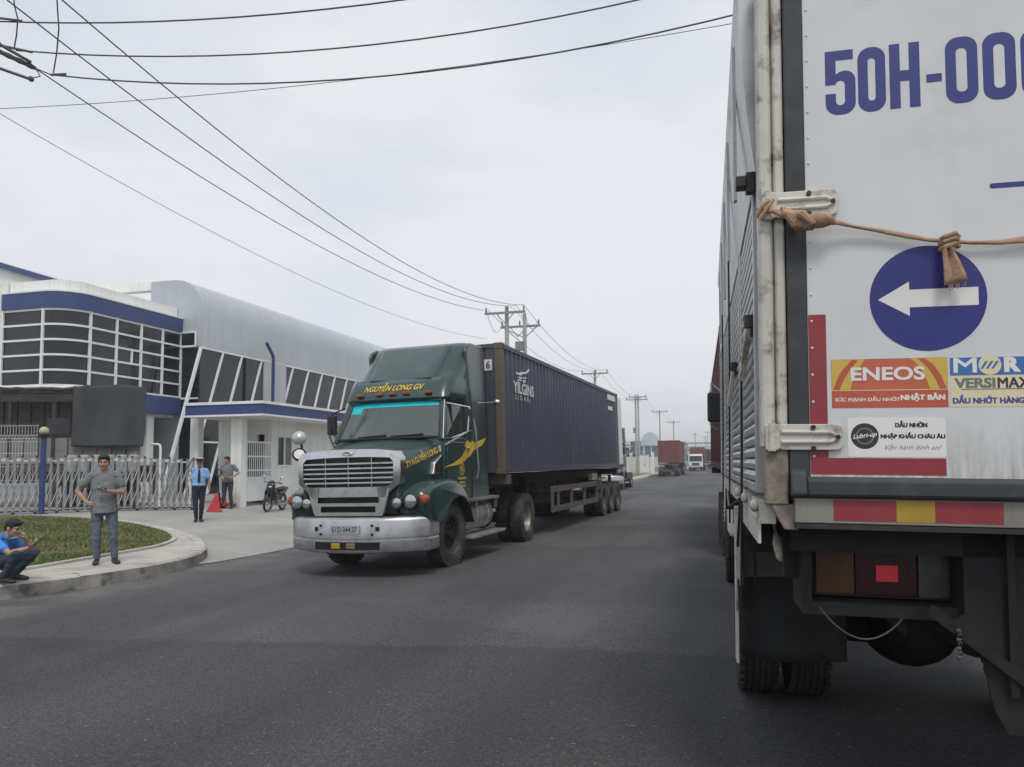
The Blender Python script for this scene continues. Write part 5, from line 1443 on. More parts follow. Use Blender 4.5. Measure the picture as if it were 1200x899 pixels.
# oil sticker
st = dec(rect(.281,.735,1.908,2.118), 'print_orange', 'sticker')
def zx(x): return .281+(x-70)/690*.454
def zz(y): return 2.118-(y-78)/292*.210
def zpoly(pts): return [(zx(x), zz(y)) for x, y in pts]
dec(zpoly([(72,80),(275,80),(245,120),(215,175),(195,225),(183,262),(72,262)]), 'print_yellow', 'sticker_print', y=-.0045, parent=st)
dec(zpoly([(195,82),(236,82),(190,135),(155,185),(132,225),(118,262),(80,262),(100,205),(130,150)]), 'print_orange_deep', 'sticker_print', y=-.007, parent=st)
dec(zpoly([(545,80),(758,80),(758,262),(655,262),(640,215),(610,150),(580,110)]), 'print_yellow', 'sticker_print', y=-.0045, parent=st)
dec(zpoly([(590,82),(632,82),(680,120),(720,180),(752,262),(712,262),(690,205),(650,140)]), 'print_orange_deep', 'sticker_print', y=-.007, parent=st)
dec(rect(.2815,.7345,1.9815,1.9845), 'print_cream', 'sticker_print', y=-.0045, parent=st)
dec(rect(.2815,.7345,1.9085,1.981), 'print_orange_deep', 'sticker_print', y=-.0035, th=.0008, parent=st)
text("ENEOS", .290, .058, M['print_white'], st, (zx(408),-0.00285,zz(168)), XD, ZD, bold=.03, res=6)
heavy("SỨC MẠNH DẦU NHỚT", .256, .027, M['print_white'], st, (zx(285),-0.00165,zz(318)), XD, ZD, fat=.0005, bold=.010)
heavy("NHẬT BẢN", .168, .034, M['print_white'], st, (zx(612),-0.00165,zz(310)), XD, ZD, bold=.012)
# blue and cream sticker beside it
s2 = dec(rect(.744,1.12,1.908,2.115), 'print_cream', 'sticker')
dec(rect(.7445,1.1195,2.040,2.1145), 'print_blue', 'sticker_print', y=-.0045, parent=s2)
heavy("M", .084, .060, M['print_white'], s2, (zx(860),-0.00195,zz(128)), XD, ZD, bold=.0)
heavy("R", .058, .060, M['print_white'], s2, (zx(1125),-0.00195,zz(128)), XD, ZD, bold=.04)
dec(circle(.042, 32, zx(1000), zz(128)), 'print_cream', 'sticker_print', y=-.0065, parent=s2)
for k in (-1, 0, 1): dec([(zx(1000)+k*.020-.016,zz(128)-.016),(zx(1000)+k*.020-.006,zz(128)-.016),(zx(1000)+k*.020+.014,zz(128)+.016),(zx(1000)+k*.020+.004,zz(128)+.016)], 'print_blue', 'sticker_print', y=-.0085, parent=s2)
heavy("VERSI", .150, .042, M['print_grey'], s2, (zx(912),-0.00135,zz(232)), XD, ZD, bold=.02)
heavy("MAX", .116, .042, M['print_black'], s2, (zx(1130),-0.00135,zz(232)), XD, ZD, bold=.0)
dec(rect(zx(835),1.115,zz(270),zz(265)), 'print_grey', 'sticker_print', y=-.0045, parent=s2)
heavy("DẦU NHỚT HÀNG", .262, .036, M['print_ink'], s2, (zx(985),-0.00135,zz(325)), XD, ZD, bold=.010)
# white sticker with a round emblem
s3 = dec(rrect(.341,.722,1.698,1.866,.012), 'print_white', 'sticker')
cx_, cz_ = .409, 1.787
dec(circle(.055, 40, cx_, cz_), 'print_black', 'sticker_print', y=-.0045, parent=s3)
b = MB(); b.lathe([(0,.030),(-.0004,.030),(-.0004,.036),(0,.036)], (cx_,-.00195,cz_), 'Y', 32); b.build('sticker_print', M['print_grey'], s3)
text("Lubri-up", .096, .026, M['print_white'], s3, (cx_,-0.00270,cz_), Vector((1,0,.14)), Vector((-.14,0,1)), bold=.02, shear=.35)
heavy("DẦU NHỜN", .122, .028, M['print_black'], s3, (zx(540),-0.00135,1.838), XD, ZD, fat=.0014, bold=.012)
heavy("NHẬP KHẨU CHÂU ÂU", .246, .030, M['print_black'], s3, (zx(547),-0.00135,1.788), XD, ZD, fat=.0014, bold=.012)
text("Vận hành bình an!", .215, .028, M['print_ink'], s3, (zx(550),-0.00135,1.738), XD, ZD, shear=.45, bold=-.005)
# hinges
def hinge(z, h):
    b = MB(); b.prism(rrect(.052,.322,z-h/2,z+h/2,.028), lambda p: (p[0],-.012,p[1]), lambda p: (p[0],-.020,p[1]))
    b.box(.004,.06,-.030,-.004,z-h/2,z+h/2)
    o = b.build('hinge', M['dirty_white_paint'], BT, bevel=.004)
    b = MB()
    for dz in (-.022, .022): b.tube([(.07,-.021,z+dz),(.27,-.022,z+dz*.9),(.295,-.021,z+dz*.3)], .010, 8)
    b.tube([(.03,-.022,z-h/2-.005),(.03,-.022,z+h/2+.005)], .018, 10)
    b.build('hinge_rib', M['dirty_white_paint'], o, smooth=True)
    b = MB()
    for x, dz in ((.20,.042),(.20,-.048),(.298,0)): b.cyl((x,-.018,z+dz),(x,-.034,z+dz),.011,n=6)
    b.build('hinge_bolt', M['black_plastic'], o)
hinge(2.812,.118); hinge(1.782,.112)
# reflective band under the sill
b = MB(); b.box(.12,W2-.12,-.035,.06,1.415,1.522); bnd = b.build('bumper_beam', M['reflect_white'], BT, bevel=.004)
for x0, x1, m in ((.273,.516,'reflect_red'),(.518,.662,'reflect_yellow'),(.664,.913,'reflect_red'),(1.05,1.30,'reflect_red'),(1.302,1.45,'reflect_yellow'),(1.452,1.7,'reflect_red')):
    dec(rect(x0,x1,1.428,1.516), m, 'reflective_tape', y=-.036)
b = MB(); b.box(.12,W2-.12,-.05,.05,1.392,1.412); b.build('beam_lip', M['dark_steel'], BT)
# lamp cluster in its dark box
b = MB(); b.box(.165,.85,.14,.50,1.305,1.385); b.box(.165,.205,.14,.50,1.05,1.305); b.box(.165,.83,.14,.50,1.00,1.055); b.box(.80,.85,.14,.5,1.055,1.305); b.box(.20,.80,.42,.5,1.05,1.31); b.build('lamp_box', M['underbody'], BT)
LY = .24
def lx(x): return -.14+(x+.14)*1.066
def lzz(z): return 1.68-(1.68-z)*1.066
lm = MB(); lm.box(lx(.203),lx(.738),LY+.017,LY+.19,lzz(1.106),lzz(1.312)); lmp = lm.build('tail_lamp', M['black_plastic'], BT)
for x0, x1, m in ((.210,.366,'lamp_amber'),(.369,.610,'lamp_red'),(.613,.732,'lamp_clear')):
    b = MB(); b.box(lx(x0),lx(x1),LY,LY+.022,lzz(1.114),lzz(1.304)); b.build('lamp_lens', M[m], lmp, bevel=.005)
b = MB(); b.box(lx(.450),lx(.535),LY-.005,LY+.001,lzz(1.175),lzz(1.243)); b.build('brake_light', M['brake_lit'], lmp, bevel=.002)
# right-hand underbody plates
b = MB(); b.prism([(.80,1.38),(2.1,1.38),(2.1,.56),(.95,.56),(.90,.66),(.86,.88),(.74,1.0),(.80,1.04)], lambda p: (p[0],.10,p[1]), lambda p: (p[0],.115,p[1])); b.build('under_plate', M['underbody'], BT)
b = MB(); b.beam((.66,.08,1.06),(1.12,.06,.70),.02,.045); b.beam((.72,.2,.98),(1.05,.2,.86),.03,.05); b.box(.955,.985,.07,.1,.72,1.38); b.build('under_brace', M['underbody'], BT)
b = MB(); b.tube([(.22+.325*k/14,.03-.01*sin(pi*k/14),1.05-.03*k/14-.105*(1-(2*k/14-1)**2)) for k in range(15)], .0035, 6); b.build('cable', M['chassis_dust'], BT, smooth=True)
b = MB(); 
for k in range(7): b.lathe([(-.008,.007),(0,.010),(.008,.007)], (.76+.006*(k%2),.05,.98-k*.018), 'Y' if k%2 else 'X', 8)
b.build('chain', M['chassis_dust'], BT)
# mudflap, mudguard plate, side strip
b = MB(); vs = []; 
for j in range(9):
    for i in range(9):
        x = -.05+.66*i/8; z = .97-.56*j/8+ (.02*(abs(i-4)/4)**3 if j == 8 else 0); vs.append((x, 1.70+.03*sin(i*.9+j*.3)-.02*j/8, z))
b.add(vs, [(j*9+i, j*9+i+1, (j+1)*9+i+1, (j+1)*9+i) for j in range(8) for i in range(8)])
o = b.build('mudflap', M['mudflap'], BT, smooth=True); o.modifiers.new('thick','SOLIDIFY').thickness = .012
o2 = inst('mudflap', o.data, BT, Matrix.Translation((W2-.57,0,0))); o2.modifiers.new('thick','SOLIDIFY').thickness = .012
mk('mudguard_grey', (.15,.155,.16), .7, var=.2, dirt=(.10,.10,.10), dscale=4, damt=.5)
b = MB(); b.prism([(-.045,1.36),(.36,1.36),(.40,1.0),(.30,.95),(-.045,.93)], lambda p: (p[0],1.64,p[1]), lambda p: (p[0],1.655,p[1])); b.build('mudguard', M['mudguard_grey'], BT)
b = MB(); b.box(-.062,-.047,1.50,1.66,.42,1.38); b.box(-.07,-.03,1.3,1.42,.93,1.40); b.build('side_strip', M['dirty_white_paint'], BT)
b = MB(); b.lathe([(0,.001),(.005,.03),(.03,.034),(.06,.02),(.06,.001)], (.045,1.62,1.22), 'Y', 14, sgn=-1); b.build('marker_lamp', M['cream_plastic'], BT, smooth=True)
b = MB(); b.tube([(.10,.62,1.31),(.11,.60,1.27),(.12,.58,1.22)], [.012,.03,.032], 12); b.ell((.123,.575,1.205),.031,.031,.034,12,8); b.tube([(.10,.62,1.31),(.09,.62,1.36)], .008, 6); b.tube([(.12,.6,1.24),(.15,.58,1.15),(.165,.6,1.1)], .005, 6); b.build('marker_lamp', M['cream_plastic'], BT, smooth=True)
b = MB(); b.box(.13,.2,.35,.4,1.15,1.38); b.tube([(.05,1.55,1.15),(.06,1.56,1.0),(.055,1.56,.9)], .006, 6); b.build('cable', M['black_plastic'], BT)
# ---- left side: slatted gates in frames, rails, lashing
b = MB(); b.prism([(-.02,1.40),(-.02,1.50),(.05,1.50),(.05,1.40)], lambda p: (p[0],.06,p[1]), lambda p: (p[0],L2,p[1])); b.prism([(-.025,1.31),(-.012,1.31),(-.012,1.42),(-.025,1.42)], lambda p: (p[0],.08,p[1]), lambda p: (p[0],1.35,p[1])); b.build('side_rail', M['dirty_white_paint'], BT)
slm = {}
bays = [(.20,1.42),(1.56,3.02),(3.16,4.62),(4.76,6.22)]
for bi, (y0, y1) in enumerate(bays):
    n_s = 23; key = round(y1-y0, 3)
    if key not in slm:
        bb = MB(); l_ = y1-y0-.10
        bb.prism([(0,0),(-.016,.006),(-.020,.030),(-.004,.052),(.010,.052),(.010,0)], lambda p: (p[0],0,p[1]), lambda p: (p[0],l_,p[1])); slm[key] = bb.mesh('slat', M['panel_silver'])
    fr = MB()
    fr.box(-.022,.03,y0,y0+.05,1.53,3.02); fr.box(-.022,.03,y1-.05,y1,1.53,3.02); fr.box(-.022,.03,y0+.05,y1-.05,1.53,1.57); fr.box(-.022,.03,y0+.05,y1-.05,2.97,3.02)
    fr.build('gate_frame', M['panel_silver'], BT, bevel=.003)
    for k in range(n_s): inst('slat', slm[key], BT, Matrix.Translation((.004,y0+.05,1.575+k*.0605)))
    if y0 > 1:
        b = MB(); b.box(-.005,.06,y0-.12,y0-.02,1.5,ZR-.1); b.build('side_post', M['mudguard_grey'], BT)
b = MB(); b.box(.02,.06,.1,L2,1.5,3.95); b.build('inner_lining', M['mudguard_grey'], BT)
# upper side sheets leaning outward a little toward the rear, with a roof lip
b = MB(); rows = []
for k in range(13):
    y = .14+(L2-.14)*k/12; o_ = -.068*(1-y/L2*.95)
    wv = .006*sin(k*2.1)
    rows.append([(-.012,y,3.03),(o_*.5-.01+wv,y,3.3),(o_*.95-.01-wv,y,3.65),(o_-.012,y,3.88),(o_-.03,y,3.93),(o_-.02,y,3.97),(.1,y,3.97),(.1,y,3.90),(.05,y,3.03)])
b.loft(rows); b.build('upper_side_sheet', M['panel_silver'], BT, smooth=True, angle=35)
b = MB()
for k in range(5):
    y = .6+k*1.25; o_ = -.068*(1-y/L2*.95)
    b = MB(); b.box(o_-.026,o_-.008,y,y+.05,3.06,3.9)
    b.build('sheet_batten', M['panel_silver'], BT)
b = MB(); b.box(-.055,-.012,.12,.17,2.93,3.03); b.box(-.10,-.05,.11,.18,2.955,3.01); b.build('latch', M['black_plastic'], BT, bevel=.006)
# slanted lashing levers
for (y, z, k) in ((.36,2.34,1),(2.1,2.33,.9)):
    b = MB(); b.beam((-.035,y,z),(-.062,y+.20*k,z-.24),.052,.03,(1,0,0)); o = b.build('lever', M['dirty_white_paint'], BT, bevel=.006)
    b = MB(); b.cyl((-.03,y-.01,z-.01),(-.03,y-.01,z+.05),.03,n=10); b.box(-.03,.0,y-.03,y+.03,z-.05,z+.03); b.build('lever_cap', M['dark_steel'], o)
b = MB()
for y, z0, z1 in ((.95,2.25,.86),(2.55,3.2,1.2),(4.2,3.1,1.3)):
    b.tube([(-.05,y-.15,z0),(-.045,y,(z0+z1)/2+.2),(-.055,y+.06,z1)], .007, 6)
b.tube([(-.04,.95,1.48),(-.08,2,1.36),(-.05,3.2,1.42)], .009, 6); b.tube([(-.05,1.1,1.45),(-.06,1.35,1.1),(-.055,1.25,.8)], .008, 6)
b.build('lashing_rope', M['black_plastic'], BT, smooth=True)
b = MB()
for y in (.14,.9,1.7): b.ell((-.035,y,1.475),.022,.03,.03,10,6)
b.build('rail_hook', M['dirty_white_paint'], BT, smooth=True)
# ---- strap round the hinge and across the door
def ribbon3(pts, ws, name, m, root, th=.006):
    b = MB(); rings = []
    for (p, (w, tw)) in zip(pts, ws):
        p = V(p); u = V((0, sin(tw), cos(tw)))
        v_ = V((0,-cos(tw), sin(tw)))
        r = []
        for a in range(10):
            t = 2*pi*a/10
            r.append(p+u*(w/2*cos(t))+v_*(th/2*sin(t)))
        rings.append(r)
    b.loft(rings); return b.build(name, m, root, smooth=True, angle=80)
random.seed(9)
ST_ = thing('tie_strap', 'tan webbing strap knotted round the upper hinge and hung across the door', 'strap', mat4=RM)
pts = []; ws = []
A = [(-.02,-.03,2.80),(.05,-.055,2.775),(.12,-.07,2.735),(.17,-.07,2.718),(.24,-.065,2.716),(.31,-.05,2.708),(.38,-.035,2.690),(.48,-.028,2.667),(.58,-.026,2.640),(.67,-.026,2.616),(.74,-.03,2.604),(.84,-.026,2.592),(.94,-.026,2.588),(1.10,-.028,2.598),(1.25,-.03,2.60)]
Wd_ = [(.02,0),(.03,.4),(.05,.2),(.055,.1),(.045,.0),(.03,.5),(.022,1.0),(.026,.6),(.030,.2),(.026,.7),(.022,1.0),(.020,.9),(.026,.3),(.046,.1),(.05,.0)]
Wd = [(w_*.85, t_) for w_, t_ in Wd_]
ribbon3(A, Wd, 'webbing', M['strap_tan'], ST_, .016)
b = MB()
for k in range(6): b.tube([(.085+k*.012,-.045,2.79-k*.005),(.10+k*.014,-.085,2.75-k*.004),(.13+k*.012,-.08,2.70-k*.002),(.15+k*.012,-.04,2.69)], [.010,.014,.013,.008], 7)
b.tube([(.13,-.06,2.76),(.16,-.10,2.74),(.20,-.09,2.70),(.17,-.07,2.685)], [.012,.02,.02,.01], 8)
b.tube([(.03,-.05,2.83),(.0,-.055,2.80),(-.02,-.03,2.76)], .009, 6); b.tube([(.05,-.05,2.83),(.02,-.06,2.79),(-.01,-.05,2.74)], .008, 6)
b.ell((.225,-.07,2.715),.075,.028,.033,12,8)
b.build('knot', M['strap_tan'], ST_, smooth=True)
b = MB()
for dz in (.012,-.008,-.03): b.tube([(.715,-.02,2.60+dz),(.725,-.05,2.605+dz),(.765,-.05,2.618+dz),(.785,-.02,2.612+dz)], .011, 7)
b.build('knot', M['strap_tan'], ST_, smooth=True)
b = MB(); rows = []
for j in range(8):
    t = j/7; w = .030+.062*t**.8; cx = .735+.025*t; z = 2.575-.165*t
    rows.append([(cx-w*.5+w*i/6, -.042-.012*sin(i*1.3+t*2)-.01*t, z+.018*(i/6)*t*1.2) for i in range(7)])
b.add([p for r in rows for p in r], [(j*7+i, j*7+i+1, (j+1)*7+i+1, (j+1)*7+i) for j in range(7) for i in range(6)])
for k in range(9):
    x = .735+k*.008; b.tube([(x,-.055,2.415+.014*k/9),(x+R_(-.006,.006),-.056,2.395+.014*k/9-R_(0,.012))], .0012, 4)
o = b.build('loose_end', M['strap_tan'], ST_, smooth=True); o.modifiers.new('thick','SOLIDIFY').thickness = .004
# ---- cab at the front
b = MB(); b.prism([(6.65,.7),(8.55,.7),(8.62,1.5),(8.35,2.75),(6.65,2.85)], lambda p: (.08,p[0],p[1]), lambda p: (W2-.08,p[0],p[1])); b.build('cab', M['white_paint'], BT, bevel=.06)
b = MB(); b.prism([(6.95,1.75),(8.35,1.75),(8.2,2.55),(6.95,2.55)], lambda p: (.07,p[0],p[1]), lambda p: (.09,p[0],p[1])); b.build('cab_window', M['dark_pane'], BT)
b = MB(); b.tube([(.08,8.3,2.7),(-.12,7.0,2.72),(-.12,7.0,2.3)], .014, 6); b.tube([(-.13,7.0,2.62),(-.13,6.99,2.16),(-.02,7.05,2.10)], .012, 6); mbk = b.build('mirror_bracket', M['aluminium'], BT, smooth=True)
b = MB(); b.box(-.17,.02,6.93,7.01,2.20,2.60); b.build('mirror', M['black_plastic'], mbk, bevel=.03)
# ================================================================== PEOPLE
def etube(b, pts, rad, lat=None, n=16, mi=0, flat0=False):
    """closed elliptical tube; rad: (r along lat, r across); rounded ends"""
    pts = [V(p) for p in pts]; m = len(pts); rings = []
    rad = [(r, r) if not isinstance(r, tuple) else r for r in rad]
    def ringat(p, t, rx, ry):
        u = V(lat) if lat is not None else (V((1,0,0)) if abs(t.x) < .8 else V((0,1,0)))
        u = (u - t*u.dot(t)).normalized(); w = t.cross(u)
        return [p + u*(rx*cos(2*pi*k/n)) + w*(ry*sin(2*pi*k/n)) for k in range(n)]
    t0 = (pts[1]-pts[0]).normalized(); t1 = (pts[-1]-pts[-2]).normalized()
    e0, e1 = min(rad[0]), min(rad[-1])
    if not flat0: rings.append(ringat(pts[0]-t0*e0*.75, t0, rad[0][0]*.35, rad[0][1]*.35)); rings.append(ringat(pts[0]-t0*e0*.45, t0, rad[0][0]*.8, rad[0][1]*.8))
    for i, p in enumerate(pts):
        t = (pts[min(i+1,m-1)]-pts[max(0,i-1)]).normalized(); rings.append(ringat(p, t, *rad[i]))
    rings.append(ringat(pts[-1]+t1*e1*.45, t1, rad[-1][0]*.8, rad[-1][1]*.8)); rings.append(ringat(pts[-1]+t1*e1*.75, t1, rad[-1][0]*.35, rad[-1][1]*.35))
    b.loft(rings, mi=mi)
def lerp(a, c, t): return V(a)+(V(c)-V(a))*t
def fused(b, name, m, root, voxel=.008, fold=0.0, fscale=9.0, seed=0, smooth_it=2, label=None):
    """melts overlapping closed shapes into one continuous surface"""
    me = b.mesh(name, m); o = bpy.data.objects.new(name, me); TMP.collection.objects.link(o)
    r = o.modifiers.new('r', 'REMESH'); r.mode = 'VOXEL'; r.voxel_size = voxel; r.use_smooth_shade = True
    s = o.modifiers.new('s', 'SMOOTH'); s.iterations = smooth_it; s.factor = .5
    vl = TMP.view_layers[0]; vl.update(); dg = vl.depsgraph
    m2 = bpy.data.meshes.new_from_object(o.evaluated_get(dg)); bpy.data.objects.remove(o); bpy.data.meshes.remove(me)
    if not m2.materials: m2.materials.append(m)
    if fold:
        nrm = [v.normal.copy() for v in m2.vertices]
        for v, vn in zip(m2.vertices, nrm):
            c = v.co; d = noise.noise(V((c.x*fscale, c.y*fscale, c.z*fscale*1.7+seed)))+.5*noise.noise(V((c.x*fscale*2.3, c.y*fscale*2.3, c.z*fscale*3.5+seed)))
            v.co = c + vn*(d*fold)
    for p in m2.polygons: p.use_smooth = True
    m2.name = name
    return inst(name, m2, root)
def hand(b, wr, d, nrm, side, curl=.6, s=1.0, spread=.0):
    """palm, four fingers and a thumb; d = direction of the fingers, nrm = the way the palm faces, side = direction of the thumb"""
    wr = V(wr); d = V(d).normalized(); nrm = V(nrm); nrm = (nrm-d*nrm.dot(d)).normalized(); lat = d.cross(nrm).normalized()
    if lat.dot(V(side)) < 0: lat = -lat
    etube(b, [wr, wr+d*.035*s, wr+d*.085*s], [(.027*s,.019*s),(.038*s,.016*s),(.040*s,.014*s)], lat, 12)
    for k, (off, L_, r) in enumerate(((.029,.070,.0085),(.010,.078,.009),(-.010,.073,.0085),(-.028,.058,.0075))):
        p = wr+d*.088*s+lat*off*s; pts = [p-d*.012*s]; a = .12
        for seg in (.45,.32,.25):
            a += curl*(.8 if seg == .45 else 1.0)
            dd = d*cos(a)+nrm*sin(a)+lat*spread*off*8; pts.append(pts[-1]+dd*L_*seg*1.25*s)
        etube(b, pts, [r*s*1.05, r*s, r*s*.92, r*s*.78], lat, 8)
    p = wr+d*.030*s+lat*.028*s; q1 = p+(d*.55+lat*.75+nrm*.25).normalized()*.036*s; q2 = q1+(d*.85+lat*.25+nrm*.45).normalized()*.030*s; q3 = q2+(d*.9-lat*.05+nrm*.5).normalized()*.022*s
    etube(b, [p, q1, q2, q3], [.0125*s,.0105*s,.0095*s,.0078*s], nrm, 8)
def face(root, hc, R3, skin, s=1.0, mask=None):
    f = lambda x, y, z: V(hc)+R3@V((x*s,y*s,z*s))
    for sx in (-1, 1):
        b = MB(); b.ell(f(sx*.031,-.081,.012), .011*s,.007*s,.0050*s, 10, 8, rot=R3); e = b.build('eye', M['eye_white'], root, smooth=True)
        b = MB(); b.ell(f(sx*.031,-.0875,.012), .0055*s,.004*s,.0050*s, 8, 6, rot=R3); b.build('iris', M['hair'], e, smooth=True)
        b = MB(); etube(b, [f(sx*.014,-.0905,.030),f(sx*.032,-.091,.036),f(sx*.050,-.080,.030)], [.0035*s,.0048*s,.003*s], None, 6); b.build('eyebrow', M['hair'], root, smooth=True)
    b = MB(); etube(b, [f(-.023,-.083,-.052),f(-.008,-.094,-.049),f(.008,-.094,-.049),f(.023,-.083,-.052)], [.003*s,.0055*s,.0055*s,.003*s], None, 8); b.build('lips', M['lips'], root, smooth=True)
def head_shapes(b, hc, R3, s=1.0):
    f = lambda x, y, z: V(hc)+R3@V((x*s,y*s,z*s))
    b.ell(f(0,.012,.025), .076*s,.096*s,.098*s, 18, 14, rot=R3)
    b.ell(f(0,-.022,-.035), .062*s,.070*s,.075*s, 16, 12, rot=R3)
    b.ell(f(0,-.060,-.085), .030*s,.028*s,.024*s, 12, 8, rot=R3)
    for sx in (-1, 1):
        b.ell(f(sx*.042,-.058,-.018), .024*s,.026*s,.026*s, 10, 8, rot=R3)
        b.ell(f(sx*.078,.012,-.005), .011*s,.020*s,.032*s, 10, 8, rot=R3)
        b.ell(f(sx*.034,-.070,.034), .024*s,.02*s,.010*s, 10, 8, rot=R3)
    etube(b, [f(0,-.086,.022),f(0,-.100,-.004),f(0,-.108,-.022)], [(.010*s,.010*s),(.012*s,.013*s),(.016*s,.014*s)], R3@V((1,0,0)), 10)
    etube(b, [f(-.016,-.094,-.024),f(.016,-.094,-.024)], [.009*s,.009*s], None, 8)
    b.ell(f(0,-.080,-.050), .028*s,.016*s,.014*s, 10, 8, rot=R3)
def hair(root, hc, R3, s=1.0, front=.045):
    b = MB(); f = lambda x, y, z: V(hc)+R3@V((x*s,y*s,z*s))
    b.ell(f(0,.022,.056), .087*s,.100*s,.088*s, 18, 12, rot=R3)
    b.ell(f(0,.072,.0), .070*s,.045*s,.070*s, 14, 10, rot=R3)
    for k in range(26):
        a = random.uniform(0, 2*pi); q = random.uniform(.2, 1)
        b.ell(f(.07*cos(a)*q,.03+.075*sin(a)*q-.01,.052+.075*(1-q*q)**.5+random.uniform(-.004,.008)), .022*s,.024*s,.014*s, 8, 6, rot=R3)
    for k in range(7):
        x = -.055+k*.018; b.ell(f(x,-.070+abs(x)*.35,.090+random.uniform(-.008,.010)), .016*s,.026*s,.024*s, 8, 6, rot=R3)
    for sx in (-1, 1): b.ell(f(sx*.076,-.012,.035), .010*s,.022*s,.035*s, 8, 6, rot=R3)
    fused(b, 'hair', M['hair'], root, .008*s, .004, 60, 3, 1)
def shoe(b, an, toe, up_=(0,0,1), s=1.0):
    an = V(an); d = V(toe); d.z = 0; d.normalize(); lat = d.cross(V((0,0,1)))
    g = an.z-.085*s
    P = lambda a, z: V((an.x, an.y, 0))+d*a*s+V((0,0,g+z*s))
    etube(b, [P(-.055,.045),P(.0,.050),P(.07,.046),P(.14,.036),P(.185,.030)], [(.034*s,.040*s),(.038*s,.046*s),(.043*s,.042*s),(.045*s,.032*s),(.036*s,.024*s)], lat, 14)
    etube(b, [P(-.02,.07),P(-.02,.12)], [(.038*s,.045*s),(.040*s,.046*s)], lat, 12)
def person(mat4, label, J, shirt, trousers, skin='skin', s=1.0, sleeve=.62, belly=0.0, tuck=False, hem=.0, head_rot=(0,0,0), voxel=.0085, shirt_fold=.010, hat=False, group=None):
    t = thing('person', label, 'person', mat4=mat4, group=group)
    from mathutils import Euler
    R3 = Euler(head_rot).to_matrix()
    lat = (V(J['shR'])-V(J['shL'])).normalized(); hip, chest, neck, hc = map(V, (J['hip'], J['chest'], J['neck'], J['head']))
    hl = (V(J['hiR'])-V(J['hiL'])).normalized()
    # one continuous body
    b = MB(); head_shapes(b, hc, R3, s)
    etube(b, [neck-V((0,0,.02)), lerp(neck,hc,.35), lerp(neck,hc,.7)], [.062*s,.055*s,.054*s], lat, 14)
    mid = lerp(hip,chest,.45)
    tors = [hip-(chest-hip).normalized()*.05, hip, mid, chest, lerp(chest,neck,.62), neck]
    trad = [(.145,.11),(.16,.12),(.142,.105),(.168,.115),(.160,.088),(.06,.055)]
    etube(b, tors, [(x*s,y*s) for x, y in trad], lat, 20)
    for S in 'LR':
        sh_, el, wr = V(J['sh'+S]), V(J['el'+S]), V(J['wr'+S])
        etube(b, [lerp(chest,neck,.55), sh_, lerp(sh_,el,.5), el], [.06*s,.052*s,.045*s,.037*s], None, 12)
        etube(b, [el, lerp(el,wr,.3), lerp(el,wr,.7), wr], [.037*s,.040*s,.031*s,.024*s], None, 12)
        hd = J['hand'+S]; hand(b, wr, *hd, s=s)
        hi, kn, an = V(J['hi'+S]), V(J['kn'+S]), V(J['an'+S])
        etube(b, [hi, lerp(hi,kn,.5), kn], [.082*s,.068*s,.052*s], None, 14); etube(b, [kn, lerp(kn,an,.3), lerp(kn,an,.7), an], [.052*s,.054*s,.04*s,.033*s], None, 14)
        etube(b, [an-V((0,0,.03)), an-V((0,0,.04))+V(J['toe'+S]).normalized()*.1], [.035*s,.03*s], None, 10)
    fused(b, 'body', M[skin], t, .0065)
    face(t, hc, R3, skin, s)
    random.seed(len(label)); 
    if not hat: hair(t, hc, R3, s)
    # shirt
    b = MB(); g = .017*s
    lo = hip + (hip-chest).normalized()*hem
    ts = [lo, lerp(lo,mid,.5), mid, chest, lerp(chest,neck,.60), lerp(chest,neck,.80)]
    tr = [(.172,.125+belly),(.168,.122+belly),(.158,.116+belly*.8),(.180,.122),(.172,.094),(.095,.075)]
    etube(b, ts, [(x*s+g*.6,y*s+g*.6) for x, y in tr], lat, 22, flat0=True)
    yk = lerp(chest,neck,.62); etube(b, [lerp(V(J['shL']),yk,.05)+V((0,0,.008)), lerp(V(J['shL']),yk,.55)+V((0,0,.028)), yk+V((0,0,.03)), lerp(V(J['shR']),yk,.55)+V((0,0,.028)), lerp(V(J['shR']),yk,.05)+V((0,0,.008))], [(.074*s,.068*s),(.078*s,.068*s),(.08*s,.07*s),(.078*s,.068*s),(.074*s,.068*s)], V((0,1,0)), 14)
    for S in 'LR':
        sh_, el = V(J['sh'+S]), V(J['el'+S])
        etube(b, [lerp(chest,neck,.55), lerp(sh_,lerp(chest,neck,.6),.25), sh_, lerp(sh_,el,.5*sleeve/.62), lerp(sh_,el,sleeve)], [.07*s,.070*s,.068*s,.066*s,.064*s], None, 14)
    fused(b, 'shirt', M[shirt], t, voxel, shirt_fold, 8, len(label))
    # collar
    b = MB(); nn = lerp(neck,hc,.05); ax = (hc-neck).normalized()
    pts = []
    for k in range(13):
        a = -pi/2+.35+(2*pi-.7)*k/12
        w_ = ax.cross(lat)
        pts.append(nn+lat*(.072*s*cos(a))-w_*(-.066*s*sin(a))+ax*(.006*sin(a)))
    etube(b, pts, [.013*s]*13, ax, 8); b.build('collar', M[shirt], t, smooth=True)
    # trousers
    b = MB()
    etube(b, [lerp(hip,chest,.16), hip, hip-(chest-hip).normalized()*.07], [(.160*s,.118*s),(.172*s,.130*s),(.160*s,.12*s)], hl, 20)
    for S in 'LR':
        hi, kn, an = V(J['hi'+S]), V(J['kn'+S]), V(J['an'+S])
        etube(b, [hi+(hi-kn).normalized()*.02, lerp(hi,kn,.4), lerp(hi,kn,.8), kn], [.098*s,.088*s,.072*s,.067*s], None, 16)
        etube(b, [kn, lerp(kn,an,.25), lerp(kn,an,.65), lerp(kn,an,.97)], [.066*s,.066*s,.056*s,.050*s], None, 16)
    fused(b, 'trousers', M[trousers], t, voxel, .009, 10, 5)
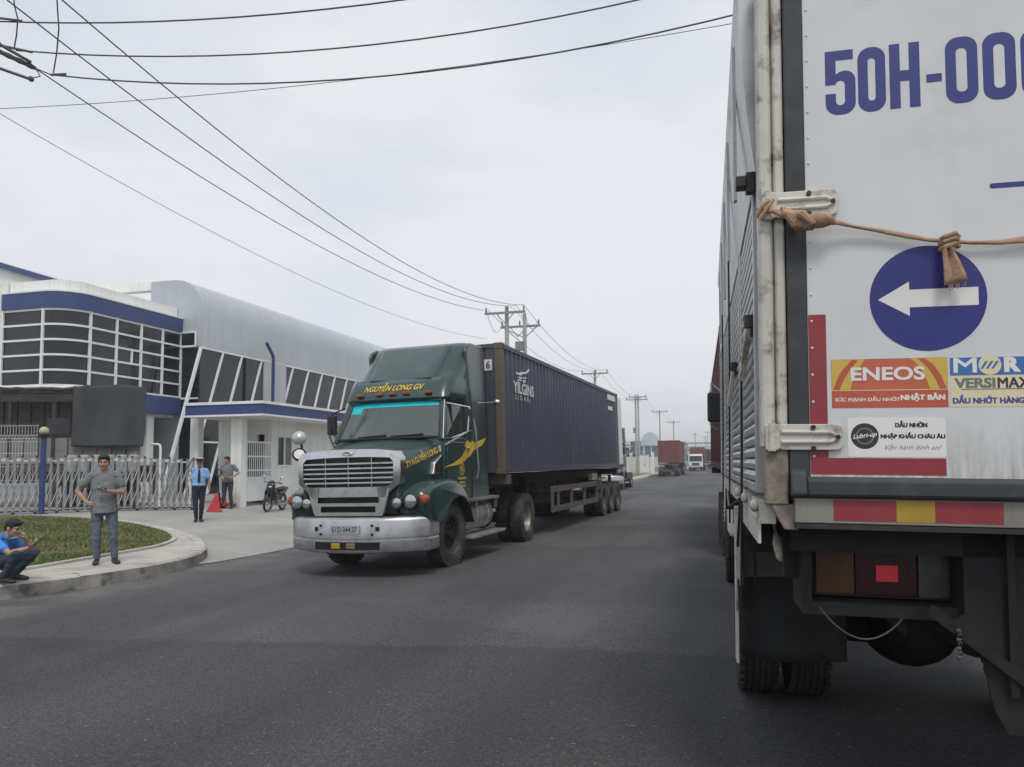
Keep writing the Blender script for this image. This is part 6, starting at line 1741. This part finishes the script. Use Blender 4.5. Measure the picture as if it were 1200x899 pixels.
    for S in 'LR':
        b = MB(); shoe(b, J['an'+S], J['toe'+S], s=s); fused(b, 'shoe', M['black_shoe'], t, .008)
    return t, R3
def look(x, y, z, face_xy):
    """matrix at a spot; the body faces along face_xy"""
    fx, fy = face_xy; rz = math.atan2(fx, -fy)
    return Matrix.Translation((x,y,z)) @ Matrix.Rotation(rz, 4, 'Z')

# man standing on the kerb strip, one hand on the hip, reading something in the other
J = dict(hip=(.03,0,.93), chest=(.02,.0,1.24), neck=(.015,.01,1.47), head=(.005,-.01,1.615),
    shL=(-.175,.005,1.40), shR=(.215,.005,1.41), elL=(-.365,.06,1.17), wrL=(-.215,-.06,.985), elR=(.285,-.04,1.135), wrR=(.08,-.24,1.165),
    hiL=(-.07,0,.90), hiR=(.125,0,.90), knL=(-.07,-.02,.49), knR=(.165,-.03,.49), anL=(-.055,.01,.085), anR=(.195,.0,.085), toeL=(-.1,-1,0), toeR=(.35,-1,0),
    handL=((.9,-.45,-.25),(.2,.6,.0),(0,-.2,-1),.35), handR=((-1,-.25,.02),(.0,.2,1),(0,-1,.3),.55))
man, _ = person(look(-9.66,9.92,.08,(.66,-.75)), 'man in grey polo shirt and jeans standing on the kerb, hand on hip', J, 'polo_grey', 'jeans', s=1.03, belly=.035, hem=.11, head_rot=(radians(4),0,radians(-6)))
b = MB(); b.obox((0,0,0), .135, .068, .010, (1,.1,0), (0,1,.35)); o = b.build('phone', M['phone_black'], bevel=.004)
o.matrix_world = look(-9.66,9.92,.08,(.66,-.75)) @ Matrix.Translation((.0,-.275,1.205)); tag(o, 'dark phone lying flat in the standing man\'s raised hand', 'phone')

# man squatting at the kerb edge with a phone
J = dict(hip=(0,.27,.24), chest=(0,.16,.47), neck=(0,.045,.62), head=(.0,-.045,.725),
    shL=(-.18,.10,.575), shR=(.18,.09,.565), elL=(-.20,-.16,.41), wrL=(-.10,-.35,.475), elR=(.20,-.10,.35), wrR=(.085,-.165,.575),
    hiL=(-.09,.24,.23), hiR=(.09,.24,.23), knL=(-.17,-.24,.40), knR=(.19,-.22,.38), anL=(-.13,-.02,.085), anR=(.15,.04,.085), toeL=(-.15,-1,0), toeR=(.15,-1,0),
    handL=((.1,-.85,.5),(.5,-.1,.8),(0,.3,1),.55), handR=((-.35,.1,.9),(-.4,.9,.1),(-.6,-.4,.2),.9))
cm = look(-9.42,8.10,.08,(.96,.20))
sq, _ = person(cm, 'man in blue shirt squatting at the left edge, looking at his phone', J, 'royal_shirt', 'dark_jeans', s=1.0, hem=.04, head_rot=(radians(18),0,radians(0)))
b = MB(); b.obox((0,0,0), .150, .072, .009, (.2,-.75,.62), (1,0,-.1)); o = b.build('phone', M['phone_black'], bevel=.004)
o.matrix_world = cm @ Matrix.Translation((-.07,-.475,.555)); tag(o, 'black phone held out by the squatting man', 'phone')
b = MB(); etube(b, [(-.055,-.06,.595),(-.045,-.09,.600),(.0,-.105,.600),(.045,-.09,.600),(.055,-.06,.595)], [(.012,.03),(.014,.03),(.016,.03),(.014,.03),(.012,.03)], (0,0,1), 10)
mk('mask_blue', (.20,.26,.32), .8, var=.1)
o = b.build('face_mask', M['mask_blue'], smooth=True); o.matrix_world = cm; tag(o, 'pale blue face mask pulled down under the squatting man\'s chin', 'face mask')

# guard in pale blue shirt, arm raised to his cap
gz = zdrive(-13.7)+.004
J = dict(hip=(0,0,.93), chest=(0,.0,1.22), neck=(0,.01,1.44), head=(0.01,-.01,1.575),
    shL=(-.18,.0,1.385), shR=(.185,.0,1.375), elL=(-.30,-.06,1.46), wrL=(-.20,-.10,1.66), elR=(.255,.0,1.10), wrR=(.265,-.08,.87),
    hiL=(-.09,0,.88), hiR=(.09,0,.88), knL=(-.075,-.05,.48), knR=(.085,-.01,.48), anL=(-.05,-.02,.085), anR=(.06,.06,.085), toeL=(-.2,-1,0), toeR=(.3,-1,0),
    handL=((.75,-.2,.45),(.2,-.8,-.3),(.2,0,-1),.5), handR=((.05,-.2,-1),(-1,-.1,0),(0,-1,-.2),.45))
gm = look(-13.75,17.4,gz,(.62,-.78))
gd_, R3 = person(gm, 'security guard in pale blue shirt and dark tie raising a hand to his cap', J, 'sky_shirt', 'navy_trousers', 'skin_dark', s=.98, hem=-.02, shirt_fold=.005, hat=True)
hc = V((0.01,-.01,1.575))
b = MB(); b.lathe([(.055,.084),(.075,.088),(.105,.100),(.125,.118),(.140,.112),(.150,.06),(.150,.001)], hc, 'Z', 22); 
cap = b.build('cap', M['black_paint'], gd_, smooth=True)
b = MB(); b.lathe([(.136,.113),(.149,.09),(.154,.05),(.155,.001)], hc, 'Z', 22); b.build('cap_top', M['print_white'], cap, smooth=True)
b = MB(); b.prism([(.075*cos(a)*1.05,-.05-.085*sin(a)) for a in [pi*k/10 for k in range(11)]], lambda p: (hc.x+p[0],hc.y+p[1],hc.z+.062), lambda p: (hc.x+p[0],hc.y+p[1]-.006,hc.z+.052)); b.build('cap_peak', M['black_plastic'], cap)
b = MB(); etube(b, [(0.0,-.085,1.425),(0,-.125,1.33),(0,-.138,1.2),(0,-.135,1.06)], [(.020,.010),(.030,.010),(.038,.009),(.034,.008)], (1,0,0), 10); b.build('tie', M['navy_trousers'], gd_, smooth=True)
b = MB(); b.lathe([(-.026,.168),(-.026,.176),(.026,.176),(.026,.168)], (0,0,.955), 'Z', 24); be = b.mesh('belt', M['black_plastic'], smooth=True)
for v in be.vertices: v.co.y *= .80; v.co.x *= 1.03
inst('belt', be, gd_)
b = MB(); b.obox((.13,-.02,1.41), .05, .10, .012, (1,0,-.25), (0,1,0)); b.obox((-.13,-.02,1.415), .05, .10, .012, (1,0,.25), (0,1,0)); b.build('epaulette', M['navy_trousers'], gd_)

# man leaning by the column with a bag held in front
J = dict(hip=(0,0,.92), chest=(-.01,.02,1.22), neck=(-.02,.02,1.44), head=(-.035,-.01,1.575),
    shL=(-.175,.02,1.385), shR=(.18,.02,1.385), elL=(-.22,-.03,1.10), wrL=(-.075,-.20,.98), elR=(.34,.03,1.16), wrR=(.155,-.16,1.01),
    hiL=(-.09,0,.88), hiR=(.09,0,.88), knL=(-.10,-.03,.48), knR=(.11,-.05,.48), anL=(-.13,.0,.085), anR=(.13,.0,.085), toeL=(-.6,-1,0), toeR=(.2,-1,0),
    handL=((.8,-.3,-.3),(0,.9,-.2),(0,-.1,1),.7), handR=((-.9,-.35,-.2),(0,.9,-.2),(0,-.1,1),.7))
lm_ = look(-15.72,21.3,zdrive(-15.72)+.004,(.35,-.93))
ln, _ = person(lm_, 'man in grey shirt and dark jeans standing by the white gatehouse column', J, 'polo_grey', 'dark_jeans', s=.99, hem=.06, head_rot=(0,0,radians(-35)))
b = MB(); b.box(-.09,.09,-.03,.03,-.055,.055); o = b.build('pouch', M['leather_brown'], bevel=.015); o.matrix_world = lm_ @ Matrix.Translation((.05,-.265,.97)); tag(o, 'small brown pouch in the hands of the man by the column', 'pouch')

# ------------------------------------------------------------------ hand pallet truck and red wedge by the gatehouse
pj = thing('pallet_jack', 'red hand pallet truck with black upright handle beside the gatehouse column', 'pallet truck', (-15.95,21.2,zdrive(-15.95)+.006), radians(195))
b = MB(); b.box(-.27,-.11,-1.15,-.05,.07,.12); b.box(.11,.27,-1.15,-.05,.07,.12); b.prism([(-.27,.12),(.27,.12),(.12,.36),(-.12,.36)], lambda p: (p[0],-.10,p[1]), lambda p: (p[0],.02,p[1])); b.box(-.2,.2,-.16,.06,.07,.14); b.build('fork_frame', M['red_paint'], pj, bevel=.012)
b = MB(); b.cyl((0,.08,.45),(0,.14,1.05),.026,n=10); b.cyl((0,.05,.1),(0,.06,.5),.05,n=10); b.tube([(0,.14,1.05),(-.09,.15,1.12),(-.12,.16,1.22),(0,.165,1.28),(.12,.16,1.22),(.09,.15,1.12),(0,.14,1.05)], .017, 8); b.build('handle', M['black_plastic'], pj, smooth=True)
for x in (-.09,.09):
    b = MB(); b.cyl((x-.03,.12,.085),(x+.03,.12,.085),.085,n=16); b.build('wheel', M['black_rubber'], pj, smooth=True)
for x in (-.19,.19):
    b = MB(); b.cyl((x-.04,-1.0,.045),(x+.04,-1.0,.045),.045,n=12); b.build('roller', M['cream_plastic'], pj, smooth=True)
cn = thing('barrier', 'red wedge-shaped barrier standing behind the security guard', 'barrier', (-15.25,20.1,zdrive(-15.25)+.006), radians(35))
cn.scale = (.58,.58,.72)
b = MB(); b.prism([(-.45,.0),(.35,.0),(.35,.06),(.22,.10),(.12,.78),(-.02,.80),(-.40,.12),(-.45,.06)], lambda p: (p[0],-.17+.09*(p[1]/.8),p[1]), lambda p: (p[0],.17-.09*(p[1]/.8),p[1])); b.build('barrier_body', M['red_paint'], cn, bevel=.02)

# ------------------------------------------------------------------ parked underbone motorbike
def motorbike(mat4, label, paint, rider=None):
    t = thing('motorbike', label, 'motorbike', mat4=mat4)
    # front toward -Y
    wy0, wy1, R = -.62, .60, .285
    for y in (wy0, wy1):
        b = MB(); b.lathe([(-.03,R*.80),(-.045,R*.88),(-.035,R*.97),(0,R),(.035,R*.97),(.045,R*.88),(.03,R*.80)], (0,y,R), 'X', 28); w_ = b.build('wheel', M['black_rubber'], t, smooth=True)
        b = MB(); b.lathe([(-.022,R*.82),(-.022,R*.72),(.022,R*.72),(.022,R*.82)], (0,y,R), 'X', 28); b.cyl((-.06,y,R),(.06,y,R),.05,n=14)
        for k in range(10):
            a = 2*pi*k/10; b.cyl((0,y+.04*cos(a),R+.04*sin(a)),(0,y+R*.74*cos(a+.2),R+R*.74*sin(a+.2)),.004,n=4)
        b.build('rim', M['aluminium'], w_, smooth=True)
    b = MB()
    for s in (-1, 1): b.tube([(s*.07,wy0,R),(s*.07,-.50,.62),(s*.05,-.42,.80)], .02, 8); b.tube([(s*.08,wy1,R),(s*.07,.15,.32)], .02, 8); b.tube([(s*.09,wy1,R),(s*.10,.45,.62)], .022, 8)
    b.tube([(0,-.42,.82),(0,-.25,.45),(0,.15,.35),(0,.5,.6)], .035, 8); b.build('frame', M['dark_steel'], t, smooth=True)
    b = MB(); b.cyl((0,-.05,.30),(0,.18,.33),.10,n=14); b.box(-.12,.12,-.02,.2,.22,.38); b.tube([(.09,.0,.22),(.13,.35,.24),(.14,.75,.30)], .035, 10); b.build('engine', M['tank_metal'], t, bevel=.01, smooth=True)
    b = MB(); P = M[paint]
    etube(b, [(0,-.46,.93),(0,-.47,.80),(0,-.44,.62),(0,-.36,.42)], [(.15,.08),(.16,.10),(.15,.09),(.10,.06)], (1,0,0), 16)
    for s in (-1, 1): etube(b, [(s*.17,-.45,.72),(s*.19,-.38,.5),(s*.15,-.25,.32)], [(.03,.10),(.035,.11),(.03,.07)], (1,0,0), 10)
    etube(b, [(0,-.32,.50),(0,-.05,.45),(0,.2,.55)], [(.10,.09),(.10,.08),(.12,.10)], (1,0,0), 12)
    etube(b, [(0,.10,.62),(0,.45,.66),(0,.80,.74)], [(.12,.09),(.14,.09),(.09,.05)], (1,0,0), 14)
    fused(b, 'fairing', P, t, .012)
    b = MB(); etube(b, [(0,wy0-.27,R+.02),(0,wy0-.14,R*2+.01),(0,wy0+.1,R*2+.02),(0,wy0+.25,R+.1)], [(.06,.015)]*4, (1,0,0), 10); b.build('front_mudguard', P, t, smooth=True)
    b = MB(); etube(b, [(0,.0,.745),(0,.3,.76),(0,.62,.80)], [(.10,.035),(.14,.05),(.11,.04)], (1,0,0), 14); b.build('seat', M['black_plastic'], t, smooth=True)
    b = MB(); etube(b, [(0,.70,.72),(0,.86,.78)], [(.09,.05),(.07,.04)], (1,0,0), 12); b.build('tail_light', M['tail_red'], t, smooth=True)
    b = MB(); b.tube([(-.34,-.34,.98),(-.2,-.42,1.0),(0,-.44,.98),(.2,-.42,1.0),(.34,-.34,.98)], .016, 8); etube(b, [(0,-.46,.98),(0,-.40,1.02)], [(.12,.07),(.10,.05)], (1,0,0), 12); b.build('handlebar', M['black_plastic'], t, smooth=True)
    for s in (-1, 1):
        b = MB(); b.tube([(s*.25,-.41,1.0),(s*.30,-.42,1.16)], .008, 6); m_ = b.build('mirror_arm', M['dark_steel'], t)
        b = MB(); b.ell((s*.32,-.42,1.19), .06,.018,.035, 12, 8); b.build('mirror', M['chrome'], m_, smooth=True)
    b = MB(); b.ell((0,-.535,.84), .075,.03,.05, 14, 8); b.build('headlight', M['lamp_glass'], t, smooth=True)
    b = MB(); b.beam((-.1,.1,.3),(-.22,.18,.02),.02,.02); b.build('side_stand', M['dark_steel'], t)
    return t
mbx, mby = -14.15, 21.6
motorbike(Matrix.Translation((mbx,mby,zdrive(mbx)+.004)) @ Matrix.Rotation(radians(9), 4, 'Z') @ Matrix.Rotation(radians(5), 4, 'Y') @ Matrix.Scale(.94, 4), 'black parked motorbike in front of the gatehouse window', 'black_paint')
# ================================================================== FARTHER TRAFFIC
def lab(o, label, cat=None, group=None):
    o['label'] = label
    if group: o['group'] = group
    return o
FLIP = Matrix.Rotation(pi, 4, 'Z')
T2 = make_tractor(Matrix.Translation((-7.15,49.3,-.10)), 'dark blue tractor truck waiting behind the navy container, only one front corner showing', lettering=False, paint='dark_blue_paint')
# red containers on skeletal trailers
red = make_container(Matrix.Translation((-6.16,88+12.19,1.45)) @ FLIP, 'red container on a trailer parked with its doors toward us beside the far kerb', 'red_container', rust=False, prints=False)
trl = make_trailer(Matrix.Translation((-6.16,88+12.19,-.08)) @ FLIP, 'trailer carrying the red container parked beside the far kerb', detail=False)
trc = copy_tree(T2); trc.matrix_world = Matrix.Translation((-6.16,88+12.19,-.08)) @ FLIP; lab(trc, 'tractor truck hidden ahead of the parked red container')
def rig(mw, cl, tl):
    c = copy_tree(red); c.matrix_world = mw @ Matrix.Translation((0,0,1.5)); lab(c, cl)
    k = copy_tree(trl); k.matrix_world = mw; lab(k, tl); return c, k
cc, _ = rig(RM @ Matrix.Translation((1.30,10.3+12.19,0)) @ FLIP, 'red container just ahead of the near box truck, a thin strip showing', 'trailer under the red container just ahead of the near box truck')
for ch in cc.children_recursive:
    if ch.type == 'MESH' and M['red_container'] in list(ch.data.materials):
        ch.data = ch.data.copy()
        for i_, m_ in enumerate(ch.data.materials):
            if m_ == M['red_container']: ch.data.materials[i_] = M['maroon_container']
rig(Matrix.Translation((-4.55,133.5,-.05)), 'red container carried behind the white cab-over truck', 'trailer behind the white cab-over truck')
rig(Matrix.Translation((-2.0,196,-.02)), 'farthest red container, at the end of the road', 'trailer under the farthest red container')
nv = copy_tree(red, None, {M['red_container']: M['dark_blue_paint']}); nv.matrix_world = Matrix.Translation((-4.1,163,1.5)); lab(nv, 'dark container right of the white cab-over truck')
nt2 = copy_tree(trl); nt2.matrix_world = Matrix.Translation((-4.1,163,-.05)); lab(nt2, 'trailer under the far dark container')
# white cab-over
WC = thing('cab_over_truck', 'white flat-fronted truck coming toward us far down the road', 'truck', (-4.65,131,-.05))
b = MB(); b.loft([ring(.55,-1.3,.9,1.12,.10), ring(1.5,-1.32,.9,1.16,.12,nose=.04), ring(1.62,-1.32,.9,1.16,.12,nose=.04)]); b.loft([ring(2.55,-1.12,.9,1.08,.12,nose=.04), ring(2.85,-1.0,.9,1.02,.14)]); b.box(-1.05,1.05,.3,.88,1.6,2.6)
for s in (-1, 1): b.beam((s*1.08,-1.27,1.6),(s*1.0,-1.06,2.56),.10,.10,(1,0,0)); b.beam((s*1.1,.25,1.6),(s*1.04,.25,2.6),.12,.1,(1,0,0))
b.build('cab', M['white_paint'], WC, smooth=True, angle=45)
b = MB(); b.add([(-1.04,-1.33,1.62),(1.04,-1.33,1.62),(.98,-1.13,2.55),(-.98,-1.13,2.55)], [(0,1,2,3)]); b.build('windscreen', M['dark_pane'], WC, fixn=False)
for s in (-1, 1):
    b = MB(); b.add([(s*1.10,-1.15,1.65),(s*1.12,.2,1.65),(s*1.05,.2,2.5),(s*1.02,-1.0,2.5)], [(0,1,2,3)]); b.build('side_window', M['dark_pane'], WC, fixn=False)
    b = MB(); b.box(min(s*.72,s*1.0),max(s*.72,s*1.0),-1.42,-1.34,.68,.86); b.build('headlight', M['lamp_glass'], WC, bevel=.02)
    b = MB(); b.tube([(s*1.08,-1.1,2.5),(s*1.32,-1.3,2.45),(s*1.32,-1.3,1.85)], .02, 6); m_ = b.build('mirror_arm', M['black_plastic'], WC); b = MB(); b.box(min(s*1.22,s*1.42),max(s*1.22,s*1.42),-1.33,-1.27,1.85,2.3); b.build('mirror', M['black_plastic'], m_)
b = MB(); b.box(-1.18,1.18,-1.44,-1.2,.42,.66); b.build('bumper', M['dark_steel'], WC, bevel=.04)
b = MB(); 
for k in range(4): b.box(-.6,.6,-1.40,-1.33,.95+k*.13,1.02+k*.13)
b.build('grille', M['black_plastic'], WC)
b = MB(); b.box(-.5,.5,-1,2.6,.7,1.0); b.build('chassis', M['chassis_dust'], WC)
for s in (-1, 1): wheel(WC, s*.95, -.2, rim=RIM_D, side=s); wheel(WC, s*.95, 2.2, rim=RIM_B, side=s)

# rider in blue behind the dark blue tractor
rmx = Matrix.Translation((-8.05,57.5,-.11))
motorbike(rmx, 'dark motorbike ridden at the kerb behind the dark blue tractor', 'black_paint')
J = dict(hip=(0,.28,.86), chest=(0,.20,1.14), neck=(0,.13,1.33), head=(0,.08,1.48), shL=(-.18,.15,1.28), shR=(.18,.15,1.28), elL=(-.28,-.08,1.08), wrL=(-.30,-.30,1.0), elR=(.28,-.08,1.08), wrR=(.30,-.30,1.0),
    hiL=(-.10,.26,.82), hiR=(.10,.26,.82), knL=(-.20,-.18,.70), knR=(.20,-.18,.70), anL=(-.20,-.02,.30), anR=(.20,-.02,.30), toeL=(-.1,-1,0), toeR=(.1,-1,0), handL=((0,-1,-.1),(0,0,-1),(1,0,0),.9), handR=((0,-1,-.1),(0,0,-1),(-1,0,0),.9))
person(rmx, 'rider in blue shirt on the motorbike behind the dark blue tractor', J, 'royal_shirt', 'dark_jeans', s=.98, voxel=.012)

# ================================================================== FAR ROADSIDE
o = thing('electric_cabinet', 'tall pale electric cabinet on the far verge by the double pole', 'cabinet', (-10.1,100,.03))
b = MB(); b.box(-.62,.62,-.45,.45,.12,2.45); b.build('cabinet_body', M['wall_white'], o, bevel=.03)
b = MB(); b.box(-.68,.68,-.5,.5,2.45,2.55); b.build('cabinet_roof', M['wall_grey'], o); b = MB(); b.box(-.7,.7,-.52,.52,-.1,.12); b.build('plinth', M['kerb_concrete'], o)
for s in (-1, 1):
    b = MB(); b.box(min(s*.02,s*.58),max(s*.02,s*.58),-.47,-.45,.2,2.38); d_ = b.build('cabinet_door', M['wall_white'], o); b = MB(); b.box(min(s*.05,s*.09),max(s*.05,s*.09),-.50,-.47,1.1,1.3); b.build('handle', M['dark_steel'], d_)
o = thing('perimeter_wall', 'white perimeter wall with grey-blue coping behind the pale cabinet', 'wall', (-13,107,0))
b = MB(); b.box(-9,3.4,0,.25,-.3,2.35); b.build('wall', M['wall_white'], o); b = MB(); b.box(-9.05,3.45,-.05,.3,2.35,2.62); b.build('coping', M['band_blue'], o)
for k in range(5):
    b = MB(); b.box(-8.9+k*3,-8.5+k*3,-.08,.33,-.3,2.9); b.build('pier', M['wall_white'], o)
o = thing('glass_office', 'far glass office with dark teal facade and pale rounded top', 'building', (-22,220,0))
mk('teal_glass', sh(66,92,104), .2, var=.3, vscale=.3); mk('far_pale', (.50,.56,.64), .5, var=.1, vscale=.2)
b = MB(); b.box(-4.3,3.6,0,12,-.4,7.6); b.build('wall', M['far_pale'], o)
b = MB(); b.loft([[(1.4+2.7*cos(a), y, 6.2+3.9*sin(a)) for a in [pi*k/12 for k in range(13)]] for y in (-.4,12)]); b.build('rounded_roof', M['far_pale'], o, smooth=True)
for k in range(4):
    for j in range(3):
        x0 = -4.2+k*1.95 + (.25 if k > 1 else 0)
        b = MB(); b.box(x0,x0+1.6,-.12,-.02,3.0+j*1.55,4.35+j*1.55); b.build('window', M['teal_glass'], o)
o = thing('pipe_gantry', 'grey overhead gantry crossing the far end of the road', 'gantry', (-5,232,0))
b = MB(); b.box(-6,14,-.25,.25,6.8,7.2); b.box(-6,14,-.15,.15,5.9,6.0)
for k in range(14): b.beam((-6+k*1.45,0,6.8),(-6+(k+.5)*1.45,0,5.95),.1,.1)
b.build('beam', M['galv_steel'], o)
for x in (-5.8,13.8):
    b = MB(); b.box(x-.2,x+.2,-.2,.2,-.4,6.8); b.build('leg', M['galv_steel'], o)
for x, y, h, ww in ((-8.6,240,10.5,.9),(-5.2,260,11.8,1.3),(-6.6,285,11,1.2),(-2.8,300,11.5,1.2)):
    power_pole((x,y,-.2), h, 'faint thin pole far down the road above the white truck', [(-ww,ww,-.1,h-.4)], group='faint poles beyond the gantry', braces=False)
# a low far shed row and tree line closing the end of the road
o = thing('far_shed', 'long low pale shed closing the far end of the road', 'building', (10,330,-.4)); b = MB(); b.pry([(-60,0),(60,0),(60,5),(0,8),(-60,5)], 330, 370); part(b, 'wall', M['far_pale'], o)
def tree(x, y, h, r, label, seed, group=None):
    rnd = random.Random(seed); t = thing('tree', label, 'tree', (x,y,-.1), 0, group)
    b = MB(); b.tube([(0,0,-.2),(.05,0,h*.3),(-.05,.05,h*.6)], [r*.09,r*.07,r*.04], 8)
    for k in range(5):
        a = 2*pi*k/5+rnd.uniform(0,.6); b.tube([(0,0,h*(.3+.05*k)),(cos(a)*r*.4,sin(a)*r*.4,h*(.55+.05*k))], [r*.04,r*.015], 6)
    b.build('trunk', M['soil'], t, smooth=True)
    b = MB(); cl = [(rnd.gauss(0,r*.42),rnd.gauss(0,r*.42),h*.68+rnd.gauss(0,h*.12),r*rnd.uniform(.25,.5)) for _ in range(14)]
    for k in range(1500):
        cx, cy, cz, cr_ = cl[rnd.randrange(14)]; v = V((rnd.gauss(0,1),rnd.gauss(0,1),rnd.gauss(0,1))).normalized()*cr_*rnd.uniform(.5,1.05)
        p = V((cx,cy,cz))+v; u = V((rnd.gauss(0,1),rnd.gauss(0,1),rnd.gauss(0,.6))).normalized()*r*.07; w = v.cross(u).normalized()*r*.035
        b.add([p-u, p+w, p+u, p-w], [(0,1,2,3)])
    b.build('crown', M['leaf'], t, fixn=False); return t
mk('leaf', (.055,.085,.03), .7, var=.4, vscale=2)
tree(-15.5,112,5.2,2.0,'small dark tree at the end of the white perimeter wall',3)
for k, (x, y) in enumerate(((-30,300),(-24,320),(-17,310),(16,310),(24,300))): tree(x,y,8+k%3,3.4,'hazy green tree beyond the far end of the road',20+k,'hazy trees at the far end')

# ================================================================== HAZE
hz = MB(); hz.box(-2600,2600,-400,3100,-1.5,24)
hm = bpy.data.materials.new('haze'); hm.use_nodes = True
n = hm.node_tree.nodes; n.remove(n['Principled BSDF'])
pv = n.new('ShaderNodeVolumePrincipled'); pv.inputs['Color'].default_value = (.93,.95,.98,1); pv.inputs['Density'].default_value = .0011; pv.inputs['Anisotropy'].default_value = .2
hm.node_tree.links.new(pv.outputs[0], n['Material Output'].inputs['Volume'])
o = hz.build('haze', hm); tag(o, 'thin pale haze hanging in the air over the road', None, None, 'stuff')

bpy.data.scenes.remove(TMP)
